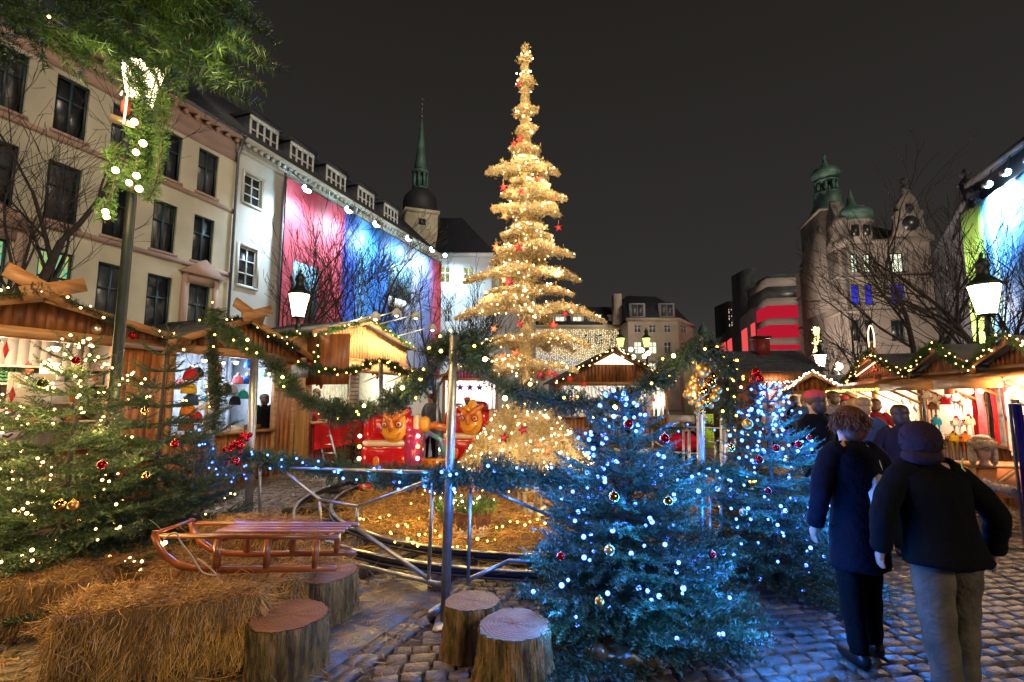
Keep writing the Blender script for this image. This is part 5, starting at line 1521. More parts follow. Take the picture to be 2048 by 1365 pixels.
# upper warm garlands
def wgar(label, lst, r=.11, bst=.42, seed=0, dens=190, br=.013, bulb=Y_BULB, needle=NEEDLE):
    return garland(label, px_path(lst), r, dens, bulb, bst, br, "warm lit swags between the fence posts", needle, seed)
_, q1 = wgar("thick swag with yellow lights sweeping from the hat stall down to the train", [(425, 640, 6.8), (470, 678, 6.6), (530, 715, 6.3), (575, 765, 6.0), (630, 810, 5.6), (690, 828, 5.3), (750, 818, 5.0), (810, 790, 4.6), (860, 745, 4.3), (905, 690, 4.05)], .135, .3, 31, 240)
_, q2 = wgar("bushy swag with yellow lights crossing the golden tree between two posts", [(905, 695, 4.0), (945, 730, 4.05), (990, 765, 4.1), (1050, 790, 4.15), (1120, 805, 4.25), (1200, 805, 4.4), (1280, 780, 4.55), (1340, 740, 4.7), (1400, 698, 4.85)], .13, .3, 32, 240)
wgar("thick garland knot on top of the thick post", [(858, 715, 4.3), (885, 690, 4.2), (915, 680, 4.15), (950, 700, 4.2), (975, 740, 4.3)], .16, .3, 33, 230)
wgar("garland hanging down beside the knitted hat stall post", [(432, 618, 7.0), (425, 680, 7.1), (428, 740, 7.2), (436, 800, 7.3), (425, 860, 7.4)], .16, .5, 34, 190)
wgar("thin scalloped far garland before the red counter stall", [(598, 728, 10), (650, 742, 10.8), (705, 740, 11.4), (762, 722, 12), (800, 742, 11.2), (840, 748, 10.4)], .12, .25, 35, 170, .018)
wgar("bushy garland knot on the gold bauble post", [(1330, 735, 4.9), (1370, 705, 4.95), (1402, 690, 4.95), (1440, 720, 5.2), (1475, 760, 5.6)], .13, .2, 36, 220)
wgar("garland hanging behind the gold baubles down to the slimmer fir", [(1440, 725, 5.6), (1455, 770, 5.7), (1450, 820, 5.6), (1465, 850, 5.4)], .13, .12, 37, 180)
wgar("fallen bough of garland between golden tree and wide blue fir", [(1180, 840, 5.2), (1240, 800, 5.2), (1300, 770, 5.3), (1350, 745, 5.3)], .10, .5, 38, 160)
for i, (px, py, Y) in enumerate(((495, 680, 6.3), (447, 727, 6.6), (565, 755, 5.9), (805, 776, 4.5), (728, 812, 4.95), (585, 870, 6.5), (970, 719, 3.95), (1006, 787, 3.98), (1230, 815, 4.25), (1347, 712, 4.7), (1482, 775, 6.3), (1388, 788, 4.5), (1425, 760, 5.1))):
    lamp('POINT', P(px, py, Y) + Vector((0, -.16, 0)), 3.0, (1, .72, .3), .03, None, "bulb_glow")
bg = thing("light_string", "large yellow bulbs scattered over the swags between the posts", "fairy lights")
bulbs_on(bg, [P(*q) for q in ((495, 680, 6.2), (447, 727, 6.6), (565, 755, 5.85), (805, 776, 4.45), (728, 812, 4.9), (970, 719, 3.9), (947, 786, 3.95), (1230, 815, 4.2), (1482, 775, 6.5), (1010, 797, 3.95), (1388, 790, 4.55), (1347, 712, 4.6))], emis("large yellow bulb", (1, .72, .2), 16), .018, jitter=.1)

# =================================================================== STRAW
STRAW = mat("straw", (.62, .33, .075), .5, c2=(.26, .12, .03), scale=3, island=.35)
STRAWCORE = mat("straw core", (.20, .11, .035), .9, c2=(.10, .055, .02), scale=14, bump=.8, bscale=40)
def straws(mb, pos, dirs, L, w, curl=.25, seed=0):
    g = np.random.default_rng(seed); n = len(pos)
    d = norm(dirs); nrm = norm(np.cross(d, g.normal(0, 1, (n, 3)))); side = norm(np.cross(d, nrm)) * (w / 2)
    L = L[:, None]; c = g.normal(0, curl, (n, 1)) * L
    p0 = pos; p1 = pos + d * L * .5 + nrm * c * .5; p2 = pos + d * L
    v = np.stack([p0 - side, p0 + side, p1 - side, p1 + side, p2 - side * .6, p2 + side * .6], 1)
    f = np.array([(0, 1, 3, 2), (2, 3, 5, 4)])
    F_ = f[None] + (np.arange(n) * 6)[:, None, None]
    mb.add(v.reshape(-1, 3), F_.reshape(-1, 4))
STRAWD = mat("dark brown straw", (.30, .15, .04), .6, c2=(.12, .055, .016), scale=3, island=.35)  # darker copy of the straw, sets the back bales apart
def bale(label, c, yaw, dims, n=4200, seed=0, z=0):
    g = np.random.default_rng(seed)
    root = thing("straw_bale", label, "straw bale", (c[0], c[1], z), yaw, "straw bales")
    hx, hy, H = dims[0] / 2, dims[1] / 2, dims[2]
    # lumpy rounded block
    N = 14; V = []; Fc = []
    core = MB()
    def sup(u, v):
        cu, su_ = math.cos(u), math.sin(u); cv, sv = math.cos(v), math.sin(v)
        e = .28; sg = lambda a: math.copysign(abs(a) ** e, a)
        return (sg(cv) * sg(cu), sg(cv) * sg(su_), sg(sv))
    nu, nv = 40, 18
    for j in range(nv + 1):
        for i in range(nu):
            x, y, zz_ = sup(2 * PI * i / nu, -PI / 2 + PI * j / nv)
            k = 1 + .03 * math.sin(7 * x + seed) * math.cos(5 * zz_ + y * 6)
            V.append((x * hx * .96 * k, y * hy * .96 * k, H / 2 + zz_ * H / 2 * .97))
    for j in range(nv):
        for i in range(nu):
            Fc.append((j * nu + i, j * nu + (i + 1) % nu, (j + 1) * nu + (i + 1) % nu, (j + 1) * nu + i))
    core.add(np.array(V), np.array(Fc)); core.build("core", STRAWCORE, root, True)
    mb = MB()
    # sides: combed downwards
    m = int(n * .62)
    per = 2 * (2 * hx + 2 * hy); t = g.uniform(0, per, m)
    x = np.where(t < 2*hx, t - hx, np.where(t < 2*hx + 2*hy, hx, np.where(t < 4*hx + 2*hy, hx - (t - 2*hx - 2*hy), -hx)))
    y = np.where(t < 2*hx, -hy, np.where(t < 2*hx + 2*hy, -hy + (t - 2*hx), np.where(t < 4*hx + 2*hy, hy, hy - (t - 4*hx - 2*hy))))
    nx = np.where(t < 2*hx, 0, np.where(t < 2*hx + 2*hy, 1, np.where(t < 4*hx + 2*hy, 0, -1))); ny = np.where(t < 2*hx, -1, np.where(t < 2*hx + 2*hy, 0, np.where(t < 4*hx + 2*hy, 1, 0)))
    zz_ = g.uniform(.04, H * .99, m)
    pin = 1 - .06 * np.abs(zz_ / H - .5) * 2
    pos = np.stack([x * pin * .97, y * pin * .97, zz_], -1)
    d = np.stack([nx * .38 + g.normal(0, .3, m), ny * .38 + g.normal(0, .3, m), -1 + g.normal(0, .45, m)], -1)
    straws(mb, pos, d, g.uniform(.05, .13, m), .0042, seed=seed)
    m = n - m
    pos = np.stack([g.uniform(-hx, hx, m) * .96, g.uniform(-hy, hy, m) * .96, np.full(m, H * .97) + g.normal(0, .008, m)], -1)
    d = np.stack([g.normal(0, 1, m), g.normal(0, 1, m), np.abs(g.normal(0.05, .2, m))], -1)
    straws(mb, pos, d, g.uniform(.04, .11, m), .0042, seed=seed + 1)
    # wild ones
    m = n // 16
    a = g.uniform(0, 2 * PI, m)
    pos = np.stack([np.sign(np.cos(a)) * np.minimum(abs(np.cos(a)) * 1.6, 1) * hx, np.sign(np.sin(a)) * np.minimum(abs(np.sin(a)) * 1.6, 1) * hy, g.uniform(.05, H, m)], -1)
    d = np.stack([np.cos(a), np.sin(a), g.normal(0, .5, m)], -1)
    straws(mb, pos, d, g.uniform(.06, .16, m), .0038, .5, seed + 2)
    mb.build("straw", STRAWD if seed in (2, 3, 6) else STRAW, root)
    return root
bale("large golden straw bale at the very front", (-2.20, 3.42), R(19), (1.16, .50, .455), 9500, 1)
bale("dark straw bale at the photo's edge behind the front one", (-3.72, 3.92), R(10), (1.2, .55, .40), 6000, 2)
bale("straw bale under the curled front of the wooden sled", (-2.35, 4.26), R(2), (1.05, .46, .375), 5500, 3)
bale("straw bale under the middle of the sled, its end facing the stumps", (-1.72, 4.22), R(84), (.72, .40, .375), 4200, 4)
bale("straw bale stacked behind the sled near the steel post", (-2.45, 5.0), R(-8), (1.1, .5, .52), 4200, 5)
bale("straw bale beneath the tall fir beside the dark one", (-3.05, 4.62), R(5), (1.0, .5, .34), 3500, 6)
# loose straw
loose = MB(); g = np.random.default_rng(5)
def scatter(cx, cy_, rx, ry, n, L0=.05, L1=.14, z=.012, spread=.15, w=.0038, seed=0, h=0):
    g = np.random.default_rng(seed)
    p = g.normal(0, .5, (n, 2)); pos = np.stack([cx + p[:, 0] * rx, cy_ + p[:, 1] * ry, np.full(n, z) + np.abs(g.normal(0, h, n)) if h else np.full(n, z)], -1)
    d = np.stack([g.normal(0, 1, n), g.normal(0, 1, n), np.abs(g.normal(0, spread, n))], -1)
    straws(loose, pos, d, g.uniform(L0, L1, n), w, .2, seed)
scatter(-1.9, 3.1, 1.0, .4, 900, seed=1); scatter(-1.2, 3.7, .8, .8, 450, seed=2); scatter(-.6, 4.2, .8, .6, 260, seed=3)
scatter(-1.0, 4.4, 1.0, .6, 500, seed=4); scatter(0, 3.2, 1.5, .8, 60, seed=6); scatter(-3.2, 3.2, .8, .6, 500, seed=7)
scatter(-2.2, 5.6, .9, .6, 900, seed=8, h=.03)
o = loose.build("loose_straw", STRAW); tag(o, "loose straw stalks scattered over slabs and cobbles near the bales", "straw", kind="stuff")
# straw bed inside the track
CT = Vector((.55, 8.4, 0))
sb = MB(); gq = np.random.default_rng(9)
nr, na = 14, 48; V = []; Fc = []
for i in range(nr + 1):
    for k in range(na):
        a = 2 * PI * k / na; r_ = 3.15 * i / nr
        V.append((CT.x + r_ * math.cos(a), CT.y + r_ * math.sin(a), .015 + (.10 * (1 - (i / nr) ** 2) + .035 * math.sin(3.1 * a + i) * math.cos(i * 1.7)) * (i < nr)))
for i in range(nr):
    for k in range(na): Fc.append((i * na + k, i * na + (k + 1) % na, (i + 1) * na + (k + 1) % na, (i + 1) * na + k))
sb.add(np.array(V), np.array(Fc)); o = sb.build("straw_bed", STRAWCORE, None, True); tag(o, "matted straw base inside the toy train loop", "straw", kind="stuff")
loose = MB()
def bed(n, a0, a1, r0, r1, seed, h=.05):
    g = np.random.default_rng(seed); a = g.uniform(a0, a1, n); r_ = np.sqrt(g.uniform(r0 ** 2, r1 ** 2, n))
    pos = np.stack([CT.x + r_ * np.cos(a), CT.y + r_ * np.sin(a), .05 + .07 * (1 - (r_ / 3.2) ** 2) + np.abs(g.normal(0, h, n))], -1)
    d = np.stack([g.normal(0, 1, n), g.normal(0, 1, n), g.normal(.1, .3, n)], -1)
    straws(loose, pos, d, g.uniform(.08, .2, n), .0055, .4, seed)
bed(16000, PI * .9, PI * 2.1, .3, 3.2, 1); bed(1500, PI * 1.0, PI * 1.8, 3.2, 4.1, 2, .01)
o = loose.build("loose_straw", STRAW); tag(o, "loose straw bedding inside the toy train loop around the basket", "straw", kind="stuff")

# =================================================================== TRACK
RAIL = mat("worn steel rail", (.32, .31, .32), .3, .9, c2=(.08, .06, .05), scale=5, ramp=(.3, .5))
RAILD = mat("dark rail web", (.03, .03, .04), .5, .4)
tk = thing("train_track", "curved narrow gauge toy train track around the golden tree", "track", (0, 0, 0))
def ring(mb, r_, w, z0, z1, n=120):
    V = []; Fc = []
    for k in range(n):
        a = 2 * PI * k / n
        for (rr, z) in ((r_ - w, z0), (r_ + w, z0), (r_ + w, z1), (r_ - w, z1)):
            V.append((CT.x + rr * math.cos(a) * 1.0, CT.y + rr * math.sin(a), z))
    for k in range(n):
        b = k * 4; c = ((k + 1) % n) * 4
        for q in range(4): Fc.append((b + q, b + (q + 1) % 4, c + (q + 1) % 4, c + q))
    mb.add(np.array(V), np.array(Fc))
for r_ in (3.30, 3.78):
    m1 = MB(); ring(m1, r_, .008, .10, .15); ring(m1, r_, .035, .085, .1); rb = m1.build("rail", RAILD, tk)
    m2 = MB(); ring(m2, r_, .022, .151, .168); m2.build("rail_head", RAIL, rb)
for k in range(0, 30):
    a = 2 * PI * k / 30
    c, s_ = math.cos(a), math.sin(a)
    MB().bar((CT.x + 3.1 * c, CT.y + 3.1 * s_, .045), (CT.x + 4.0 * c, CT.y + 4.0 * s_, .045), .12, .07).build("sleeper", BARK, tk)

# =================================================================== STUMPS
STBARK = mat("mossy bark", (.36, .19, .07), .85, c2=(.06, .03, .014), scale=6, bump=1.0, bscale=16, stretch=(3.5, 3.5, .45), detail=8)
STBARK.node_tree.nodes["Color Ramp"].color_ramp.elements.new(.5).color = (.17, .115, .028, 1)
STBARK.node_tree.nodes["Bump"].inputs["Distance"].default_value = .05
def cut_mat():
    m = bpy.data.materials.new("cut wood rings"); m.use_nodes = True; nt = m.node_tree; b = nt.nodes["Principled BSDF"]; b.inputs["Roughness"].default_value = .55
    tc = nt.nodes.new("ShaderNodeTexCoord"); wv = nt.nodes.new("ShaderNodeTexWave"); wv.wave_type = 'RINGS'; wv.rings_direction = 'Z'
    wv.inputs["Scale"].default_value = 14; wv.inputs["Distortion"].default_value = 7; wv.inputs["Detail"].default_value = 3; wv.inputs["Detail Scale"].default_value = 1.5
    nz = nt.nodes.new("ShaderNodeTexNoise"); nz.inputs["Scale"].default_value = 7; nz.inputs["Detail"].default_value = 5
    r1 = nt.nodes.new("ShaderNodeValToRGB"); r1.color_ramp.elements[0].color = (.21, .085, .03, 1); r1.color_ramp.elements[1].color = (.28, .12, .042, 1)
    r2 = nt.nodes.new("ShaderNodeValToRGB"); r2.color_ramp.elements[0].position = .35; r2.color_ramp.elements[0].color = (.55, .5, .48, 1); r2.color_ramp.elements[1].color = (1.1, 1.05, 1, 1)
    mx = nt.nodes.new("ShaderNodeMix"); mx.data_type = 'RGBA'; mx.blend_type = 'MULTIPLY'; mx.inputs[0].default_value = 1
    nt.links.new(tc.outputs["Object"], wv.inputs["Vector"]); nt.links.new(tc.outputs["Object"], nz.inputs["Vector"])
    nt.links.new(wv.outputs["Fac"], r1.inputs[0]); nt.links.new(nz.outputs["Fac"], r2.inputs[0])
    nt.links.new(r1.outputs[0], mx.inputs[6]); nt.links.new(r2.outputs[0], mx.inputs[7]); nt.links.new(mx.outputs[2], b.inputs["Base Color"])
    bp = nt.nodes.new("ShaderNodeBump"); bp.inputs["Strength"].default_value = .3; bp.inputs["Distance"].default_value = .01
    nt.links.new(wv.outputs["Fac"], bp.inputs["Height"]); nt.links.new(bp.outputs[0], b.inputs["Normal"])
    return m
CUT = cut_mat()
def stump(label, c, r, H, seed, flare=1.12, tilt=0, ell=1.0):
    g = random.Random(seed); ph = [g.uniform(0, 6) for _ in range(5)]
    root = thing("tree_stump", label, "tree stump", (c[0], c[1], 0), g.uniform(0, 3), "tree stump seats")
    n = 96; m = 14; V = []; Fc = []
    def rad(a, t):
        k = 1 + .035 * math.sin(2 * a + ph[0]) + .03 * math.sin(3 * a + ph[1]) + .014 * math.sin(7 * a + ph[2])
        ridge = .018 * math.sin(26 * a + 2.5 * math.sin(9 * t + ph[3])) + .014 * math.sin(37 * a + ph[4] + 5 * math.sin(4 * t + a * 3)) + .012 * math.sin(11 * a + 13 * t)
        return r * k * (1 + ridge) * (1 + (flare - 1) * (1 - t) ** 2)
    for j in range(m + 1):
        t = j / m
        for i in range(n):
            a = 2 * PI * i / n; q = rad(a, t) + g.uniform(-.0045, .0045)
            if j == m: q -= .004
            V.append((q * math.cos(a) * ell, q * math.sin(a), t * (H + tilt * math.cos(a) * .5)))
    for j in range(m):
        for i in range(n): Fc.append((j*n + i, j*n + (i+1) % n, (j+1)*n + (i+1) % n, (j+1)*n + i))
    MB().add(np.array(V), np.array(Fc)).build("bark_side", STBARK, root, True)
    top = [V[m * n + i] for i in range(n)]
    tv = []; Fc = []
    R_ = 8
    for k in range(R_ + 1):
        s_ = .985 * (1 - k / R_)
        for (x, y, z) in top: tv.append((x * s_, y * s_, z + .003 + .002 * math.sin(x * 40) * (k > 0)))
    for k in range(R_):
        for i in range(n): Fc.append((k*n + i, k*n + (i+1) % n, (k+1)*n + (i+1) % n, (k+1)*n + i))
    MB().add(np.array(tv), np.array(Fc)).build("cut_top", CUT, root, True)
    return root
stump("mossy stump in front, alone on the slabs near the front bale", (-1.43, 3.38), .245, .315, 1, 1.03)
stump("stump carrying the end of the wooden sled", (-1.51, 4.16), .265, .315, 2, 1.04)
stump("smaller smooth stump against the thick steel post", (-.27, 3.58), .185, .325, 3, 1.12)
stump("broad flaring stump nearest the camera, before the blue fir", (.015, 3.20), .222, .335, 4, 1.2)

# =================================================================== SLED
SLEDW = mat("varnished ash", (.33, .095, .028), .28, c2=(.17, .042, .012), scale=3, coat=.3, stretch=(.6, 6, 6))
sl = thing("wooden_sled", "varnished wooden sled with curled runners resting on straw and a stump", "sled", (0, 0, 0))
def sledrun(Y, pxs):
    return [P(a, b, Y) for a, b in pxs]
Yn, Yf = 3.72, 4.08
near = sledrun(Yn, [(312, 1062), (310, 1072), (316, 1090), (330, 1112), (355, 1130), (390, 1138), (440, 1140), (520, 1139), (600, 1138), (672, 1137)])
dv = Vector((near[-1].x - near[5].x, 0, 0))
off = Vector((.03, Yf - Yn, .0))
far_ = [p + off for p in near]
zr = near[6].z
for run in (near, far_):
    mb = MB()
    for a, b in zip(run, run[1:]): pass
    # solid runner: band along the curve
    V = []; Fc = []
    for i, p in enumerate(run):
        t = (run[min(i + 1, len(run) - 1)] - run[max(i - 1, 0)]).normalized(); nn = Vector((-t.z, 0, t.x)); nn = nn if nn.z > 0 or abs(nn.x) > .5 else -nn
        h = .019
        for (sx, sy) in ((-1, -1), (1, -1), (1, 1), (-1, 1)):
            V.append(tuple(p + nn * h * sx + Vector((0, .014 * sy, 0))))
    for i in range(len(run) - 1):
        b = i * 4; c = b + 4
        for q in range(4): Fc.append((b + q, b + (q + 1) % 4, c + (q + 1) % 4, c + q))
    Fc += [(0, 1, 2, 3), tuple(len(V) - k for k in (4, 3, 2, 1))]
    MB().add(np.array(V), Fc).build("runner", SLEDW, sl)
zs = P(500, 1075, Yn).z
x0, x1 = P(322, 1072, Yn).x, P(678, 1075, Yn).x
for yy in (Yn, Yf):
    ox = .0 if yy == Yn else .03
    MB().bar((x0 + ox, yy, zs + .01), (x1 + ox, yy, zs), .028, .03).build("side_rail", SLEDW, sl)
    for px in (435, 535, 632):
        x = P(px, 1100, Yn).x + ox
        MB().bar((x, yy, zr + .015), (x, yy, zs - .012), .034, .045).build("leg", SLEDW, sl)
for px in (435, 535, 632):
    x = P(px, 1100, Yn).x
    MB().bar((x, Yn + .02, zs - .03), (x + .03, Yf - .02, zs - .03), .03, .028).build("crossbar", SLEDW, sl)
xs0 = P(432, 1075, Yn).x
for k in range(4):
    yy = Yn + .07 + k * .075
    MB().bar((xs0 - .04, yy, zs + .022), (x1 + .01, yy, zs + .022), .042, .013).build("slat", SLEDW, sl)
MB().tube([near[0] + Vector((.01, -.01, -.01)), far_[0] + Vector((.01, .01, -.01))], .012, 8).build("front_bar", SLEDW, sl)
ROPE = mat("pale rope", (.42, .30, .18), .8)
rp = thing("rope", "pale pull rope hanging from the sled onto the straw", "rope")
MB().tube(smooth_path([P(327, 1078, 3.7), P(350, 1066, 3.66), P(362, 1085, 3.64), P(385, 1115, 3.62), P(405, 1145, 3.60), P(432, 1150, 3.62), P(410, 1128, 3.68), P(395, 1118, 3.70)], 6), .006, 6).build("cord", ROPE, rp, True)
tree_b = thing("light_string", "single warm bulb glowing inside the sled's curled runner", "fairy lights")
bulbs_on(tree_b, [P(330, 1086, 3.86)], emis("large warm bulb", (1, .62, .28), 18), .013)
MB().tube(smooth_path([P(330, 1086, 3.87), P(322, 1060, 3.95), P(300, 1040, 4.1)], 5), .003, 4).build("wire", WIRE, tree_b)
lamp('POINT', P(332, 1084, 3.80), 2.2, (1, .5, .2), .03, None, "bulb_glow")
lamp('POINT', P(285, 1020, 3.62), 2.2, (1, .5, .2), .03, None, "bulb_glow")
# =================================================================== GOLDEN TREE
GOLDW = mat("gold wire tinsel", (.72, .57, .33), .42, .35, c2=(.48, .35, .16), scale=3, island=.35)
YT = 9.0
gx = P(1052, 700, YT).x
gt = thing("golden_tree", "tall golden wire Christmas tree with drooping tiers, covered in lights", "tree", (gx, YT, 0))
def zt9(py): return P(1052, py, YT).z
# template: crinkled tinsel tuft
def tuft(n, size, w, seed):
    g = np.random.default_rng(seed); V = []; F_ = []
    for i in range(n):
        p = g.normal(0, size * .28, 3); d = norm(g.normal(0, 1, (1, 3)))[0]; s_ = norm(np.cross(d, g.normal(0, 1, 3))[None])[0] * w
        L = size * g.uniform(.5, 1.2); b = p + d * L; m_ = (p + b) / 2 + g.normal(0, size * .18, 3)
        k = len(V); V += [p - s_, p + s_, m_ - s_, m_ + s_, b]; F_ += [(k, k + 1, k + 2), (k + 1, k + 3, k + 2), (k + 2, k + 3, k + 4)]
    return np.array(V), np.array(F_)
TUFTS = [tuft(9, .037, .0028, s) for s in range(5)]
gg = np.random.default_rng(77)
tiers = [(120, .09), (165, .15), (222, .20), (262, .22), (300, .36), (340, .70), (374, .50), (402, .72), (430, .70), (478, .78), (512, .90), (556, 1.02), (588, .85), (622, 1.25), (678, 1.12), (735, 1.38)]
cp = []; bul = []; wood = MB(); starpos = []
def branch_pts(z, a, L, droop, wdt, n):
    t = gg.uniform(.0, 1, n) ** .85
    c, s_ = math.cos(a), math.sin(a)
    x = t * L; drop = -droop * L * (t ** 2) + .10 * L * np.sin(t * 3.1)
    wd = wdt * (np.sin(np.clip(t, .0, 1) * 2.7 + .35)) + .02
    lat = gg.normal(0, .5, n) * wd; ver = gg.normal(0, .09, n) * wd - .12 * np.abs(lat)
    return np.stack([c * x - s_ * lat, s_ * x + c * lat, z + drop + ver], -1)
for i, (py, R0) in enumerate(tiers):
    z = zt9(py); nb = 4 if R0 < .3 else (5 if R0 < .7 else 6)
    a0 = gg.uniform(0, 6)
    for k in range(nb):
        a = a0 + 2 * PI * k / nb + gg.normal(0, .3); L = R0 * gg.uniform(.6, 1.15); dr = gg.uniform(.04, .17) if R0 > .5 else gg.uniform(-.05, .2)
        n = int(80 + 720 * L)
        zz_ = z + gg.normal(0, .045)
        pts = branch_pts(zz_, a, L, dr, .10 + .16 * L, n)
        cp.append(pts)
        nbul = int(4 + 11 * L)
        q = branch_pts(zz_, a, L * 1.02, dr, .12 + .18 * L, nbul); q[:, 2] += .02
        bul.append(q)
        wood.tube([(0, 0, zz_), (math.cos(a) * L * .5, math.sin(a) * L * .5, zz_ - dr * L * .25 + .1 * L), (math.cos(a) * L * .95, math.sin(a) * L * .95, zz_ - dr * L * .9)], [.03, .02, .008], 5, False)
        starpos.append((pts[np.argmax(np.hypot(pts[:, 0], pts[:, 1]))], a, R0, i))
# trunk wrap
n = 5200; z = gg.uniform(0.4, zt9(92), n); a = gg.uniform(0, 2 * PI, n)
rr = .03 + .11 * (1 - z / zt9(85)) + np.abs(gg.normal(0, .015, n))
cp.append(np.stack([rr * np.cos(a), rr * np.sin(a), z], -1))
n = 90; z = gg.uniform(.8, zt9(95), n); a = gg.uniform(0, 2 * PI, n); rr = .10 + .12 * (1 - z / zt9(85))
bul.append(np.stack([rr * np.cos(a), rr * np.sin(a), z], -1))
# skirt cone
zs0, zs1 = zt9(935), zt9(782)
n = 11000; t = np.sqrt(gg.uniform(0.02, 1, n)); a = gg.uniform(0, 2 * PI, n)
scal = 1 + .12 * np.sin(7 * a + 1) * t + .05 * np.sin(13 * a)
rr = (.15 + 1.02 * t ** .9) * scal
cp.append(np.stack([rr * np.cos(a), rr * np.sin(a), zs1 + (zs0 - zs1) * t ** .95 + gg.normal(0, .03, n)], -1))
n = 240; t = np.sqrt(gg.uniform(0.02, 1, n)); a = gg.uniform(0, 2 * PI, n); rr = (.18 + 1.06 * t ** .9)
bul.append(np.stack([rr * np.cos(a), rr * np.sin(a), zs1 + (zs0 - zs1) * t ** .95 + .03], -1))
cp = np.concatenate(cp); bul = np.concatenate(bul)
mb = MB(); which = gg.integers(0, 5, len(cp)); fr_ = frames(gg.normal(0, 1, cp.shape), gg.uniform(0, 6, len(cp))); sc_ = gg.uniform(.8, 1.5, len(cp))
for i, t_ in enumerate(TUFTS):
    q = which == i; instance(mb, t_, cp[q], fr_[q], sc_[q])
mb.build("crown", GOLDW, gt)
wood.build("branch_wood", GOLDW, gt)
MB().tube([(0, 0, 0), (0, 0, zt9(400)), (0, 0, zt9(86))], [.14, .07, .02], 10).build("trunk", GOLDW, gt, True)
# inner skirt cloth so that the cone reads solid
MB().lathe([(1.08, zs0 + .02), (.6, zs0 + (zs1 - zs0) * .5), (.13, zs1)], n=28).build("skirt", GOLDW, gt, True)
lt = light_string("hundreds of warm white bulbs on the tall golden tree", [], G_BULB, .014, wire=False)
front = bul[np.argsort(bul[:, 1])]
bulbs_on(lt, [Vector((q[0] + gx, q[1] + YT, q[2])) for q in front], G_BULB, .0135, 100)
GC = (1.0, .76, .42)
for i, (py, R0) in enumerate(tiers):
    if R0 < .4:
        lamp('POINT', (gx, YT - R0 - .25, zt9(py)), 9, GC, .05, None, "bulb_glow")
    else:
        for sx in (-.55, .55):
            lamp('POINT', (gx + sx * R0, YT - R0 * .75 - .15, zt9(py) + .12), 12, GC, .05, None, "bulb_glow")
for a in (-.8, -.25, .3, .85):
    lamp('POINT', (gx + 1.2 * math.sin(a), YT - 1.35 * math.cos(a), .95), 11, GC, .05, None, "bulb_glow")
# stars
ST = [mat("dark red felt star", (.30, .01, .02), .6), mat("bright red felt star", (.55, .03, .02), .55), mat("orange paper star", (.62, .20, .09), .55), mat("crimson glitter star", (.35, .005, .05), .4)]
STN = ["dark red", "bright red", "orange", "crimson"]
stars = [(1037, 168, 0, "highest, near the very tip"), (1040, 277, 1, "second highest, above the upper branches"), (1028, 288, 1, "below the second highest one"), (1041, 383, 0, "just left of the trunk in the upper third"), (1075, 360, 1, "beside the trunk at the widest upper branch"), (1006, 375, 1, "at a branch end in the upper third"), (1105, 395, 2, "under a raised branch in the upper third"), (1010, 432, 2, "on the outer twigs of the upper middle"), (1117, 455, 1, "hanging from a branch end of the upper middle"), (1037, 495, 0, "before the trunk in the middle"), (992, 495, 2, "on the far end of a middle branch"), (1097, 492, 2, "under the middle branch by the trunk"), (1127, 503, 2, "hanging at the end of a middle branch"), (1002, 538, 3, "in the gap below the middle branches"), (1020, 565, 3, "beside the trunk of the lower middle"), (1010, 562, 2, "touching a crimson star in the lower middle"), (1112, 578, 2, "small one under a lower middle branch"), (988, 658, 2, "largest on the lower outer branch"), (1040, 648, 3, "between two lower tiers"), (1130, 628, 3, "on the open side above the curtain of lights"), (1106, 650, 1, "elongated one beside the lower trunk"), (1008, 714, 2, "near the blinking bulb of the post"), (1032, 708, 2, "next to the trunk above the swag"), (1080, 750, 3, "one of the row above the garland swag"), (1098, 748, 1, "middle of the row above the garland swag"), (1110, 750, 3, "last of the row above the garland swag"), (1140, 758, 1, "hanging before the brown stall"), (1168, 768, 1, "farthest out before the brown stall's opening"), (1046, 860, 3, "centre of the broad skirt"), (1008, 876, 0, "lower centre of the broad skirt"), (1095, 903, 2, "low on the sunny side of the skirt"), (1120, 855, 2, "at the skirt's upper edge by the blue fir"), (950, 880, 2, "before the second train car"), (1076, 890, 2, "small one tucked into the skirt"), (965, 938, 1, "lowest on the skirt edge")]
for px, py, m_, where in stars:
    zc_ = zt9(py)
    # place just in front of the foliage
    rloc = np.interp(py, [85, 330, 345, 600, 740, 790, 935], [.12, .30, .45, .8, .9, .3, 1.15])
    xr = P(px, py, YT).x - gx
    Ys = YT - math.sqrt(max(rloc ** 2 - xr ** 2, .01)) - .06
    s_ = thing("star_ornament", f"{STN[m_]} star on the golden tree, {where}", "star", P(px, py, Ys), random.uniform(-.5, .5), "stars on the golden tree")
    r_ = random.uniform(.075, .105)
    pts = star_pts(r_, r_ * .42, 5, PI / 2 + random.uniform(-.4, .4))
    V = [(a, 0, b) for a, b in pts] + [(0, -.025, 0), (0, .025, 0)]
    Fc = [(i, (i + 1) % 10, 10) for i in range(10)] + [((i + 1) % 10, i, 11) for i in range(10)]
    MB().add(np.array(V), np.array(Fc)).build("star_body", ST[m_], s_)
    MB().tube([(0, 0, r_ * .9), (0, .01, r_ * 1.6)], .003, 4).build("hanger", GOLDW, s_)

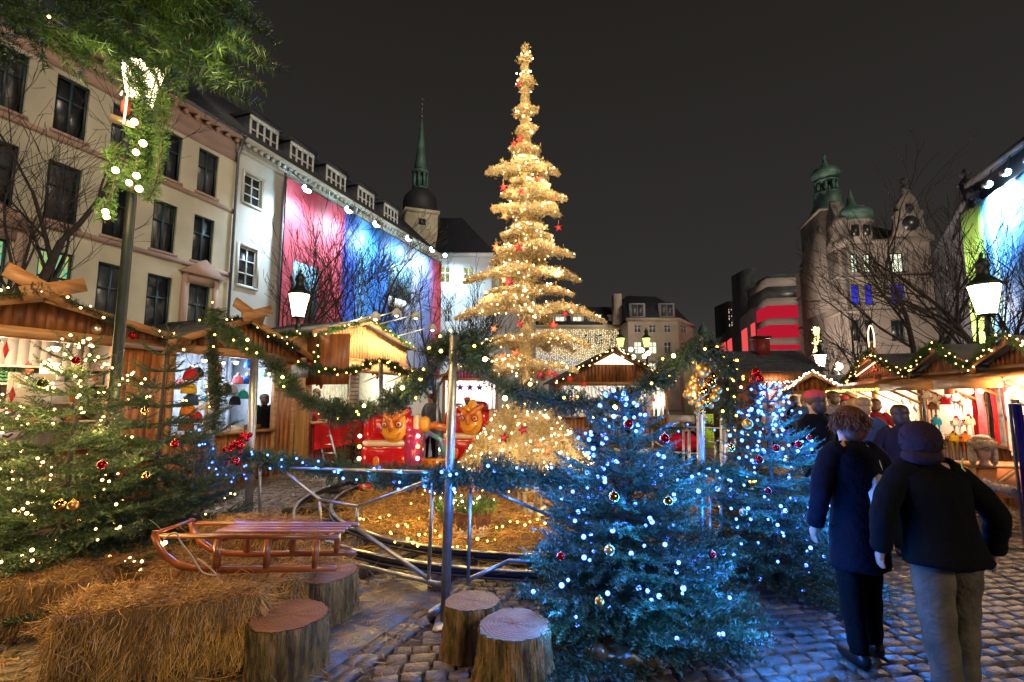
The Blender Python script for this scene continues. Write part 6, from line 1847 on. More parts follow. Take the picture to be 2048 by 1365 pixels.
# =================================================================== LIGHTS, BASKET, POTS IN THE STRAW
def bedpt(px, py, dz=.07):
    p = G(px, py, .12); p.z = .12 + dz; return p
ys = [(590+0, 0)]
seq = [(720, 1040), (727, 1048), (760, 1037), (778, 1032), (795, 1060), (811, 1058), (782, 1075), (815, 1057), (838, 1045), (860, 1030), (872, 1018), (845, 1000), (822, 1012), (815, 1090), (838, 1082), (826, 1100), (835, 1108), (850, 1075), (790, 1088), (780, 1078), (870, 1075), (880, 1076), (905, 1095), (915, 1108), (935, 1098), (955, 1090), (975, 1095), (990, 1080), (993, 1068), (1005, 1060), (1020, 1055), (1035, 1052), (1050, 1058), (1060, 1056), (1075, 1048), (1090, 1052), (980, 1112), (850, 987), (868, 1000), (900, 1005), (890, 1017), (1018, 993), (965, 985)]
lsx = light_string("yellow fairy lights strewn over the straw inside the track", [bedpt(a, b, random.uniform(.0, .08)) for a, b in seq], Y_BULB, .013, None, True)
for (a, b) in ((750, 1045), (830, 1050), (820, 1095), (900, 1040), (985, 1075), (1060, 1050), (930, 1100), (860, 1080), (1090, 1000), (700, 1100)):
    lamp('POINT', bedpt(a, b, .22), 4.5, YEL, .04, None, "bulb_glow")
WICK = mat("brown wicker", (.20, .085, .04), .6, c2=(.09, .035, .018), scale=10, bump=.6, bscale=60, stretch=(1, 1, 3))
def basket(label, c, rx, ry, H, m_=WICK, handles=True, rotz=0, z=0.0, frost=False, taper=.84):
    root = thing("wicker_basket", label, "basket", (c[0], c[1], z), rotz, None)
    mb = MB(); n = 44
    for j in range(n):
        a = 2 * PI * j / n
        mb.tube([(rx * taper * math.cos(a), ry * taper * math.sin(a), 0), (rx * math.cos(a), ry * math.sin(a), H)], .006, 4, False)
    for k in range(int(H / .016)):
        t = k / int(H / .016); q = taper + (1 - taper) * t
        pts = [(rx * q * math.cos(a) + .005 * math.cos(a) * (1 if (i + k) % 2 else -1), ry * q * math.sin(a) + .005 * math.sin(a) * (1 if (i + k) % 2 else -1), t * H) for i, a in enumerate(np.linspace(0, 2 * PI, n + 1))]
        mb.tube(pts, .0075, 4, False)
    mb.build("weave", m_, root)
    MB().tube([((rx + .01) * math.cos(a), (ry + .01) * math.sin(a), H) for a in np.linspace(0, 2 * PI, 40)], .016, 6).build("rim", m_, root)
    MB().lathe([(.001, .012), (rx * taper * .98, .012), (rx * .95, H * .96)], n=24, sy=ry / rx).build("lining", m_, root)
    if handles:
        for sx in (-1, 1):
            MB().tube([(sx * .12 - .07, -ry - .01, H - .02), (sx * .12 - .05, -ry - .02, H + .09), (sx * .12 + .05, -ry - .02, H + .09), (sx * .12 + .07, -ry - .01, H - .02)], .011, 6).build("handle", m_, root)
    return root
FROSTW = mat("frosted brown wicker", (.13, .045, .028), .6, c2=(.06, .02, .014), scale=9, bump=.5)
nt = FROSTW.node_tree
_b = nt.nodes["Principled BSDF"]; _tc = nt.nodes.new("ShaderNodeTexCoord"); _sp = nt.nodes.new("ShaderNodeSeparateXYZ"); _nz = nt.nodes.new("ShaderNodeTexNoise"); _nz.inputs["Scale"].default_value = 22
_ma = nt.nodes.new("ShaderNodeMath"); _ma.operation = 'MULTIPLY_ADD'; _ma.inputs[1].default_value = -3.2; _ma.inputs[2].default_value = .42
_mb = nt.nodes.new("ShaderNodeMath"); _mb.operation = 'ADD'; _r = nt.nodes.new("ShaderNodeValToRGB"); _r.color_ramp.elements[0].position = .62; _r.color_ramp.elements[1].position = .72
_mx = nt.nodes.new("ShaderNodeMix"); _mx.data_type = 'RGBA'; _mx.inputs[7].default_value = (.7, .68, .66, 1)
src = _b.inputs["Base Color"].links[0].from_socket
nt.links.new(_tc.outputs["Object"], _sp.inputs[0]); nt.links.new(_tc.outputs["Object"], _nz.inputs["Vector"]); nt.links.new(_sp.outputs["Z"], _ma.inputs[0]); nt.links.new(_ma.outputs[0], _mb.inputs[0]); nt.links.new(_nz.outputs["Fac"], _mb.inputs[1]); nt.links.new(_mb.outputs[0], _r.inputs[0]); nt.links.new(_r.outputs[0], _mx.inputs[0]); nt.links.new(src, _mx.inputs[6]); nt.links.new(_mx.outputs[2], _b.inputs["Base Color"])
bc = G(944, 1078, .05)
basket("brown wicker basket dusted with white frost, standing in straw", (bc.x, bc.y + .14), .215, .16, .27, FROSTW, z=.06)
def sprig_bunch(label, c, rad, n, seed, needle=NEEDLE_FRESH, lean=.9, parent_name="fir_bouquet", sc=1.4):
    g = np.random.default_rng(seed); root = thing(parent_name, label, "plant", c)
    a = g.uniform(0, 2 * PI, n); r_ = g.uniform(0, 1, n) ** .5 * rad
    pos = np.stack([r_ * np.cos(a), r_ * np.sin(a), g.uniform(-.03, .05, n)], -1)
    d = np.stack([np.cos(a) * r_ / rad * lean, np.sin(a) * r_ / rad * lean, g.uniform(.4, 1, n)], -1)
    mb = MB(); fr = frames(d, g.uniform(0, 6, n)); w_ = g.integers(0, 4, n)
    for i, t_ in enumerate(SPRIGS_MID):
        q = w_ == i; instance(mb, t_, pos[q], fr[q], g.uniform(.8, 1.3, int(q.sum())) * sc)
    mb.build("foliage", needle, root)
    return root
b_ = sprig_bunch("fir twigs filling the frosted wicker basket", (bc.x, bc.y + .14, .33), .2, 90, 1, sc=1.25)
light_string("tiny lights on the fir twigs of the frosted basket", [Vector((bc.x + random.uniform(-.26, .26), bc.y + .05 + random.uniform(-.05, .1), random.uniform(.38, .58))) for _ in range(14)], G_BULB, .011, None, True)
lamp('POINT', (bc.x, bc.y - .12, .58), 3, GC, .03, None, "bulb_glow")
zp_ = G(893, 1052, .1)
POTM = mat("grey zinc pot", (.34, .33, .30), .5, .5)
pt = thing("zinc_pot", "grey zinc flower pot in the straw behind the rail", "pot", (zp_.x, zp_.y + .1, .08))
MB().lathe([(.10, 0), (.135, .19), (.142, .19), (.142, .205), (.128, .205), (.1, .12)], n=24).build("pot_body", POTM, pt, True)
sprig_bunch("small fir bush with lights growing in the zinc pot", (zp_.x, zp_.y + .1, .24), .14, 60, 2, sc=1.3)
light_string("tiny lights on the fir bush in the zinc pot", [Vector((zp_.x + random.uniform(-.2, .2), zp_.y + random.uniform(-.1, .05), random.uniform(.28, .52))) for _ in range(13)], G_BULB, .012, None, True)
lamp('POINT', (zp_.x, zp_.y - .12, .45), 3, GC, .03, None, "bulb_glow")
# white lantern with snowy roof
lz = G(1062, 1042, .08)
ln = thing("wooden_lantern", "white wooden lantern with dark snow dusted roof in the straw", "lantern", (lz.x, lz.y + .15, .08), .3)
OLDW = mat("old cream wood", (.40, .33, .22), .7)
mb = MB()
for sx in (-1, 1):
    for sy in (-1, 1): mb.box(sx * .12 - .02, sx * .12 + .02, sy * .12 - .02, sy * .12 + .02, .03, .36)
mb.box(-.15, .15, -.15, .15, 0, .03).box(-.15, .15, -.15, .15, .36, .385)
mb.build("lantern_frame", OLDW, ln)
MB().lathe([(.24, .385), (.05, .55), (.05, .58), (.001, .6)], n=4, rot=PI/4).build("lantern_roof", mat("snow dusted dark roof", (.55, .53, .5), .7, c2=(.05, .04, .04), scale=12, ramp=(.45, .55)), ln)
MB().lathe([(.04, .03), (.04, .2), (.001, .2)], n=12).build("candle", WHITEP, ln)
l2 = thing("wooden_lantern", "small low white lantern leaning beside the larger one", "lantern", (lz.x + .18, lz.y - .12, .08), .2)
MB().box(-.09, .09, -.08, .08, 0, .015).box(-.09, -.07, -.08, .08, .015, .12).box(.07, .09, -.08, .08, .015, .12).build("lantern_frame", OLDW, l2)
MB().lathe([(.16, .12), (.02, .22)], n=4, rot=PI/4).build("lantern_roof", WHITEP, l2)
mg = G(965, 1010, .1)
ms = thing("mushroom_ornament", "red and white candy striped figure standing behind the frosted basket", "ornament", P(950, 985, 7.3))
ms.location.z = .1
MB().lathe([(.07, 0), (.08, .2), (.06, .42), (.09, .44), (.1, .5), (.05, .58), (.001, .6)], n=14).build("figure_body", mat("red white stripes", (.7, .65, .6), .4, c2=(.6, .02, .02), scale=14, ramp=(.48, .52), stretch=(.2, .2, 2)), ms, True)
# wooden stool-like posts behind
# blue barrel of light: step ladder
ALU = mat("aluminium", (.62, .64, .68), .35, .7)
ldp = G(638, 912); ldp = Vector((P(640, 905, 12.6).x, 12.6, 0))
ld = thing("step_ladder", "folding aluminium step ladder standing before the red counter", "ladder", ldp, 0)
Hh = P(632, 842, 12.6).z
for sx in (-.17, .17):
    MB().bar((sx * 1.0 + .34, -.1, 0), (sx * .75 - .02, .1, Hh * .93), .035, .05).build("front_rail", ALU, ld)
    MB().bar((sx * 1.0 - .30, .35, 0), (sx * .75 - .04, .14, Hh * .62), .03, .03).build("rear_rail", ALU, ld)
for k in range(4):
    t = (k + .6) / 5
    MB().box(-.15 + .34 - .36 * t, .15 + .34 - .36 * t, -.1 + .2 * t - .05, -.1 + .2 * t + .04, Hh * .93 * t - .012, Hh * .93 * t + .012).build("step", ALU, ld)
MB().tube([(-.14, .1, Hh * .93), (-.12, .1, Hh * 1.02), (.1, .1, Hh * 1.02), (.12, .1, Hh * .93)], .018, 6).build("top_hoop", ALU, ld)

# =================================================================== TRAIN
REDP_ = mat("glossy red paint", (.55, .008, .012), .15, 0, c2=(.48, .006, .01), scale=2, coat=1.0)
CREAMP = mat("glossy cream paint", (.75, .55, .34), .18, 0, c2=(.7, .5, .3), scale=2, coat=1.0)
YELP = mat("glossy yellow paint", (.80, .40, .03), .18, 0, c2=(.78, .28, .02), scale=2.5, coat=1.0)
ORP = mat("glossy orange paint", (.75, .18, .02), .2, 0, coat=1.0); MAG = mat("glossy magenta paint", (.5, .03, .12), .2, 0, coat=1.0)
BLK = mat("black paint", (.01, .008, .01), .4); TURQ = mat("glossy turquoise paint", (.05, .38, .30), .2, 0, coat=1.0, c2=(.3, .1, .4), scale=7)
def superell(mb, c, hx, hy, hz, e=.45, nu=36, nv=18):
    V = []; Fc = []
    sg = lambda a: math.copysign(abs(a) ** e, a)
    for j in range(nv + 1):
        v = -PI / 2 + PI * j / nv
        for i in range(nu):
            u = 2 * PI * i / nu
            V.append((c[0] + hx * sg(math.cos(v)) * sg(math.cos(u)), c[1] + hy * sg(math.cos(v)) * sg(math.sin(u)), c[2] + hz * sg(math.sin(v))))
    for j in range(nv):
        for i in range(nu): Fc.append((j*nu + i, j*nu + (i+1) % nu, (j+1)*nu + (i+1) % nu, (j+1)*nu + i))
    return mb.add(np.array(V), np.array(Fc))
def disc(mb, c, r, d=.01, n=20, sx=1): return mb.lathe([(r, 0)], c, n) if False else mb.add([(c[0] + r * sx * math.cos(2*PI*i/n), c[1] - d, c[2] + r * math.sin(2*PI*i/n)) for i in range(n)] + [(c[0] + r * sx * math.cos(2*PI*i/n), c[1] + d, c[2] + r * math.sin(2*PI*i/n)) for i in range(n)], [tuple(range(n)), tuple(reversed(range(n, 2*n)))] + [(i, i + n, (i+1) % n + n, (i+1) % n) for i in range(n)])
def train_car(label, loc, rotz, s=1.0, mirror=1):
    root = thing("train_car", label, "fairground train car", loc, rotz, "fairground train cars")
    root.scale = (s, s, s)
    MB().box(-.5, .5, -.35, .35, .20, .27).build("chassis", BLK, root)
    for sx in (-.33, .33): MB().tube([(sx, -.33, .17), (sx, -.27, .17)], .1, 16).build("wheel", BLK, root)
    mb = MB(); superell(mb, (0, 0, .48), .46, .36, .24); mb.build("lower_body", REDP_, root, True)
    mb = MB(); superell(mb, (-.02, 0, .92), .42, .34, .24, .5); mb.build("upper_body", REDP_, root, True)
    mb = MB(); superell(mb, (.36 * mirror, -.03, .60), .16, .36, .36, .6); mb.build("side_fairing", MAG, root, True)
    mb = MB(); superell(mb, (-.05, -.05, .70), .40, .34, .065, .6); mb.build("belt", CREAMP, root, True)
    mb = MB(); superell(mb, (.40 * mirror, -.08, .98), .055, .20, .17, .5); mb.build("cuff", CREAMP, root, True)
    mb = MB(); superell(mb, (.52 * mirror, -.08, .98), .09, .14, .13, .8); mb.build("mitten", YELP, root, True)
    # mask
    f = MB(); superell(f, (.08, -.36, .98), .19, .09, .26, .85); fo = f.build("mask", YELP, root, True)
    MB().tube(smooth_path([(.30, -.40, 1.22), (.20, -.46, 1.15), (.06, -.485, 1.05)], 5), [.02 + .028 * math.sin(3.0 * q_ / 10) for q_ in range(11)], 8).build("brow", ORP, fo, True)
    MB().tube(smooth_path([(-.14, -.40, 1.19), (-.06, -.45, 1.14), (.05, -.485, 1.05)], 5), [.018 + .022 * math.sin(3.0 * q_ / 10) for q_ in range(11)], 8).build("brow", ORP, fo, True)
    m = MB(); superell(m, (.12, -.42, 1.22), .08, .05, .09, .9, 16, 8); m.build("tuft", YELP, fo, True)
    m = MB(); m.tube([(.05, -.46, 1.12), (.06, -.52, .98), (.05, -.50, .90)], [.022, .045, .03], 8); m.build("nose", ORP, fo, True)
    for ex, rr_ in ((.17, .058), (-.05, .046)):
        eb = disc(MB(), (ex, -.462 if ex > 0 else -.452, 1.0), rr_, .012).build("eye", REDP_, fo)
        disc(MB(), (ex, -.478 if ex > 0 else -.468, 1.0), rr_ * .7, .006).build("iris", CREAMP, eb)
        disc(MB(), (ex, -.488 if ex > 0 else -.478, 1.0), rr_ * .4, .006).build("pupil", REDP_, eb)
    m = MB(); m.tube(smooth_path([(-.10, -.43, .88), (0, -.455, .80), (.1, -.46, .79), (.20, -.44, .88)], 5), .012, 6); m.build("mouth", ORP, fo, True)
    mb = MB(); superell(mb, (-.24, -.02, 1.0), .04, .35, .24, .5); mb.build("rib", REDP_, root, True)
    mb = MB(); superell(mb, (.12, 0, 1.18), .18, .2, .1, .9); mb.build("cap", MAG, root, True)
    for k, z in enumerate((.82, .66, .48)):
        for sx in (-.44, .46):
            MB().ball((sx, -.36 if sx < 0 else -.40, z), .032, 10, 6).build("marker_lamp", emis(["pink marker", "orange marker", "green marker"][k], [(1, .5, .45), (1, .42, .1), (.75, 1, .6)][k], 5), root)
    mb = MB(); superell(mb, (-.18, -.36, .42), .05, .02, .09, .8); mb.build("flame_emblem", ORP, root, True)
    return root
tc1 = P(783, 975, 9.3)
train_car("glossy red train car with yellow mask face and cream belt, near the ladder", (tc1.x, 9.3, .10), .05, 1.13)
tc2 = P(950, 975, 10.0)
train_car("second red train car with an orange mask half hidden by the thick post", (tc2.x - .1, 10.2, .14), -.15, 1.16)
tm = P(868, 970, 9.9)
md = thing("train_cart", "small colourful cart with yellow spiral panel between the red train cars", "fairground train car", (tm.x, 9.9, 0), .1)
MB().box(-.4, .4, -.25, .25, .22, .28).build("chassis", BLK, md)
m = MB(); superell(m, (0, 0, .4), .36, .26, .13); m.build("tub", REDP_, md, True)
m = MB().box(-.22, .24, -.285, -.262, .36, .55).build("yellow_panel", YELP, md)
for k in range(3):
    mm = MB().tube([(-.14 + k * .15 + .045 * t / 9 * math.cos(t), -.292, .455 + .055 * t / 9 * math.sin(t)) for t in np.linspace(0, 9, 24)], .008, 5)
    mm.build("spiral", REDP_, m)
MB().tube([(-.3, -.2, .5), (-.28, -.2, .85), (-.1, -.2, 1.02), (.12, -.2, .9), (.22, -.2, .55)], [.07, .06, .055, .06, .07], 10).build("arch", TURQ, md, True)
MB().tube([(-.3, -.1, 1.1), (0, -.1, 1.16), (.35, -.1, 1.08)], [.05, .08, .06], 8).build("saddle", ORP, md, True)
for (x, y, z) in ((tc1.x, 8.6, 1.5), (tm.x, 9.1, 1.45), (tc2.x, 9.3, 1.5)): pass
for k in (0, 1):
    pk = thing("gift_box", ["small red wrapped box on the track bed beneath the train car", "second small red box beside the rail under the train"][k], "gift box", P(730 + 90 * k, 966, 8.9)); pk.location.z = .12
    MB().box(-.1, .1, -.08, .08, 0, .09).build("box_body", REDP_, pk); MB().box(-.02, .02, -.083, .083, -.001, .093).build("ribbon", CREAMP, pk)

# =================================================================== PEOPLE
def skin_mesh(name, nodes, edges, m_, parent, sub=2, root_i=0):
    me = bpy.data.meshes.new(name)
    me.from_pydata([n[0] for n in nodes], edges, [])
    o = bpy.data.objects.new(name, me); col.objects.link(o)
    md_ = o.modifiers.new("skin", 'SKIN'); md_.use_smooth_shade = True
    sv = me.skin_vertices[0].data
    for i, n in enumerate(nodes):
        r = n[1]; sv[i].radius = r if isinstance(r, tuple) else (r, r)
    sv[root_i].use_root = True
    s_ = o.modifiers.new("sub", 'SUBSURF'); s_.levels = sub; s_.render_levels = sub
    dg = bpy.context.evaluated_depsgraph_get()
    nm = bpy.data.meshes.new_from_object(o.evaluated_get(dg))
    o.modifiers.clear(); o.data = nm; nm.materials.clear(); nm.materials.append(m_)
    o.parent = parent
    return o
SKINM = mat("skin", (.48, .28, .2), .5, c2=(.42, .23, .16), scale=3)
def person(label, loc, yaw, H, coat, trous, hair, shoe=None, hood=None, stride=.0, coat_len=.72, puffy=1.0, wide=1.0, arm=((.24, .03), (.24, .03)), seated=False, lean=0, hat=None, group=None, trunk=None, fingers=True, armf=(0, 0)):
    k = H / 1.72
    root = thing("person", label, "person", loc, yaw, group)
    root.scale = (k, k, k)
    hip = .92 if not seated else .50
    dz = hip - .92
    L = lean
    def T(x, y, z): return (x + L * max(z - .9, 0), y, z + dz)
    N = []; E = []
    def add(p, r, par=None):
        N.append((p, r)); i = len(N) - 1
        if par is not None: E.append((par, i))
        return i
    pel = add(T(0, 0, .95), .12); sp = add(T(0, 0, 1.15), .11, pel); chs = add(T(0, 0, 1.34), (.14, .11), sp)
    nk = add(T(0, .01, 1.47), .055, chs); h0 = add(T(0, .03, 1.55), .07, nk); h1 = add(T(0, .03, 1.63), (.082, .095), h0); h2 = add(T(0, .02, 1.69), .06, h1)
    add(T(0, .125, 1.615), .014, h1)
    wr = []
    for s_, (ax, ay), af in ((-1, arm[0], armf[0]), (1, arm[1], armf[1])):
        sh = add(T(s_ * .17, 0, 1.40), .06, chs); el = add(T(s_ * ax, -.02 + ay, 1.13), .043, sh)
        w = add(T(s_ * (ax + .01 - .1 * af), .06 + ay * 1.5 + .12 * af, .90 + .18 * af), .028, el); pm = add(T(s_ * (ax + .01 - .12 * af), .08 + ay * 1.5 + .17 * af, .84 + .18 * af), (.034, .02), w)
        wr.append(N[w][0])
        if fingers:
            b = N[pm][0]
            for fi in range(4):
                q = add((b[0] , b[1] - .025 + fi * .018, b[2] - .035), .009, pm)
                add((b[0] - s_ * .012, b[1] - .025 + fi * .018 + .004, b[2] - .035 - (.035, .042, .04, .03)[fi]), .008, q)
            q = add((b[0] - s_ * .01, b[1] + .045, b[2] - .01), .010, pm); add((b[0] - s_ * .018, b[1] + .055, b[2] - .045), .009, q)
    legs = []
    for s_ in (-1, 1):
        st = stride * s_
        if seated: pts = [((s_ * .10, .02, hip - .02), .085), ((s_ * .12, .42, hip + .02), .06), ((s_ * .12, .44, .09), .042), ((s_ * .12, .56, .04), .035)]
        else: pts = [((s_ * .09, 0, .88), .085), ((s_ * .10, st * .45 + .02, .50), .06), ((s_ * .105, st, .09), .042), ((s_ * .11, st + .13, .045), .035)]
        prev = pel
        for p, r in pts: prev = add(p, r, prev)
        legs.append(pts)
    skin_mesh("body", N, E, SKINM, root)
    # coat and trousers as lofted cloth that follows the body
    def loft(mb, rings, n=22, seed=0):
        gq_ = random.Random(seed); ph = gq_.uniform(0, 6); V = []; Fc = []
        for j, (c, rx, ry) in enumerate(rings):
            for i in range(n):
                a = 2 * PI * i / n; fold = 1 + .035 * math.sin(3 * a + ph + j * .9) + .02 * math.sin(7 * a - j * 1.3)
                V.append((c[0] + rx * fold * math.cos(a), c[1] + ry * fold * math.sin(a), c[2] + .006 * math.sin(5 * a + ph)))
        m_ = len(rings)
        for j in range(m_ - 1):
            for i in range(n): Fc.append((j*n + i, j*n + (i+1) % n, (j+1)*n + (i+1) % n, (j+1)*n + i))
        Fc.append(tuple(reversed(range(n)))); Fc.append(tuple(range((m_-1)*n, m_*n)))
        mb.add(np.array(V), Fc); return mb
    pf = puffy; lowz = coat_len if not seated else .86
    cm_ = MB()
    zs_ = [lowz, lowz + .03, .90, 1.02, 1.15, 1.28, 1.38, 1.43, 1.465, 1.49]
    rx_ = [.190, .195, .185, .168, .172, .190, .195, .165, .095, .070]; ry_ = [.145, .150, .145, .128, .130, .138, .128, .108, .080, .070]
    loft(cm_, [(T(0, 0, z), a * (pf if z < 1.42 else 1) * (wide ** .35 if z < 1.1 else 1), b * (pf if z < 1.42 else 1)) for z, a, b in sorted(zip(zs_, rx_, ry_))], 24, int(H * 100))
    i_ = 0
    for s_, (ax, ay) in ((-1, arm[0]), (1, arm[1])):
        q = wr[i_]; i_ += 1
        sh = Vector(T(s_ * .155, 0, 1.39)); el = Vector(T(s_ * (ax + .01), -.02 + ay, 1.13)); w_ = Vector((q[0], q[1], q[2]))
        cm_.tube(smooth_path([Vector(T(s_ * .09, 0, 1.42)), sh, (sh + el) / 2 + Vector((s_ * .02, 0, .01)), el, (el + w_) / 2, w_], 4), [.05 * pf] + [(.082 - .028 * k_ / 19 + .003 * math.sin(k_ * 1.9)) * (pf ** .6) for k_ in range(20)], 14)
    cm_.build("coat", coat, root, True)
    tm_ = MB()
    hz = hip + .06
    loft(tm_, [((0, 0, hz - .14), .15 * wide ** .5, .115), ((0, 0, hz), .158 * wide ** .4, .12), ((0, 0, hz + .06), .14, .11)], 20, 3)
    for pts in legs:
        a_, b_, c_ = [Vector(pts[k_][0]) for k_ in range(3)]
        pth = smooth_path([a_ + Vector((0, 0, .03 if not seated else 0)), b_, Vector((c_.x, c_.y, c_.z + .0))], 9)
        tm_.tube(pth, [(.098 - .040 * (k_ / (len(pth) - 1)) ** .8 + .0035 * math.sin(k_ * 1.7)) * wide for k_ in range(len(pth))], 16)
    tm_.build("trousers", trous, root, True)
    for pts in legs:
        x, y, z = pts[2][0]
        m = MB(); superell(m, (x, y + .06, .055), .05, .14, .055, .7, 20, 10); m.build("shoe", shoe or BLK, root, True)
    hx = L * .74
    if hood:
        m = MB(); superell(m, (hx, -.012, 1.615 + dz), .108, .122, .125, .92, 28, 16); superell(m, (hx - .01, -.03, 1.51 + dz), .115, .10, .06, .9, 24, 10)
        m.v[-1] = m.v[-1] + np.sin(m.v[-1] @ np.array([[60., 0, 20], [10, 40, 0], [0, 90, 70]])) * .004
        m.build("hood", hood, root, True)
        gh_ = np.random.default_rng(12); n_ = 900; ps_ = norm(gh_.normal(0, 1, (n_, 3))); ps_[:, 2] = np.abs(ps_[:, 2]) * gh_.choice([1, -1], n_)
        hp_ = ps_ * np.array([.106, .120, .123]) + np.array([hx, -.012, 1.615 + dz]); fm_ = MB(); straws(fm_, hp_, ps_ * .35 + np.array([0, 0, -.6]) + gh_.normal(0, .35, (n_, 3)), gh_.uniform(.012, .03, n_), .0025, .3, 4); fm_.build("knit_fuzz", hood, root)
    else:
        m = MB(); superell(m, (hx, .005, 1.655 + dz), .098, .112, .09, .95, 22, 12); superell(m, (hx, -.035, 1.585 + dz), .09, .075, .10, .95, 18, 10); m.build("hair", hair, root, True)
    if not hood and fingers:
        gh_ = np.random.default_rng(13); n_ = 3800; a_ = gh_.uniform(0, 2 * PI, n_); zz2 = gh_.uniform(-.35, 1, n_)
        cr = np.sqrt(np.clip(1 - zz2 ** 2, 0, 1)); hp_ = np.stack([hx + .099 * cr * np.cos(a_), .004 + .113 * cr * np.sin(a_), 1.655 + .092 * zz2], -1)
        keep = ~((hp_[:, 1] > .07) & (hp_[:, 2] < 1.69)); hp_ = hp_[keep]; n_ = len(hp_); a_ = a_[keep]
        dd_ = np.stack([np.cos(a_) * .18, np.sin(a_) * .18, np.full(n_, -1.0)], -1) + gh_.normal(0, .22, (n_, 3))
        fm_ = MB(); straws(fm_, hp_, dd_, gh_.uniform(.04, .09, n_), .0035, .35, 5); fm_.build("hair_strand", hair, root)
    if hat:
        m = MB(); superell(m, (hx, .02, 1.70 + dz), .105, .12, .07, .9, 22, 10); ho = m.build("hat", hat, root, True)
    for s_ in (-1, 1): MB().ball((hx + s_ * .032, .118, 1.635 + dz), .012, 8, 6).build("eye", BLK, root)
    return root
def cloth(n, c, c2=None): return mat(n, c, .95, c2=c2, scale=6, bump=.6, bscale=22, spec=.12)
NAVY = cloth("near black navy wool", (.006, .006, .013)); BLACK = cloth("black nylon", (.005, .005, .006)); BEIGE = cloth("grey beige cotton", (.13, .105, .075), (.07, .06, .045))
AUB = mat("auburn hair", (.14, .04, .018), .5, c2=(.07, .02, .01), scale=18, stretch=(4, 4, .6)); PLUM = cloth("dusky plum knit", (.035, .022, .035)); BLOND = mat("blond hair", (.42, .26, .12), .5); BROWNH = mat("brown hair", (.07, .035, .02), .5)
DRED = cloth("dark red wool", (.16, .01, .02)); JEANS = cloth("blue jeans", (.06, .12, .26)); GREYC = cloth("grey wool", (.14, .14, .16)); BLUEJ = cloth("blue jacket", (.05, .09, .18)); PINKH = cloth("pink red knit", (.6, .08, .09)); WHITEC = cloth("white jacket", (.7, .68, .66))
pL = G(1682, 1288); 
person("person in dark navy coat and slim black trousers walking away, auburn hair", (pL.x + .02, 3.45, 0), .06, 1.62, NAVY, BLACK, AUB, stride=.07, coat_len=.62, puffy=1.02, arm=((.26, .0), (.30, .05)))
pR = G(1868, 1365)
person("person in puffy black jacket and wide grey beige trousers with plum hood, walking away", (P(1872, 900, 3.0).x, 3.0, 0), -.05, 1.545, BLACK, BEIGE, BROWNH, hood=PLUM, stride=.08, coat_len=.84, puffy=1.2, wide=1.3, arm=((.33, .02), (.34, .0)), lean=-.14)
em = thing("jacket_emblem", "small curved yellow mark on the back of the puffy black jacket", "emblem", P(1926, 930, 2.80), 0)
MB().tube([(.006, 0, .035), (-.008, 0, .01), (-.006, 0, -.015), (.01, 0, -.035)], .004, 6).build("mark", mat("yellow print", (.75, .6, .08), .5), em, True)
bagp = P(1756, 985, 3.35)
bag = thing("shopping_bag", "crumpled white plastic bag in the navy coated person's hand", "bag", bagp, .3)
m = MB(); superell(m, (0, 0, -.05), .075, .05, .17, .8, 24, 14)
m.v[-1] = m.v[-1] + np.random.default_rng(2).normal(0, .006, m.v[-1].shape)
m.build("bag_body", mat("white plastic", (.62, .58, .55), .4), bag, True)
MB().tube([(-.05, 0, .1), (-.02, 0, .2), (.03, 0, .2), (.06, 0, .1)], .006, 5).build("handle", WHITEP, bag)
people = [
 ("person in black coat and pink red hat beyond the slimmer blue fir", 1635, 5.9, .3, 1.74, BLACK, BLACK, BROWNH, PINKH),
 ("blond person in blue jacket between the two walking figures", 1728, 6.4, -.8, 1.68, BLUEJ, JEANS, BLOND, None),
 ("person in pale coat browsing at the stall, behind the auburn haired one", 1706, 8.2, -1.0, 1.66, GREYC, BLACK, BLOND, None),
 ("person in dusky plum coat at the glaring white stall", 1800, 5.6, -.6, 1.60, PLUM, BLACK, BROWNH, None),
 ("person in dark red coat before the hat stall's counter", 560, 12.0, .8, 1.70, DRED, JEANS, BROWNH, None),
 ("person in black jacket and jeans beside the dark red coat", 527, 11.6, .9, 1.76, BLACK, JEANS, BROWNH, None),
 ("person in red jacket beside the step ladder at the red counter", 672, 13.4, .5, 1.68, DRED, BLACK, BROWNH, None),
 ("person in black coat at the red counter, next to the red jacket", 700, 13.8, .4, 1.70, BLACK, BLACK, BLOND, None),
 ("person in grey coat near the magenta stall", 862, 13.5, 2.6, 1.78, GREYC, BLACK, BROWNH, None),
 ("person with red hat at the magenta stall", 935, 16.5, 1.0, 1.66, BLACK, BLACK, BROWNH, PINKH),
 ("small person in white jacket near the shingled hut window", 1541, 15.5, 2.8, 1.45, WHITEC, BLACK, BROWNH, None),
 ("dark coated person in front of the low lit gable stall", 1590, 13.0, .5, 1.72, BLACK, BLACK, BROWNH, None),
 ("tall person in grey coat in the crowd past the pink red hat", 1668, 9.5, .2, 1.80, GREYC, BLACK, BROWNH, None),
 ("person in dark red coat in the crowd under the tinsel band", 1752, 9.0, -.7, 1.66, DRED, BLACK, BROWNH, None),
 ("child in white jacket holding close to the glaring white stall", 1772, 8.0, -1.1, 1.25, WHITEC, JEANS, BLOND, None),
 ("person in blue jacket far down the stall lane", 1612, 11.5, 2.9, 1.74, BLUEJ, BLACK, BLOND, None),
 ("person in black coat with red hat far down the stall lane", 1690, 12.5, 2.7, 1.70, BLACK, BLACK, BROWNH, PINKH),
 ("dark coated person before the brown stall's counter", 1262, 14.8, .2, 1.70, BLACK, BLACK, BROWNH, None),
 ("person in grey coat at the far end of the brown stall", 1190, 14.6, .4, 1.66, GREYC, BLACK, BLOND, None),
]
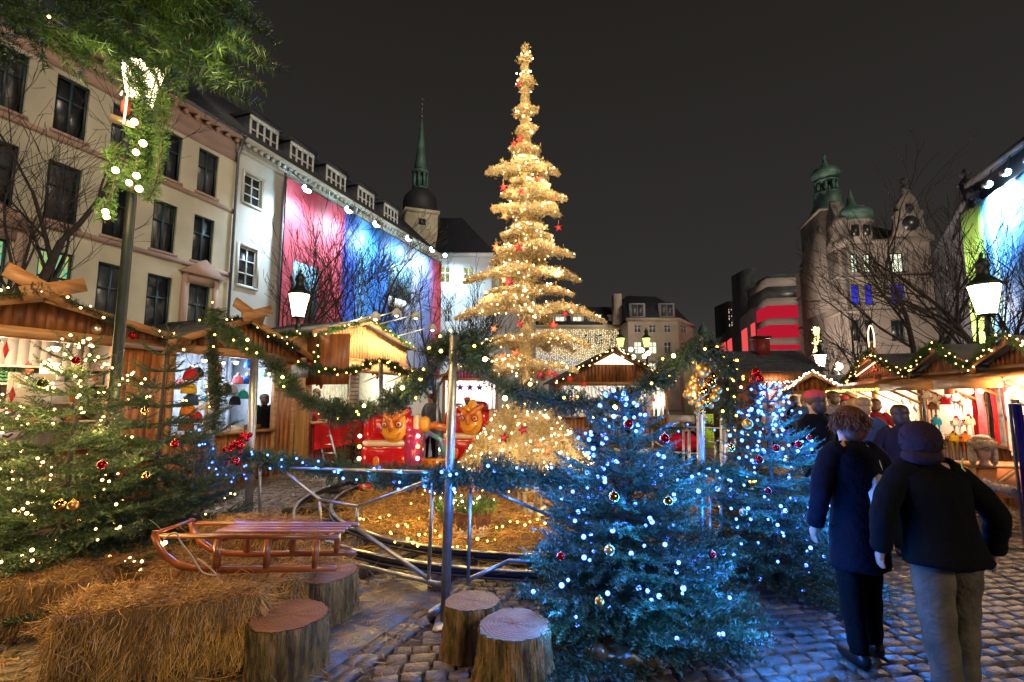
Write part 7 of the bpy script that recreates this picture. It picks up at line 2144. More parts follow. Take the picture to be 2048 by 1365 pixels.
for lb, px, Y, yaw, H, c_, t_, h_, hat_ in people:
    q = P(px, 830, Y); person(lb, (q.x, Y, 0), yaw, H, c_, t_, h_, hat=hat_, stride=.06, fingers=False)
q = P(1372, 850, 9.6)
person("seated person in dark coat and cap beyond the far fence", (q.x, 9.6, 0), 2.2, 1.72, BLACK, BLACK, BROWNH, seated=True, hat=mat("grey cap", (.4, .4, .42), .7), fingers=False)
bn = thing("bench", "low bench under the seated person beyond the far fence", "bench", (q.x, 9.65, 0), 2.2)
MB().box(-.6, .6, -.18, .2, .38, .43).build("seat", TIMBER, bn)
for sx in (-.5, .5): MB().box(sx - .04, sx + .04, -.15, .15, 0, .379).build("leg", TIMBER, bn)
rj = thing("folded_jacket", "bright red jacket lying beside the seated person", "jacket", P(1368, 885, 9.2), 0)
m = MB(); superell(m, (0, 0, 0), .28, .15, .16, .9, 24, 12); m.v[-1] = m.v[-1] + np.random.default_rng(3).normal(0, .012, m.v[-1].shape); m.build("cloth_fold", cloth("bright red nylon", (.5, .01, .03)), rj, True)
# vendors in the tall stall
for lb, px, Y, H, c_, h_ in (("vendor in grey top inside the tall pale gabled stall", 668, 14.2, 1.78, GREYC, BROWNH), ("brown haired vendor inside the tall pale gabled stall", 735, 15.2, 1.6, WHITEC, BROWNH)):
    q = P(px, 760, Y); person(lb, (q.x - .55, Y + .2, .15), 2.9, H, c_, BLACK, h_, fingers=False)

# crumpled wrap at the foot of the wide blue fir
wr_ = thing("root_wrap", "crumpled shiny brown wrap with a knot at the foot of the wide blue fir", "wrapping", (P(1262, 1300, 3.3).x, 3.42, 0), 0)
m = MB(); superell(m, (.05, 0, .075), .27, .17, .085, .8, 48, 24)
vv_ = m.v[-1]; m.v[-1] = vv_ + np.stack([.012 * np.sin(vv_[:, 0] * 40 + vv_[:, 2] * 60), .014 * np.sin(vv_[:, 0] * 55 + 1), .012 * np.sin(vv_[:, 0] * 48 + vv_[:, 1] * 30)], -1)
WRAP = mat("shiny brown plastic", (.10, .055, .015), .25, 0, c2=(.05, .03, .01), scale=5, bump=.5, bscale=12, spec=.8)
m.build("wrap_sheet", WRAP, wr_, True)
m = MB(); superell(m, (-.20, -.10, .09), .07, .05, .08, .8, 20, 12); superell(m, (-.10, -.15, .05), .09, .04, .04, .8, 20, 12); m.v[-1] = m.v[-1] + np.random.default_rng(4).normal(0, .003, m.v[-1].shape)
m.build("knot", WRAP, wr_, True)
# =================================================================== BOUGHS AND GARLAND OVER THE CAMERA'S TOP CORNER
SPN = [sprig(100, .15, .030, .0027, .7, seed=80 + i) for i in range(4)]
bo = thing("fir_boughs", "large close green fir boughs hanging over the top corner of the picture", "garland", P(200, -60, 1.0))
o0 = bo.location.copy()
bp_ = []; bd_ = []
gB = np.random.default_rng(42)
def bough(p0, p1, n, spread=.5, Y0=1.0, Y1=.95):
    a = P(p0[0], p0[1], Y0); b = P(p1[0], p1[1], Y1)
    for i in range(n):
        t = (i + .5) / n; q = a.lerp(b, t) - o0
        d = (b - a).normalized()
        for k in range(5):
            dd = Vector((d.x + gB.normal(0, spread), d.y * .3 + gB.normal(0, spread * .6), d.z + gB.normal(0, spread)))
            bp_.append(tuple(q + Vector((gB.normal(0, .012), gB.normal(0, .02), gB.normal(0, .012))))); bd_.append(tuple(dd))
for p0, p1, n in (((-80, -40), (180, 60), 7), ((-60, 10), (150, 90), 6), ((60, -40), (330, 60), 8), ((150, -40), (420, 70), 9), ((250, -30), (480, 95), 9), ((330, -40), (470, 30), 6), ((330, 20), (420, 150), 6), ((200, 40), (260, 140), 5), ((260, 60), (330, 130), 4), ((-60, -60), (60, 20), 5), ((400, 20), (430, 120), 4), ((-70, 40), (-20, 80), 3), ((100, -60), (240, 10), 6), ((300, -60), (400, 0), 6)):
    bough(p0, p1, n, .42, gB.uniform(.92, 1.1), gB.uniform(.86, 1.05))
bp_ = np.array(bp_); bd_ = np.array(bd_); fr_ = frames(bd_, gB.uniform(0, 6, len(bp_))); wh = gB.integers(0, 4, len(bp_))
mb = MB()
for i, t_ in enumerate(SPN):
    q = wh == i; instance(mb, t_, bp_[q], fr_[q], gB.uniform(.45, .8, int(q.sum())))
mb.build("foliage", mat("near fir needle", (.046, .094, .008), .45, c2=(.014, .036, .005), scale=6, island=.4), bo)
mb = MB()
for a_, b_ in (((-80, -40), (420, 60)), ((60, -60), (470, 90)), ((200, -20), (300, 130))):
    mb.tube(smooth_path([P(*a_, 1.02) - o0, P((a_[0]+b_[0])/2, (a_[1]+b_[1])/2 - 15, 1.0) - o0, P(*b_, .95) - o0], 6), .008, 6)
mb.build("branch_wood", BARK, bo, True)
nb = thing("light_string", "small warm bulbs on the close fir boughs at the top corner", "fairy lights")
bulbs_on(nb, [P(98, 34, .84), P(-20, 20, .9), P(332, 77, 1.02), P(407, 82, 1.02), P(412, 90, 1.0), P(250, -20, .9)], W_BULB, .0028, jitter=.1)
for q, pw in ((P(98, 40, .75), .5), (P(330, 40, .78), .7), (P(430, 90, .8), .5), (P(200, 120, .85), .5)):
    lamp('POINT', q, pw, (1, .85, .35), .02, None, "bulb_glow")
# warm festoon bulbs over the camera that light the straw in front (the garland arch above the frame)
for q in (Vector((-2.0, 2.1, 2.9)), Vector((-.8, 1.7, 3.0)), Vector((-3.2, 2.6, 2.9))):
    pass
arch = garland("fir garland arch with warm bulbs passing above the picture's top corner", [P(-400, -300, 4.4), P(-100, -180, 4.0), P(250, -150, 3.7), P(620, -260, 3.6)], .13, 120, W_BULB, .3, .014, None, NEEDLE_FRESH, 50)[0]
for q in (P(-150, -130, 3.9), P(160, -110, 3.7), P(480, -160, 3.6)):
    lamp('POINT', q + Vector((0, -.1, -.25)), 185, (1, .60, .24), .06, None, "bulb_glow")
# garland wrapped round the lamp post
PG = 5.15
def lg(lb, lst, r, seed, dens=200): return garland(lb, [P(a, b, PG + dz) for a, b, dz in lst], r, dens, None, .2, .02, "garlands hanging from the tall lamp post", NEEDLE_FRESH, seed)
lg("long garland hanging from the lamp post lantern on its road side", [(262, 105, 0), (280, 150, 0), (285, 210, 0), (278, 270, 0), (272, 330, 0), (262, 385, 0)], .13, 51)
lg("outer thin garland strand dropping beside the lamp post", [(300, 120, .1), (322, 190, .1), (325, 260, .1), (318, 330, .1), (302, 385, .1), (290, 400, .1)], .10, 52)
lg("garland strand hanging on the house side of the lamp post", [(235, 290, -.1), (225, 330, -.1), (228, 370, -.1), (212, 415, -.1), (206, 440, -.1)], .11, 53)
lg("dark garland filling the gap under the lantern", [(290, 160, .25), (300, 230, .25), (296, 300, .25), (285, 370, .25)], .16, 54)
LB = emis("large warm globe bulb", (1.0, .62, .28), 16)
gl = thing("light_string", "seven large warm bulbs glowing in the garland on the lamp post", "fairy lights")
bulbs_on(gl, [P(a, b, PG - .2) for a, b in ((269, 244), (286, 287), (272, 305), (231, 341), (273, 352), (258, 366), (211, 424), (213, 434), (278, 378))], LB, .032, jitter=.12)
for a, b in ((269, 244), (286, 295), (231, 341), (273, 352), (211, 426), (245, 175)):
    lamp('POINT', P(a, b, PG - .32), 10, (1, .72, .34), .05, None, "bulb_glow")
orn = thing("hanging_ornament", "red and white ornament with a hooked cane hanging under the lantern", "ornament", P(252, 215, PG - .1))
m = MB(); superell(m, (0, 0, 0), .045, .04, .09, .7, 18, 10); m.build("ornament_body", mat("dull red wood", (.16, .02, .015), .6), orn, True)
MB().tube([(-.02, -.06, .1), (0, -.06, .14), (.05, -.06, .13), (.05, -.06, 0), (.04, -.06, -.22)], .012, 6).build("cane", WHITEP, orn, True)
m = MB().prism([(-.16, -.16), (.12, -.24), (.10, -.17), (-.14, -.08)], -.02, .02); m.build("mirror_shard", SILV, orn)

# =================================================================== GOODS
def off_wall(W, y):
    a = W.world(0, y, 0); b = W.world(W.L, y, 0); return Wall((a.x, a.y), (b.x, b.y))
def onw(W, px, py, y):
    Wo = off_wall(W, y); u, z = Wo.uz(px, py); return Wo.world(u, 0, z), u, z
GRN = mat("painted green wood", (.04, .16, .06), .5); REDF = mat("red felt", (.55, .02, .02), .7); WHT = mat("white card", (.8, .78, .72), .6)
TAN = mat("tan wood toy", (.5, .28, .12), .5); INK = mat("dark ink", (.03, .03, .04), .6); PINKK = mat("pink knit", (.75, .18, .25), .8)
def root_at(name, lb, cat, p, ang, grp=None): return thing(name, lb, cat, p, ang, grp)
# S1 shelves
def shelf(W, S, u0, u1, z, label, y0=1.25, y1=1.84):
    MB().box(u0, u1, y0, y1, z - .03, z).build("shelf", SHELF, S)
uoff = off_wall(SL, 1.3)
a_, b_ = uA - (uE - uA) + .08, uo + .9
for z in (1.30, 1.62, 1.92, 2.20): shelf(SL, S1, max(a_, 0), uW - .06, z, "")
def toy_tree(lb, p, h, grp):
    t = root_at("toy_tree", lb, "toy tree", p, SL.ang, grp)
    mb = MB()
    for k in range(4): mb.lathe([(h * .32 * (1 - k * .2), h * (.12 + .22 * k)), (h * .05, h * (.36 + .22 * k))], n=10)
    mb.build("tree_cone", GRN, t); MB().lathe([(.02, 0), (.02, h * .14)], n=8).build("tree_base", TAN, t)
def on_shelf(px, z, y=1.45):
    Wo = off_wall(SL, y); u, _ = Wo.uz(px, 740); return Wo.world(u, 0, z + .001)
for i, px in enumerate((2, 12, 22, 32)):
    toy_tree(["first little wooden tree of the upper shelf row, at the photo's edge", "second little wooden tree of the upper shelf row", "third little wooden tree of the upper shelf row", "last little wooden tree of the upper shelf row, nearest the red boxes"][i], on_shelf(px, 1.92), .26, "row of little wooden trees")
for i, px in enumerate((66, 76, 86)):
    toy_tree(["nearer tree of three beside the yellow toy house", "middle tree of three on the third shelf", "last tree of three on the third shelf, beside the low tan crate"][i], on_shelf(px, 1.62), .26, "trio of little wooden trees")
toy_tree("single green toy tree on the topmost shelf beside the paper bags", on_shelf(131, 1.92), .28, None)
def toy_house(lb, p, s, m_, rm):
    t = root_at("toy_house", lb, "toy house", p, SL.ang, None)
    MB().box(-s, s, -s * .6, s * .6, 0, s * 1.2).build("house_wall", m_, t)
    MB().prism([(-s * 1.15, s * 1.2), (s * 1.15, s * 1.2), (0, s * 2)], -s * .7, s * .7).build("roof", rm, t)
for px, z, s_, m_, rm, lb in ((52, 1.62, .06, WHT, REDF, "tiny white toy house with red roof, first of three"), (60, 1.62, .065, TAN, REDF, "tan toy house with red roof in the middle"), (71, 1.62, .06, YELP, REDF, "yellow toy house with red roof beside the trees"), (30, 1.30, .06, WHT, TAN, "white toy house with tan roof on the lower shelf")):
    toy_house(lb, on_shelf(px, z, 1.32), s_, m_, rm)
def boxy(name, lb, cat, p, w, d, h, m_, ang=None, lid=None, grp=None):
    t = root_at(name, lb, cat, p, SL.ang if ang is None else ang, grp)
    MB().box(-w/2, w/2, -d/2, d/2, 0, h).build("box_body", m_, t)
    MB().box(-w/2 - .004, w/2 + .004, -d/2 - .004, d/2 + .004, h * .82, h + .004).build("lid", lid or m_, t)
    return t
for px, z, w, h, m_, lb in ((40, 1.92, .12, .10, REDF, "small red box hanging over the shelf edge"), (63, 1.92, .10, .12, REDF, "second red box on the upper shelf near toy figures"), (110, 1.62, .18, .14, TAN, "tan gift box on the third shelf"), (120, 1.30, .2, .15, WHT, "white gift box on the lower shelf"), (150, 1.30, .16, .10, REDF, "flat red box on the lower shelf"), (104, 1.92, .22, .08, TAN, "low tan crate of nativity figures"), (175, 1.62, .15, .12, GRN, "green box at the lamp post side of the shelf")):
    boxy("gift_box", lb, "gift box", on_shelf(px, z, 1.4), w, .12, h, m_)
for px, m_, lb in ((160, WHT, "white paper bag with red handles on the top shelf"), (189, mat("grey paper", (.5, .48, .46), .6), "grey paper bag with red handles on the top shelf")):
    t = root_at("paper_bag", lb, "paper bag", on_shelf(px, 1.92), SL.ang)
    MB().prism([(-.12, 0), (.12, 0), (.13, .2), (-.13, .2)], -.05, .05).build("bag_body", m_, t)
    MB().tube([(-.07, -.05, .2), (-.04, -.05, .33), (.04, -.05, .33), (.07, -.05, .2)], .006, 5).build("handle", REDF, t)
    disc(MB(), (0, -.052, .1), .045, .004).build("heart_print", REDF, t)
def figure(lb, p, s, m1_, m2_):
    t = root_at("toy_figure", lb, "toy figure", p, SL.ang)
    MB().lathe([(.03*s, 0), (.05*s, .02*s), (.03*s, .14*s), (.01*s, .15*s)], n=12).build("figure_body", m1_, t, True)
    b = MB().ball((0, 0, .18*s), .035*s, 12, 8).build("head", m2_, t, True)
    MB().lathe([(.037*s, .20*s), (.001, .28*s)], n=10).build("cap", m1_, b)
for px, z, s_, lb in ((55, 1.92, 1.3, "toy figure in red on the upper shelf, nearest the boxes"), (61, 1.92, 1.2, "second toy figure in red, taller neighbour's side"), (76, 1.30, 1.0, "elf figure in red on the lower shelf"), (140, 1.62, 1.2, "red elf figure by the green toy tree"), (150, 1.62, 1.1, "smaller red elf figure beside it")):
    figure(lb, on_shelf(px, z, 1.36), s_, REDF, TAN)
# placards and drawer boxes at the counter
def placard(lb, W, px, py, y, w, h, m_=WHT, lines=5, lean=0, redline=False):
    p, u, z = onw(W, px, py, y)
    t = thing("placard", lb, "sign", p, W.ang)
    MB().box(-w/2, w/2, -.008, .008, -h/2, h/2).build("board", m_, t)
    mb = MB()
    for k in range(lines):
        zz_ = h/2 - h * (k + 1) / (lines + 1)
        x = -w * .4
        while x < w * .38:
            q = random.uniform(.02, .07) * w * 2; q = min(q, w * .4 - x)
            if q > .004: mb.box(x, x + q, -.0105, -.0085, zz_ - h * .012, zz_ + h * .012)
            x += q + w * .05
    if mb.n: mb.build("scribble", REDF if redline else INK, t)
    return t
placard("large blank cream board standing on the goods stall counter", SL, 62, 790, .25, .55, .62, mat("cream card", (.78, .68, .5), .6), 0)
placard("bright white notice with faint writing behind the fir twigs", SL, 104, 752, 1.0, .34, .42, WHT, 5)
placard("price card with small picture of scissors-like ornaments", SL, 70, 765, .22, .16, .22, WHT, 3)
placard("white poster with green and red drawing on the goods counter", SL, 106, 785, .2, .42, .3, WHT, 2, redline=True)
p, u, z = onw(SL, 12, 795, .15)
dr = thing("drawer_cabinet", "clear plastic drawer cabinet with dark hooks on the goods counter", "cabinet", (p.x, p.y, .981), SL.ang)
PLAS = mat("milky plastic", (.62, .52, .62), .3)
for k in range(4):
    d = MB().box(-.17, .17, -.12, .15, .14 * k + .004, .14 * k + .134).build("drawer", PLAS, dr)
    MB().tube([(-.05, -.125, .14 * k + .07), (0, -.13, .14 * k + .05), (.05, -.125, .14 * k + .085)], .016, 6).build("hook", INK, d)
# red diamond hangings
for px, py, lb in ((24, 790, "long red diamond ornament hanging by the plastic drawers"), (22, 820, "lower red diamond ornament near the counter"), (12, 700, "red paper ornament hanging under the beam")):
    p, u, z = onw(SL, px, py, .05)
    t = thing("hanging_ornament", lb, "ornament", p, SL.ang)
    MB().lathe([(.001, -.12), (.04, 0), (.001, .12)], n=4).build("ornament_body", REDF, t); MB().tube([(0, 0, .12), (0, 0, .3)], .002, 4).build("cord", WIRE, t)

# knitted hats column and goods of the hat stall
def knit_hat(lb, p, r, c1, ang=0, bobble=None, ears=None, face=None, tassel=False, grp=None, name="knitted_hat"):
    t = thing(name, lb, "knitted hat", p, ang, grp)
    m = MB().lathe([(r * .96, -r * .75), (r * 1.03, -r * .6), (r * 1.0, -r * .2), (r * .85, r * .35), (r * .5, r * .75), (.001, r * .9)], n=20, sy=.85)
    b = m.build("hat_body", c1, t, True)
    if bobble: MB().ball((0, 0, r * 1.0), r * .28, 12, 8).build("bobble", bobble, t, True)
    if ears:
        for s_ in (-1, 1): MB().ball((s_ * r * .72, 0, r * .62), r * .26, 10, 8, 1, .5, 1.2).build("ear", ears, t, True)
    if face:
        for s_ in (-1, 1): MB().ball((s_ * r * .34, -r * .82, r * .05), r * .13, 10, 6).build("eye", face, t, True)
        MB().ball((0, -r * .9, -r * .25), r * .18, 10, 6, 1.3, .6, .8).build("snout", bobble or face, t, True)
    if tassel:
        for s_ in (-1, 1): MB().tube([(s_ * r * .9, 0, -r * .5), (s_ * r * 1.0, .0, -r * 1.3), (s_ * r * .9, 0, -r * 2.6)], [r * .24, r * .15, r * .07], 8).build("ear_flap", c1, t, True)
    return t
C_ = {n: cloth(n + " knit", c) for n, c in (("red", (.55, .02, .03)), ("yellow", (.75, .45, .04)), ("blue", (.02, .08, .45)), ("white", (.78, .76, .72)), ("black", (.015, .015, .02)), ("brown", (.20, .09, .04)), ("pink", (.7, .08, .2)), ("cream", (.72, .60, .42)), ("turquoise", (.03, .35, .6)), ("grey", (.3, .3, .33)), ("orange", (.75, .2, .03)), ("teal", (.02, .25, .25)))}
col_ = [("red", 382, 750), ("yellow", 378, 777), ("blue", 382, 800), ("orange", 376, 820), ("red", 390, 835), ("brown", 372, 850)]
names_ = ["red knitted hat on top of the colourful hanging column", "yellow knitted hat second in the hanging column", "blue knitted hat in the middle of the hanging column", "orange knitted hat under the blue one in the column", "second red knitted hat low in the hanging column", "brown knitted hat lowest in the hanging column"]
for (c_, px, py), lb in zip(col_, names_):
    p, u, z = onw(SL, px, py, -.25); knit_hat(lb, p, .13, C_[c_], SL.ang, C_["white"], grp="column of hanging knitted hats")
for c_, px, py, lb in (("blue", 500, 728, "royal blue hat hanging high in the blue lit opening"), ("pink", 476, 760, "pink hat hanging between fur hats in the blue lit opening"), ("white", 440, 778, "white fur hat hanging near the post of the hat stall"), ("grey", 464, 780, "pale grey fur hat next to the white one"), ("black", 452, 776, "black hat between two pale fur hats"), ("blue", 494, 760, "dark blue hat beside the pink one"), ("teal", 486, 790, "teal hat low in the blue lit opening"), ("black", 470, 802, "black hat lying low behind the counter"), ("red", 432, 735, "red hat hanging at the top near the post"), ("turquoise", 415, 800, "turquoise hat at the near edge of the opening"), ("brown", 432, 755, "brown knitted hat under the red one"), ("white", 400, 812, "white bobble hat low in the first opening"), ("pink", 360, 770, "magenta scarf hat in the first opening"), ("black", 395, 745, "black hat high in the first opening")):
    p, u, z = onw(SL, px, py, .55); knit_hat(lb, p, .12, C_[c_], SL.ang, C_["white"] if c_ != "white" else None, grp="hats for sale in the blue lit stall")
for px, py, m_, lb in ((506, 800, C_["brown"], "brown woven basket tray at the hat stall"), (445, 812, WHT, "white card tray on the hat stall counter"), (470, 822, C_["white"], "white folded scarf pile on the hat stall counter")):
    p, u, z = onw(SL, px, py, .12); boxy("tray", lb, "tray", (p.x, p.y, 1.021), .3, .2, .1, m_)

# tall stall with the pale gable: menu, signs, red banner, boxes
placard("tall cream menu board with rows of small writing in the pale gabled stall", SL, 709, 775, -.25, .42, 1.1, mat("cream card", (.78, .68, .5), .6), 9)
placard("small blue grey notice on the street lamp post by the pale gabled stall", SL, 600, 744, -.6, .5, .26, mat("blue grey card", (.4, .45, .5), .6), 2)
for px, py, w, h, m_, lb in ((645, 783, .45, .28, REDF, "red gift box pair on the pale gabled stall's counter"), (665, 768, .3, .2, PINKK, "pink cup stack by the red boxes"), (678, 772, .2, .45, INK, "dark drinks dispenser inside the pale gabled stall")):
    p, u, z = onw(SL, px, py, .25); boxy("gift_box", lb, "box", (p.x, p.y, 1.101), w, .2, h, m_)
for px, py, s_, lb in ((700, 752, .22, "red paper star bow hanging over the counter"), (628, 735, .2, "red hanging decoration at the near edge of the tall stall"), (752, 742, .25, "pink red drape hanging near the post of the tall stall"), (640, 765, .16, "small red decoration below the first")):
    p, u, z = onw(SL, px, py, -.12); t = thing("hanging_ornament", lb, "ornament", p, SL.ang)
    MB().prism([(-s_, .1), (0, s_), (s_, .05), (s_ * .3, -s_), (-.02, -s_ * .3), (-s_ * .7, -s_ * .6)], -.02, .02).build("ornament_body", REDF, t); MB().tube([(0, 0, s_), (0, 0, s_ + .3)], .004, 4).build("cord", WIRE, t)
p, u, z = onw(SL, 700, 845, -.10)
rc_ = thing("red_cloth", "bright red cloth hung over the counter front of the pale gabled stall", "cloth", SL.world(u3a + .1, -.155, 0), SL.ang)
V = []; Fc = []; nn = 60; LL = (u3b - u3a) * .8
for i in range(nn + 1):
    for k, z in enumerate((1.07, .8, .45)):
        V.append((LL * i / nn, -.03 - .02 * math.sin(i * .9) * k, z))
for i in range(nn):
    for k in range(2): Fc.append((i*3 + k, i*3 + k + 1, i*3 + k + 4, i*3 + k + 3))
MB().add(np.array(V), np.array(Fc)).build("cloth_sheet", cloth("bright red cloth", (.5, .012, .015)), rc_, True)

# centre stall: bottles, red counter cloth
for i, (px, c_) in enumerate(((1282, "blue"), (1290, "red"), (1297, "white"), (1304, "orange"), (1312, "teal"), (1322, "white"), (1330, "brown"))):
    p, u, z = onw(W5, px, 820, -.05)
    t = thing("bottle", ["dark blue", "red", "white", "orange", "teal", "second white", "brown"][i] + " bottle on the brown stall's counter", "bottle", (p.x, p.y, 1.021), 0, "bottles on the brown stall's counter")
    MB().lathe([(.045, 0), (.05, .02), (.05, .2), (.02, .27), (.02, .34), (.001, .34)], n=12).build("bottle_body", C_[c_], t, True); MB().lathe([(.024, .33), (.024, .36)], n=10).build("cap", INK, t)
for i, (px, py, c_) in enumerate(((1140, 800, "orange"), (1165, 812, "red"), (1190, 800, "white"), (1215, 815, "brown"), (1240, 800, "blue"), (1285, 790, "white"), (1315, 795, "red"), (1330, 785, "pink"))):
    p, u, z = onw(W5, px, py, 1.2)
    t = thing("gift_box", f"{c_} carton stacked inside the brown stall, number place {['first','second','third','fourth','fifth','sixth','seventh','last'][i]} from the golden tree", "carton", p, 0, "cartons inside the brown stall")
    MB().box(-.16, .16, -.1, .1, -.15, .15).build("box_body", C_[c_], t); MB().box(-.162, .162, -.102, .102, .1, .154).build("lid", WHT, t)
# lime green boards
LIMEM = mat("lime green board", (.36, .62, .03), .6)
for i, (px, y0, y1, Y) in enumerate(((1415, 828, 896, 10.5),)):
    p = P(px, (y0 + y1) / 2, Y); h = (P(px, y0, Y).z - P(px, y1, Y).z)
    t = thing("sign_board", "tall lime green price board with lines of small writing behind the bauble post", "sign", p, 0)
    MB().box(-.13, .13, -.01, .01, -h/2, h/2).build("board", LIMEM, t)
    mb = MB()
    for k in range(11):
        z = h/2 - .05 - k * .058
        mb.box(-.11, -.11 + random.uniform(.06, .14), -.014, -.011, z, z + .012); mb.box(.07, .11, -.014, -.011, z, z + .012)
    mb.build("scribble", INK, t)
    for sx in (-.12, .12): MB().box(sx - .012, sx + .012, .011, .03, -p.z, -h/2 + .1).build("leg", TIMBER, t)

# right row: hats, scarves, sign, table with fur hat, basket
hatspec = [(1853, 790, "cream", "white", True, "cream animal hat with red bobble, first under the awning"), (1872, 797, "cream", "brown", True, "cream and brown animal hat beside the first"), (1866, 812, "brown", "cream", True, "brown eyed animal hat below the cream one"), (1890, 802, "red", "white", False, "dark red animal hat near the red price sign"), (1912, 795, "white", "white", True, "white animal hat with green trim under the price sign"), (1929, 804, "cream", "brown", True, "pale goat faced hat with long flaps"), (1873, 842, "turquoise", "white", True, "bright blue animal hat with ring eye"), (1913, 845, "white", "pink", True, "white smiling pig hat in the second row"), (1938, 842, "cream", "red", True, "cream and red striped animal hat"), (1878, 872, "white", "black", True, "white and black spotted animal hat, lower row"), (1908, 875, "yellow", "brown", True, "mustard yellow animal hat, lower row"), (1932, 876, "orange", "white", True, "plain orange animal hat in the lower row")]
for px, py, c_, e_, tas, lb in hatspec:
    p, u, z = onw(SR, px, py, -.62)
    knit_hat(lb, p, .085, C_[c_], SR.ang, C_["red"] if c_ != "red" else C_["white"], C_[e_], C_["black"], tas, "animal hats hanging at the garlanded stall", "animal_hat")
placard("orange red handwritten price sign hanging over the animal hats", SR, 1898, 780, -.68, .30, .15, mat("orange red card", (.85, .12, .07), .6), 3)
def scarf(lb, px, py0, py1, y, w, m_, grp="hanging scarves"):
    p, u, z0_ = onw(SR, px, py0, y); _, _, z1_ = onw(SR, px, py1, y)
    t = thing("scarf", lb, "scarf", (p.x, p.y, z0_), SR.ang, grp)
    V = []; Fc = []; n = 14; H_ = z0_ - z1_
    for k in range(9):
        for i in range(n + 1): V.append((-w/2 + w * i / n * (1 - .1 * math.sin(k)), .02 * math.sin(i * 2.1 + k * .4), -H_ * k / 8))
    for k in range(8):
        for i in range(n): Fc.append((k*(n+1) + i, k*(n+1) + i + 1, (k+1)*(n+1) + i + 1, (k+1)*(n+1) + i))
    MB().add(np.array(V), np.array(Fc)).build("cloth_sheet", m_, t, True)
    f = MB()
    for i in range(n): f.tube([(-w/2 + w * (i + .5) / n, 0, -H_), (-w/2 + w * (i + .5) / n + random.uniform(-.01, .01), 0, -H_ - .07)], .004, 4, False)
    f.build("fringe", m_, t)
for px, y0, y1, yy, w, c_, lb in ((1958, 775, 880, -.35, .20, "pink", "long crinkled pink red scarf behind the animal hats"), (1945, 772, 870, -.2, .12, "red", "dark red scarf beside the pink one"), (1975, 770, 890, -.45, .05, "black", "narrow black scarf strip with white marks"), (1984, 772, 880, -.3, .10, "red", "bright red scarf past the black strip"), (1996, 772, 880, -.35, .10, "grey", "grey blue scarf near the white panel"), (2006, 772, 890, -.3, .06, "pink", "thin magenta scarf near the white panel"), (2014, 785, 900, -.45, .10, "white", "white hanging cloth panel between scarves"), (2030, 800, 915, -.55, .14, "black", "black coat like scarf at the photo's edge"), (1845, 780, 850, -.3, .10, "grey", "grey scarf at the first edge of the hat display"), (2044, 830, 920, -.8, .08, "pink", "striped mauve scarf nearest the photo's edge")):
    scarf(lb, px, y0, y1, yy, w, C_[c_])
# hanging coats rack at right foreground edge
pe = G(2040, 1112)
rk = thing("scarf_rack", "metal rack of long dark blue and purple scarves at the photo's edge", "rack", (pe.x + .66, pe.y + .12, 0), R(-60))
MB().tube([(-.35, 0, 0), (-.35, 0, 1.62), (.35, 0, 1.62), (.35, 0, 0)], .018, 8).build("rack_frame", STEEL, rk)
C_["navy"] = cloth("navy purple cloth", (.03, .02, .12))
for i, c_ in enumerate(("navy", "black", "red", "teal", "navy", "black", "blue")):
    V = []; Fc = []; n = 6
    x0_ = -.33 + i * .1
    for k in range(8):
        for j in range(n + 1): V.append((x0_ + .09 * j / n, .035 * math.sin(j * 2 + k * .5 + i), 1.62 - 1.45 * k / 7))
    for k in range(7):
        for j in range(n): Fc.append((k*(n+1) + j, k*(n+1) + j + 1, (k+1)*(n+1) + j + 1, (k+1)*(n+1) + j))
    MB().add(np.array(V), np.array(Fc)).build("hanging_cloth", C_[c_], rk, True)
pt_ = G(2010, 1040); 
tb_ = thing("display_crate", "orange timber display crate with diagonal brace beside the scarf rack", "crate", (P(2008, 960, 6.5).x, 6.5, 0), R(-12))
ztp = P(2008, 932, 6.5).z
MB().box(-.32, .5, 0, .5, ztp - .40, ztp - .03).build("panel", mat("orange board", (.6, .2, .05), .6), tb_)
m = MB().box(-.36, .5, -.03, .52, ztp - .03, ztp).box(-.36, -.31, -.03, -.002, ztp - .42, ztp - .031); m.build("frame", TIMBER, tb_)
MB().bar((-.30, -.02, ztp - .40), (.12, -.02, ztp - .05), .02, .05).build("brace", TIMBER, tb_)
for sx in (-.33, .46): MB().box(sx - .025, sx + .025, .02, .07, 0, ztp - .41).build("leg", TIMBER, tb_)
mh = thing("mannequin_head", "mannequin head wearing a big pale fur hat on the display crate", "mannequin head", (P(1973, 900, 6.45).x, 6.5, ztp + .001), R(-10))
hd = MB(); hd.lathe([(.06, 0), (.045, .03), (.045, .08), (.07, .12), (.078, .18), (.07, .25), (.03, .29), (.001, .3)], n=20); hd.build("head", SKINM, mh, True)
FUR = mat("pale fur", (.52, .40, .28), .9, c2=(.3, .2, .12), scale=30)
fh = MB(); superell(fh, (0, 0, .27), .13, .13, .08, .9, 20, 10); superell(fh, (0, 0, .33), .09, .09, .06, .9, 16, 8)
for s_ in (-1, 1): superell(fh, (s_ * .12, .01, .13), .04, .05, .13, .9, 14, 10)
fo = fh.build("fur_hat", FUR, mh, True)
gF = np.random.default_rng(8); n = 1500
pos = gF.normal(0, 1, (n, 3)); pos = norm(pos) * np.array([.135, .135, .085]) + np.array([0, 0, .27]); d = norm(pos - np.array([0, 0, .27]) + gF.normal(0, .03, (n, 3)))
fm = MB(); straws(fm, pos, d, gF.uniform(.015, .035, n), .003, .3, 1); fm.build("fur_tuft", FUR, fo)
MB().ball((.03, -.072, .10), .012, 8, 6, 1.6, .5, .7).build("lips", REDF, mh)
bk = G(1990, 1078)
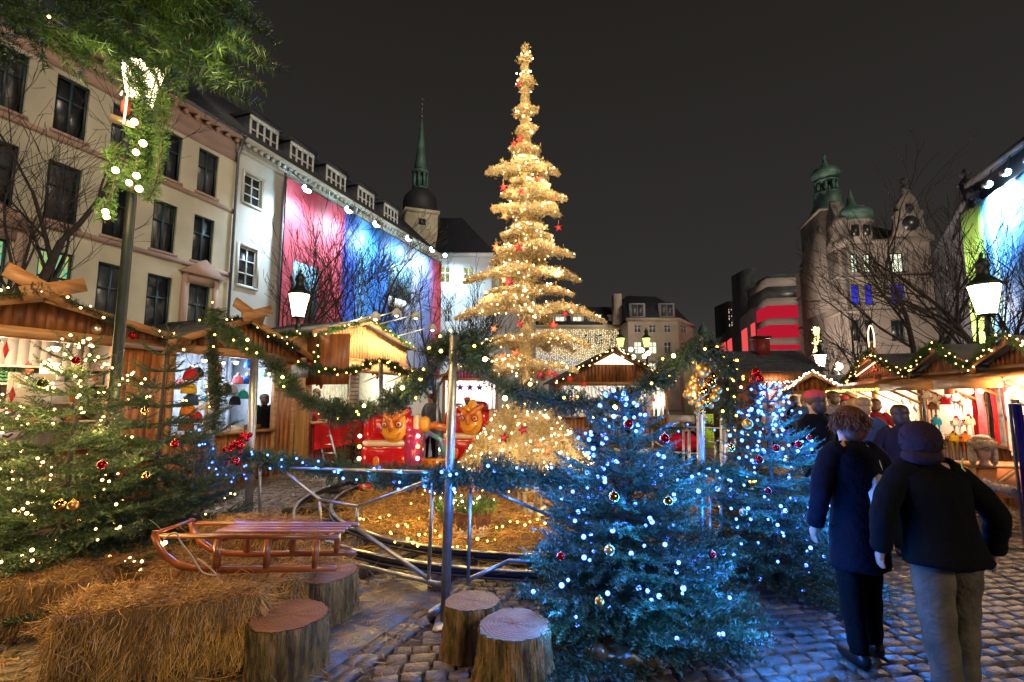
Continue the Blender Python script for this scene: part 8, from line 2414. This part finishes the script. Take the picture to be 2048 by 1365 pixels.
basket("round tan wicker basket of pink and red gloves on the cobbles", (bk.x + .05, bk.y + .2), .21, .19, .26, mat("tan wicker", (.34, .19, .08), .6, c2=(.2, .1, .04), scale=10, bump=.4), True, R(-20))
for i, (dx, dy, dz, c_, lb) in enumerate(((-.06, 0, .30, "red", "deep red gloves heaped in the tan basket"), (.06, -.06, .29, "pink", "pink gloves at the front of the tan basket"), (.08, .07, .36, "red", "crimson hat on top of the glove heap"), (-.02, -.1, .34, "pink", "rose coloured mitten hanging at the basket's rim"))):
    t = thing("gloves", lb, "gloves", (bk.x + .05 + dx, bk.y + .2 + dy, dz), random.uniform(0, 3), "gloves in the tan basket")
    m = MB(); superell(m, (0, 0, 0), .10, .08, .055, .85, 18, 10); m.v[-1] = m.v[-1] + np.random.default_rng(i).normal(0, .006, m.v[-1].shape); m.build("glove_body", C_[c_], t, True)
    for k in range(4): MB().tube([(.07 + .005 * k, -.05 + .03 * k, .01), (.12, -.06 + .035 * k, .02)], .013, 6).build("finger", C_[c_], t, True)
fs = thing("fur_stole", "white fur stole draped over the crate's lower shelf above the basket", "fur stole", P(1998, 975, 6.15), R(-20))
m = MB().tube(smooth_path([Vector((-.16, 0, .06)), Vector((-.05, -.03, .0)), Vector((.1, 0, -.02)), Vector((.2, .02, -.07))], 5), .05, 10); m.build("fur_body", FUR, fs, True)
pos = []
n = 900; tt = gF.uniform(0, 1, n); a = gF.uniform(0, 6.28, n)
pos = np.stack([-.16 + .36 * tt, .05 * np.cos(a), .06 - .13 * tt + .05 * np.sin(a)], -1); d = np.stack([gF.normal(0, .4, n), np.cos(a), np.sin(a)], -1)
fm = MB(); straws(fm, pos, d, gF.uniform(.02, .04, n), .003, .3, 2); fm.build("fur_tuft", FUR, fs)
# bright spotlight bulb at the right edge
p, u, z = onw(SR, 2030, 778, -.7)
sbp = thing("spot_lamp", "glaring bare lamp under the awning at the photo's edge", "spot lamp", p, SR.ang)
MB().ball((0, 0, 0), .035, 12, 8).build("bulb", emis("glaring bulb", (1, .85, .6), 30), sbp); MB().tube([(0, .02, .03), (0, .3, .25)], .012, 6).build("arm", STEEL, sbp)
lamp('POINT', p + Vector((-.25, 0, -.05)), 100, (1, .62, .33), .04, None, "spot_glow")
for i, (px, py) in enumerate(((1942, 782), (1962, 781), (2020, 783))):
    p, u, z = onw(SR, px, py, -.5)
    t = thing("spot_lamp", ["small white clip lamp over the orange hat side", "second clip lamp over the pink scarf", "clip lamp close to the glaring bare lamp"][i], "spot lamp", p, SR.ang, "clip lamps under the awning")
    lamp('POINT', (0, -.12, -.08), 18, (1, .68, .4), .04, t, "spot_glow")
    MB().lathe([(.02, .05), (.045, -.02)], n=12).build("lamp_shade", WHITEP, t, True); MB().ball((0, 0, -.02), .03, 8, 6).build("bulb", LAMPGLASS, t)
# goods in the glaring white stall
for i, (px, py, c_) in enumerate(((1760, 812, "red"), (1775, 822, "cream"), (1790, 812, "grey"), (1768, 835, "pink"), (1812, 825, "brown"), (1822, 800, "cream"), (1806, 800, "white"), (1832, 815, "grey"))):
    p, u, z = onw(SR, px, py, .4)
    t = thing("glass_ornament", ["red", "cream", "grey", "pink", "brown", "tall cream", "white", "slate grey"][i] + " hanging ornament inside the glaring white stall", "ornament", p, SR.ang, "ornaments inside the glaring white stall")
    MB().lathe([(.001, -.12), (.05, -.05), (.055, 0), (.03, .06), (.001, .09)], n=12).build("ornament_body", C_[c_], t, True); MB().tube([(0, 0, .09), (0, 0, .35)], .003, 4).build("cord", WIRE, t)
# wreath with red balls in the steep gable
wg = thing("wreath", "dark wreath with red balls hanging in the steep orange lit gable", "wreath", SR.world(uP8 + .1, -.12, zP8 - .42), SR.ang)
mb = MB(); garland_mesh(mb, [Vector((.15 * math.cos(t), 0, .15 * math.sin(t))) for t in np.linspace(0, 2 * PI, 20)], .08, 260, 3, SPRIGS_MID); mb.build("foliage", NEEDLE, wg)
for a in (0.3, 1.6, 2.9, 4.4): MB().ball((.15 * math.cos(a), -.06, .15 * math.sin(a)), .03, 10, 6).build("ball", RED_GL, wg, True)
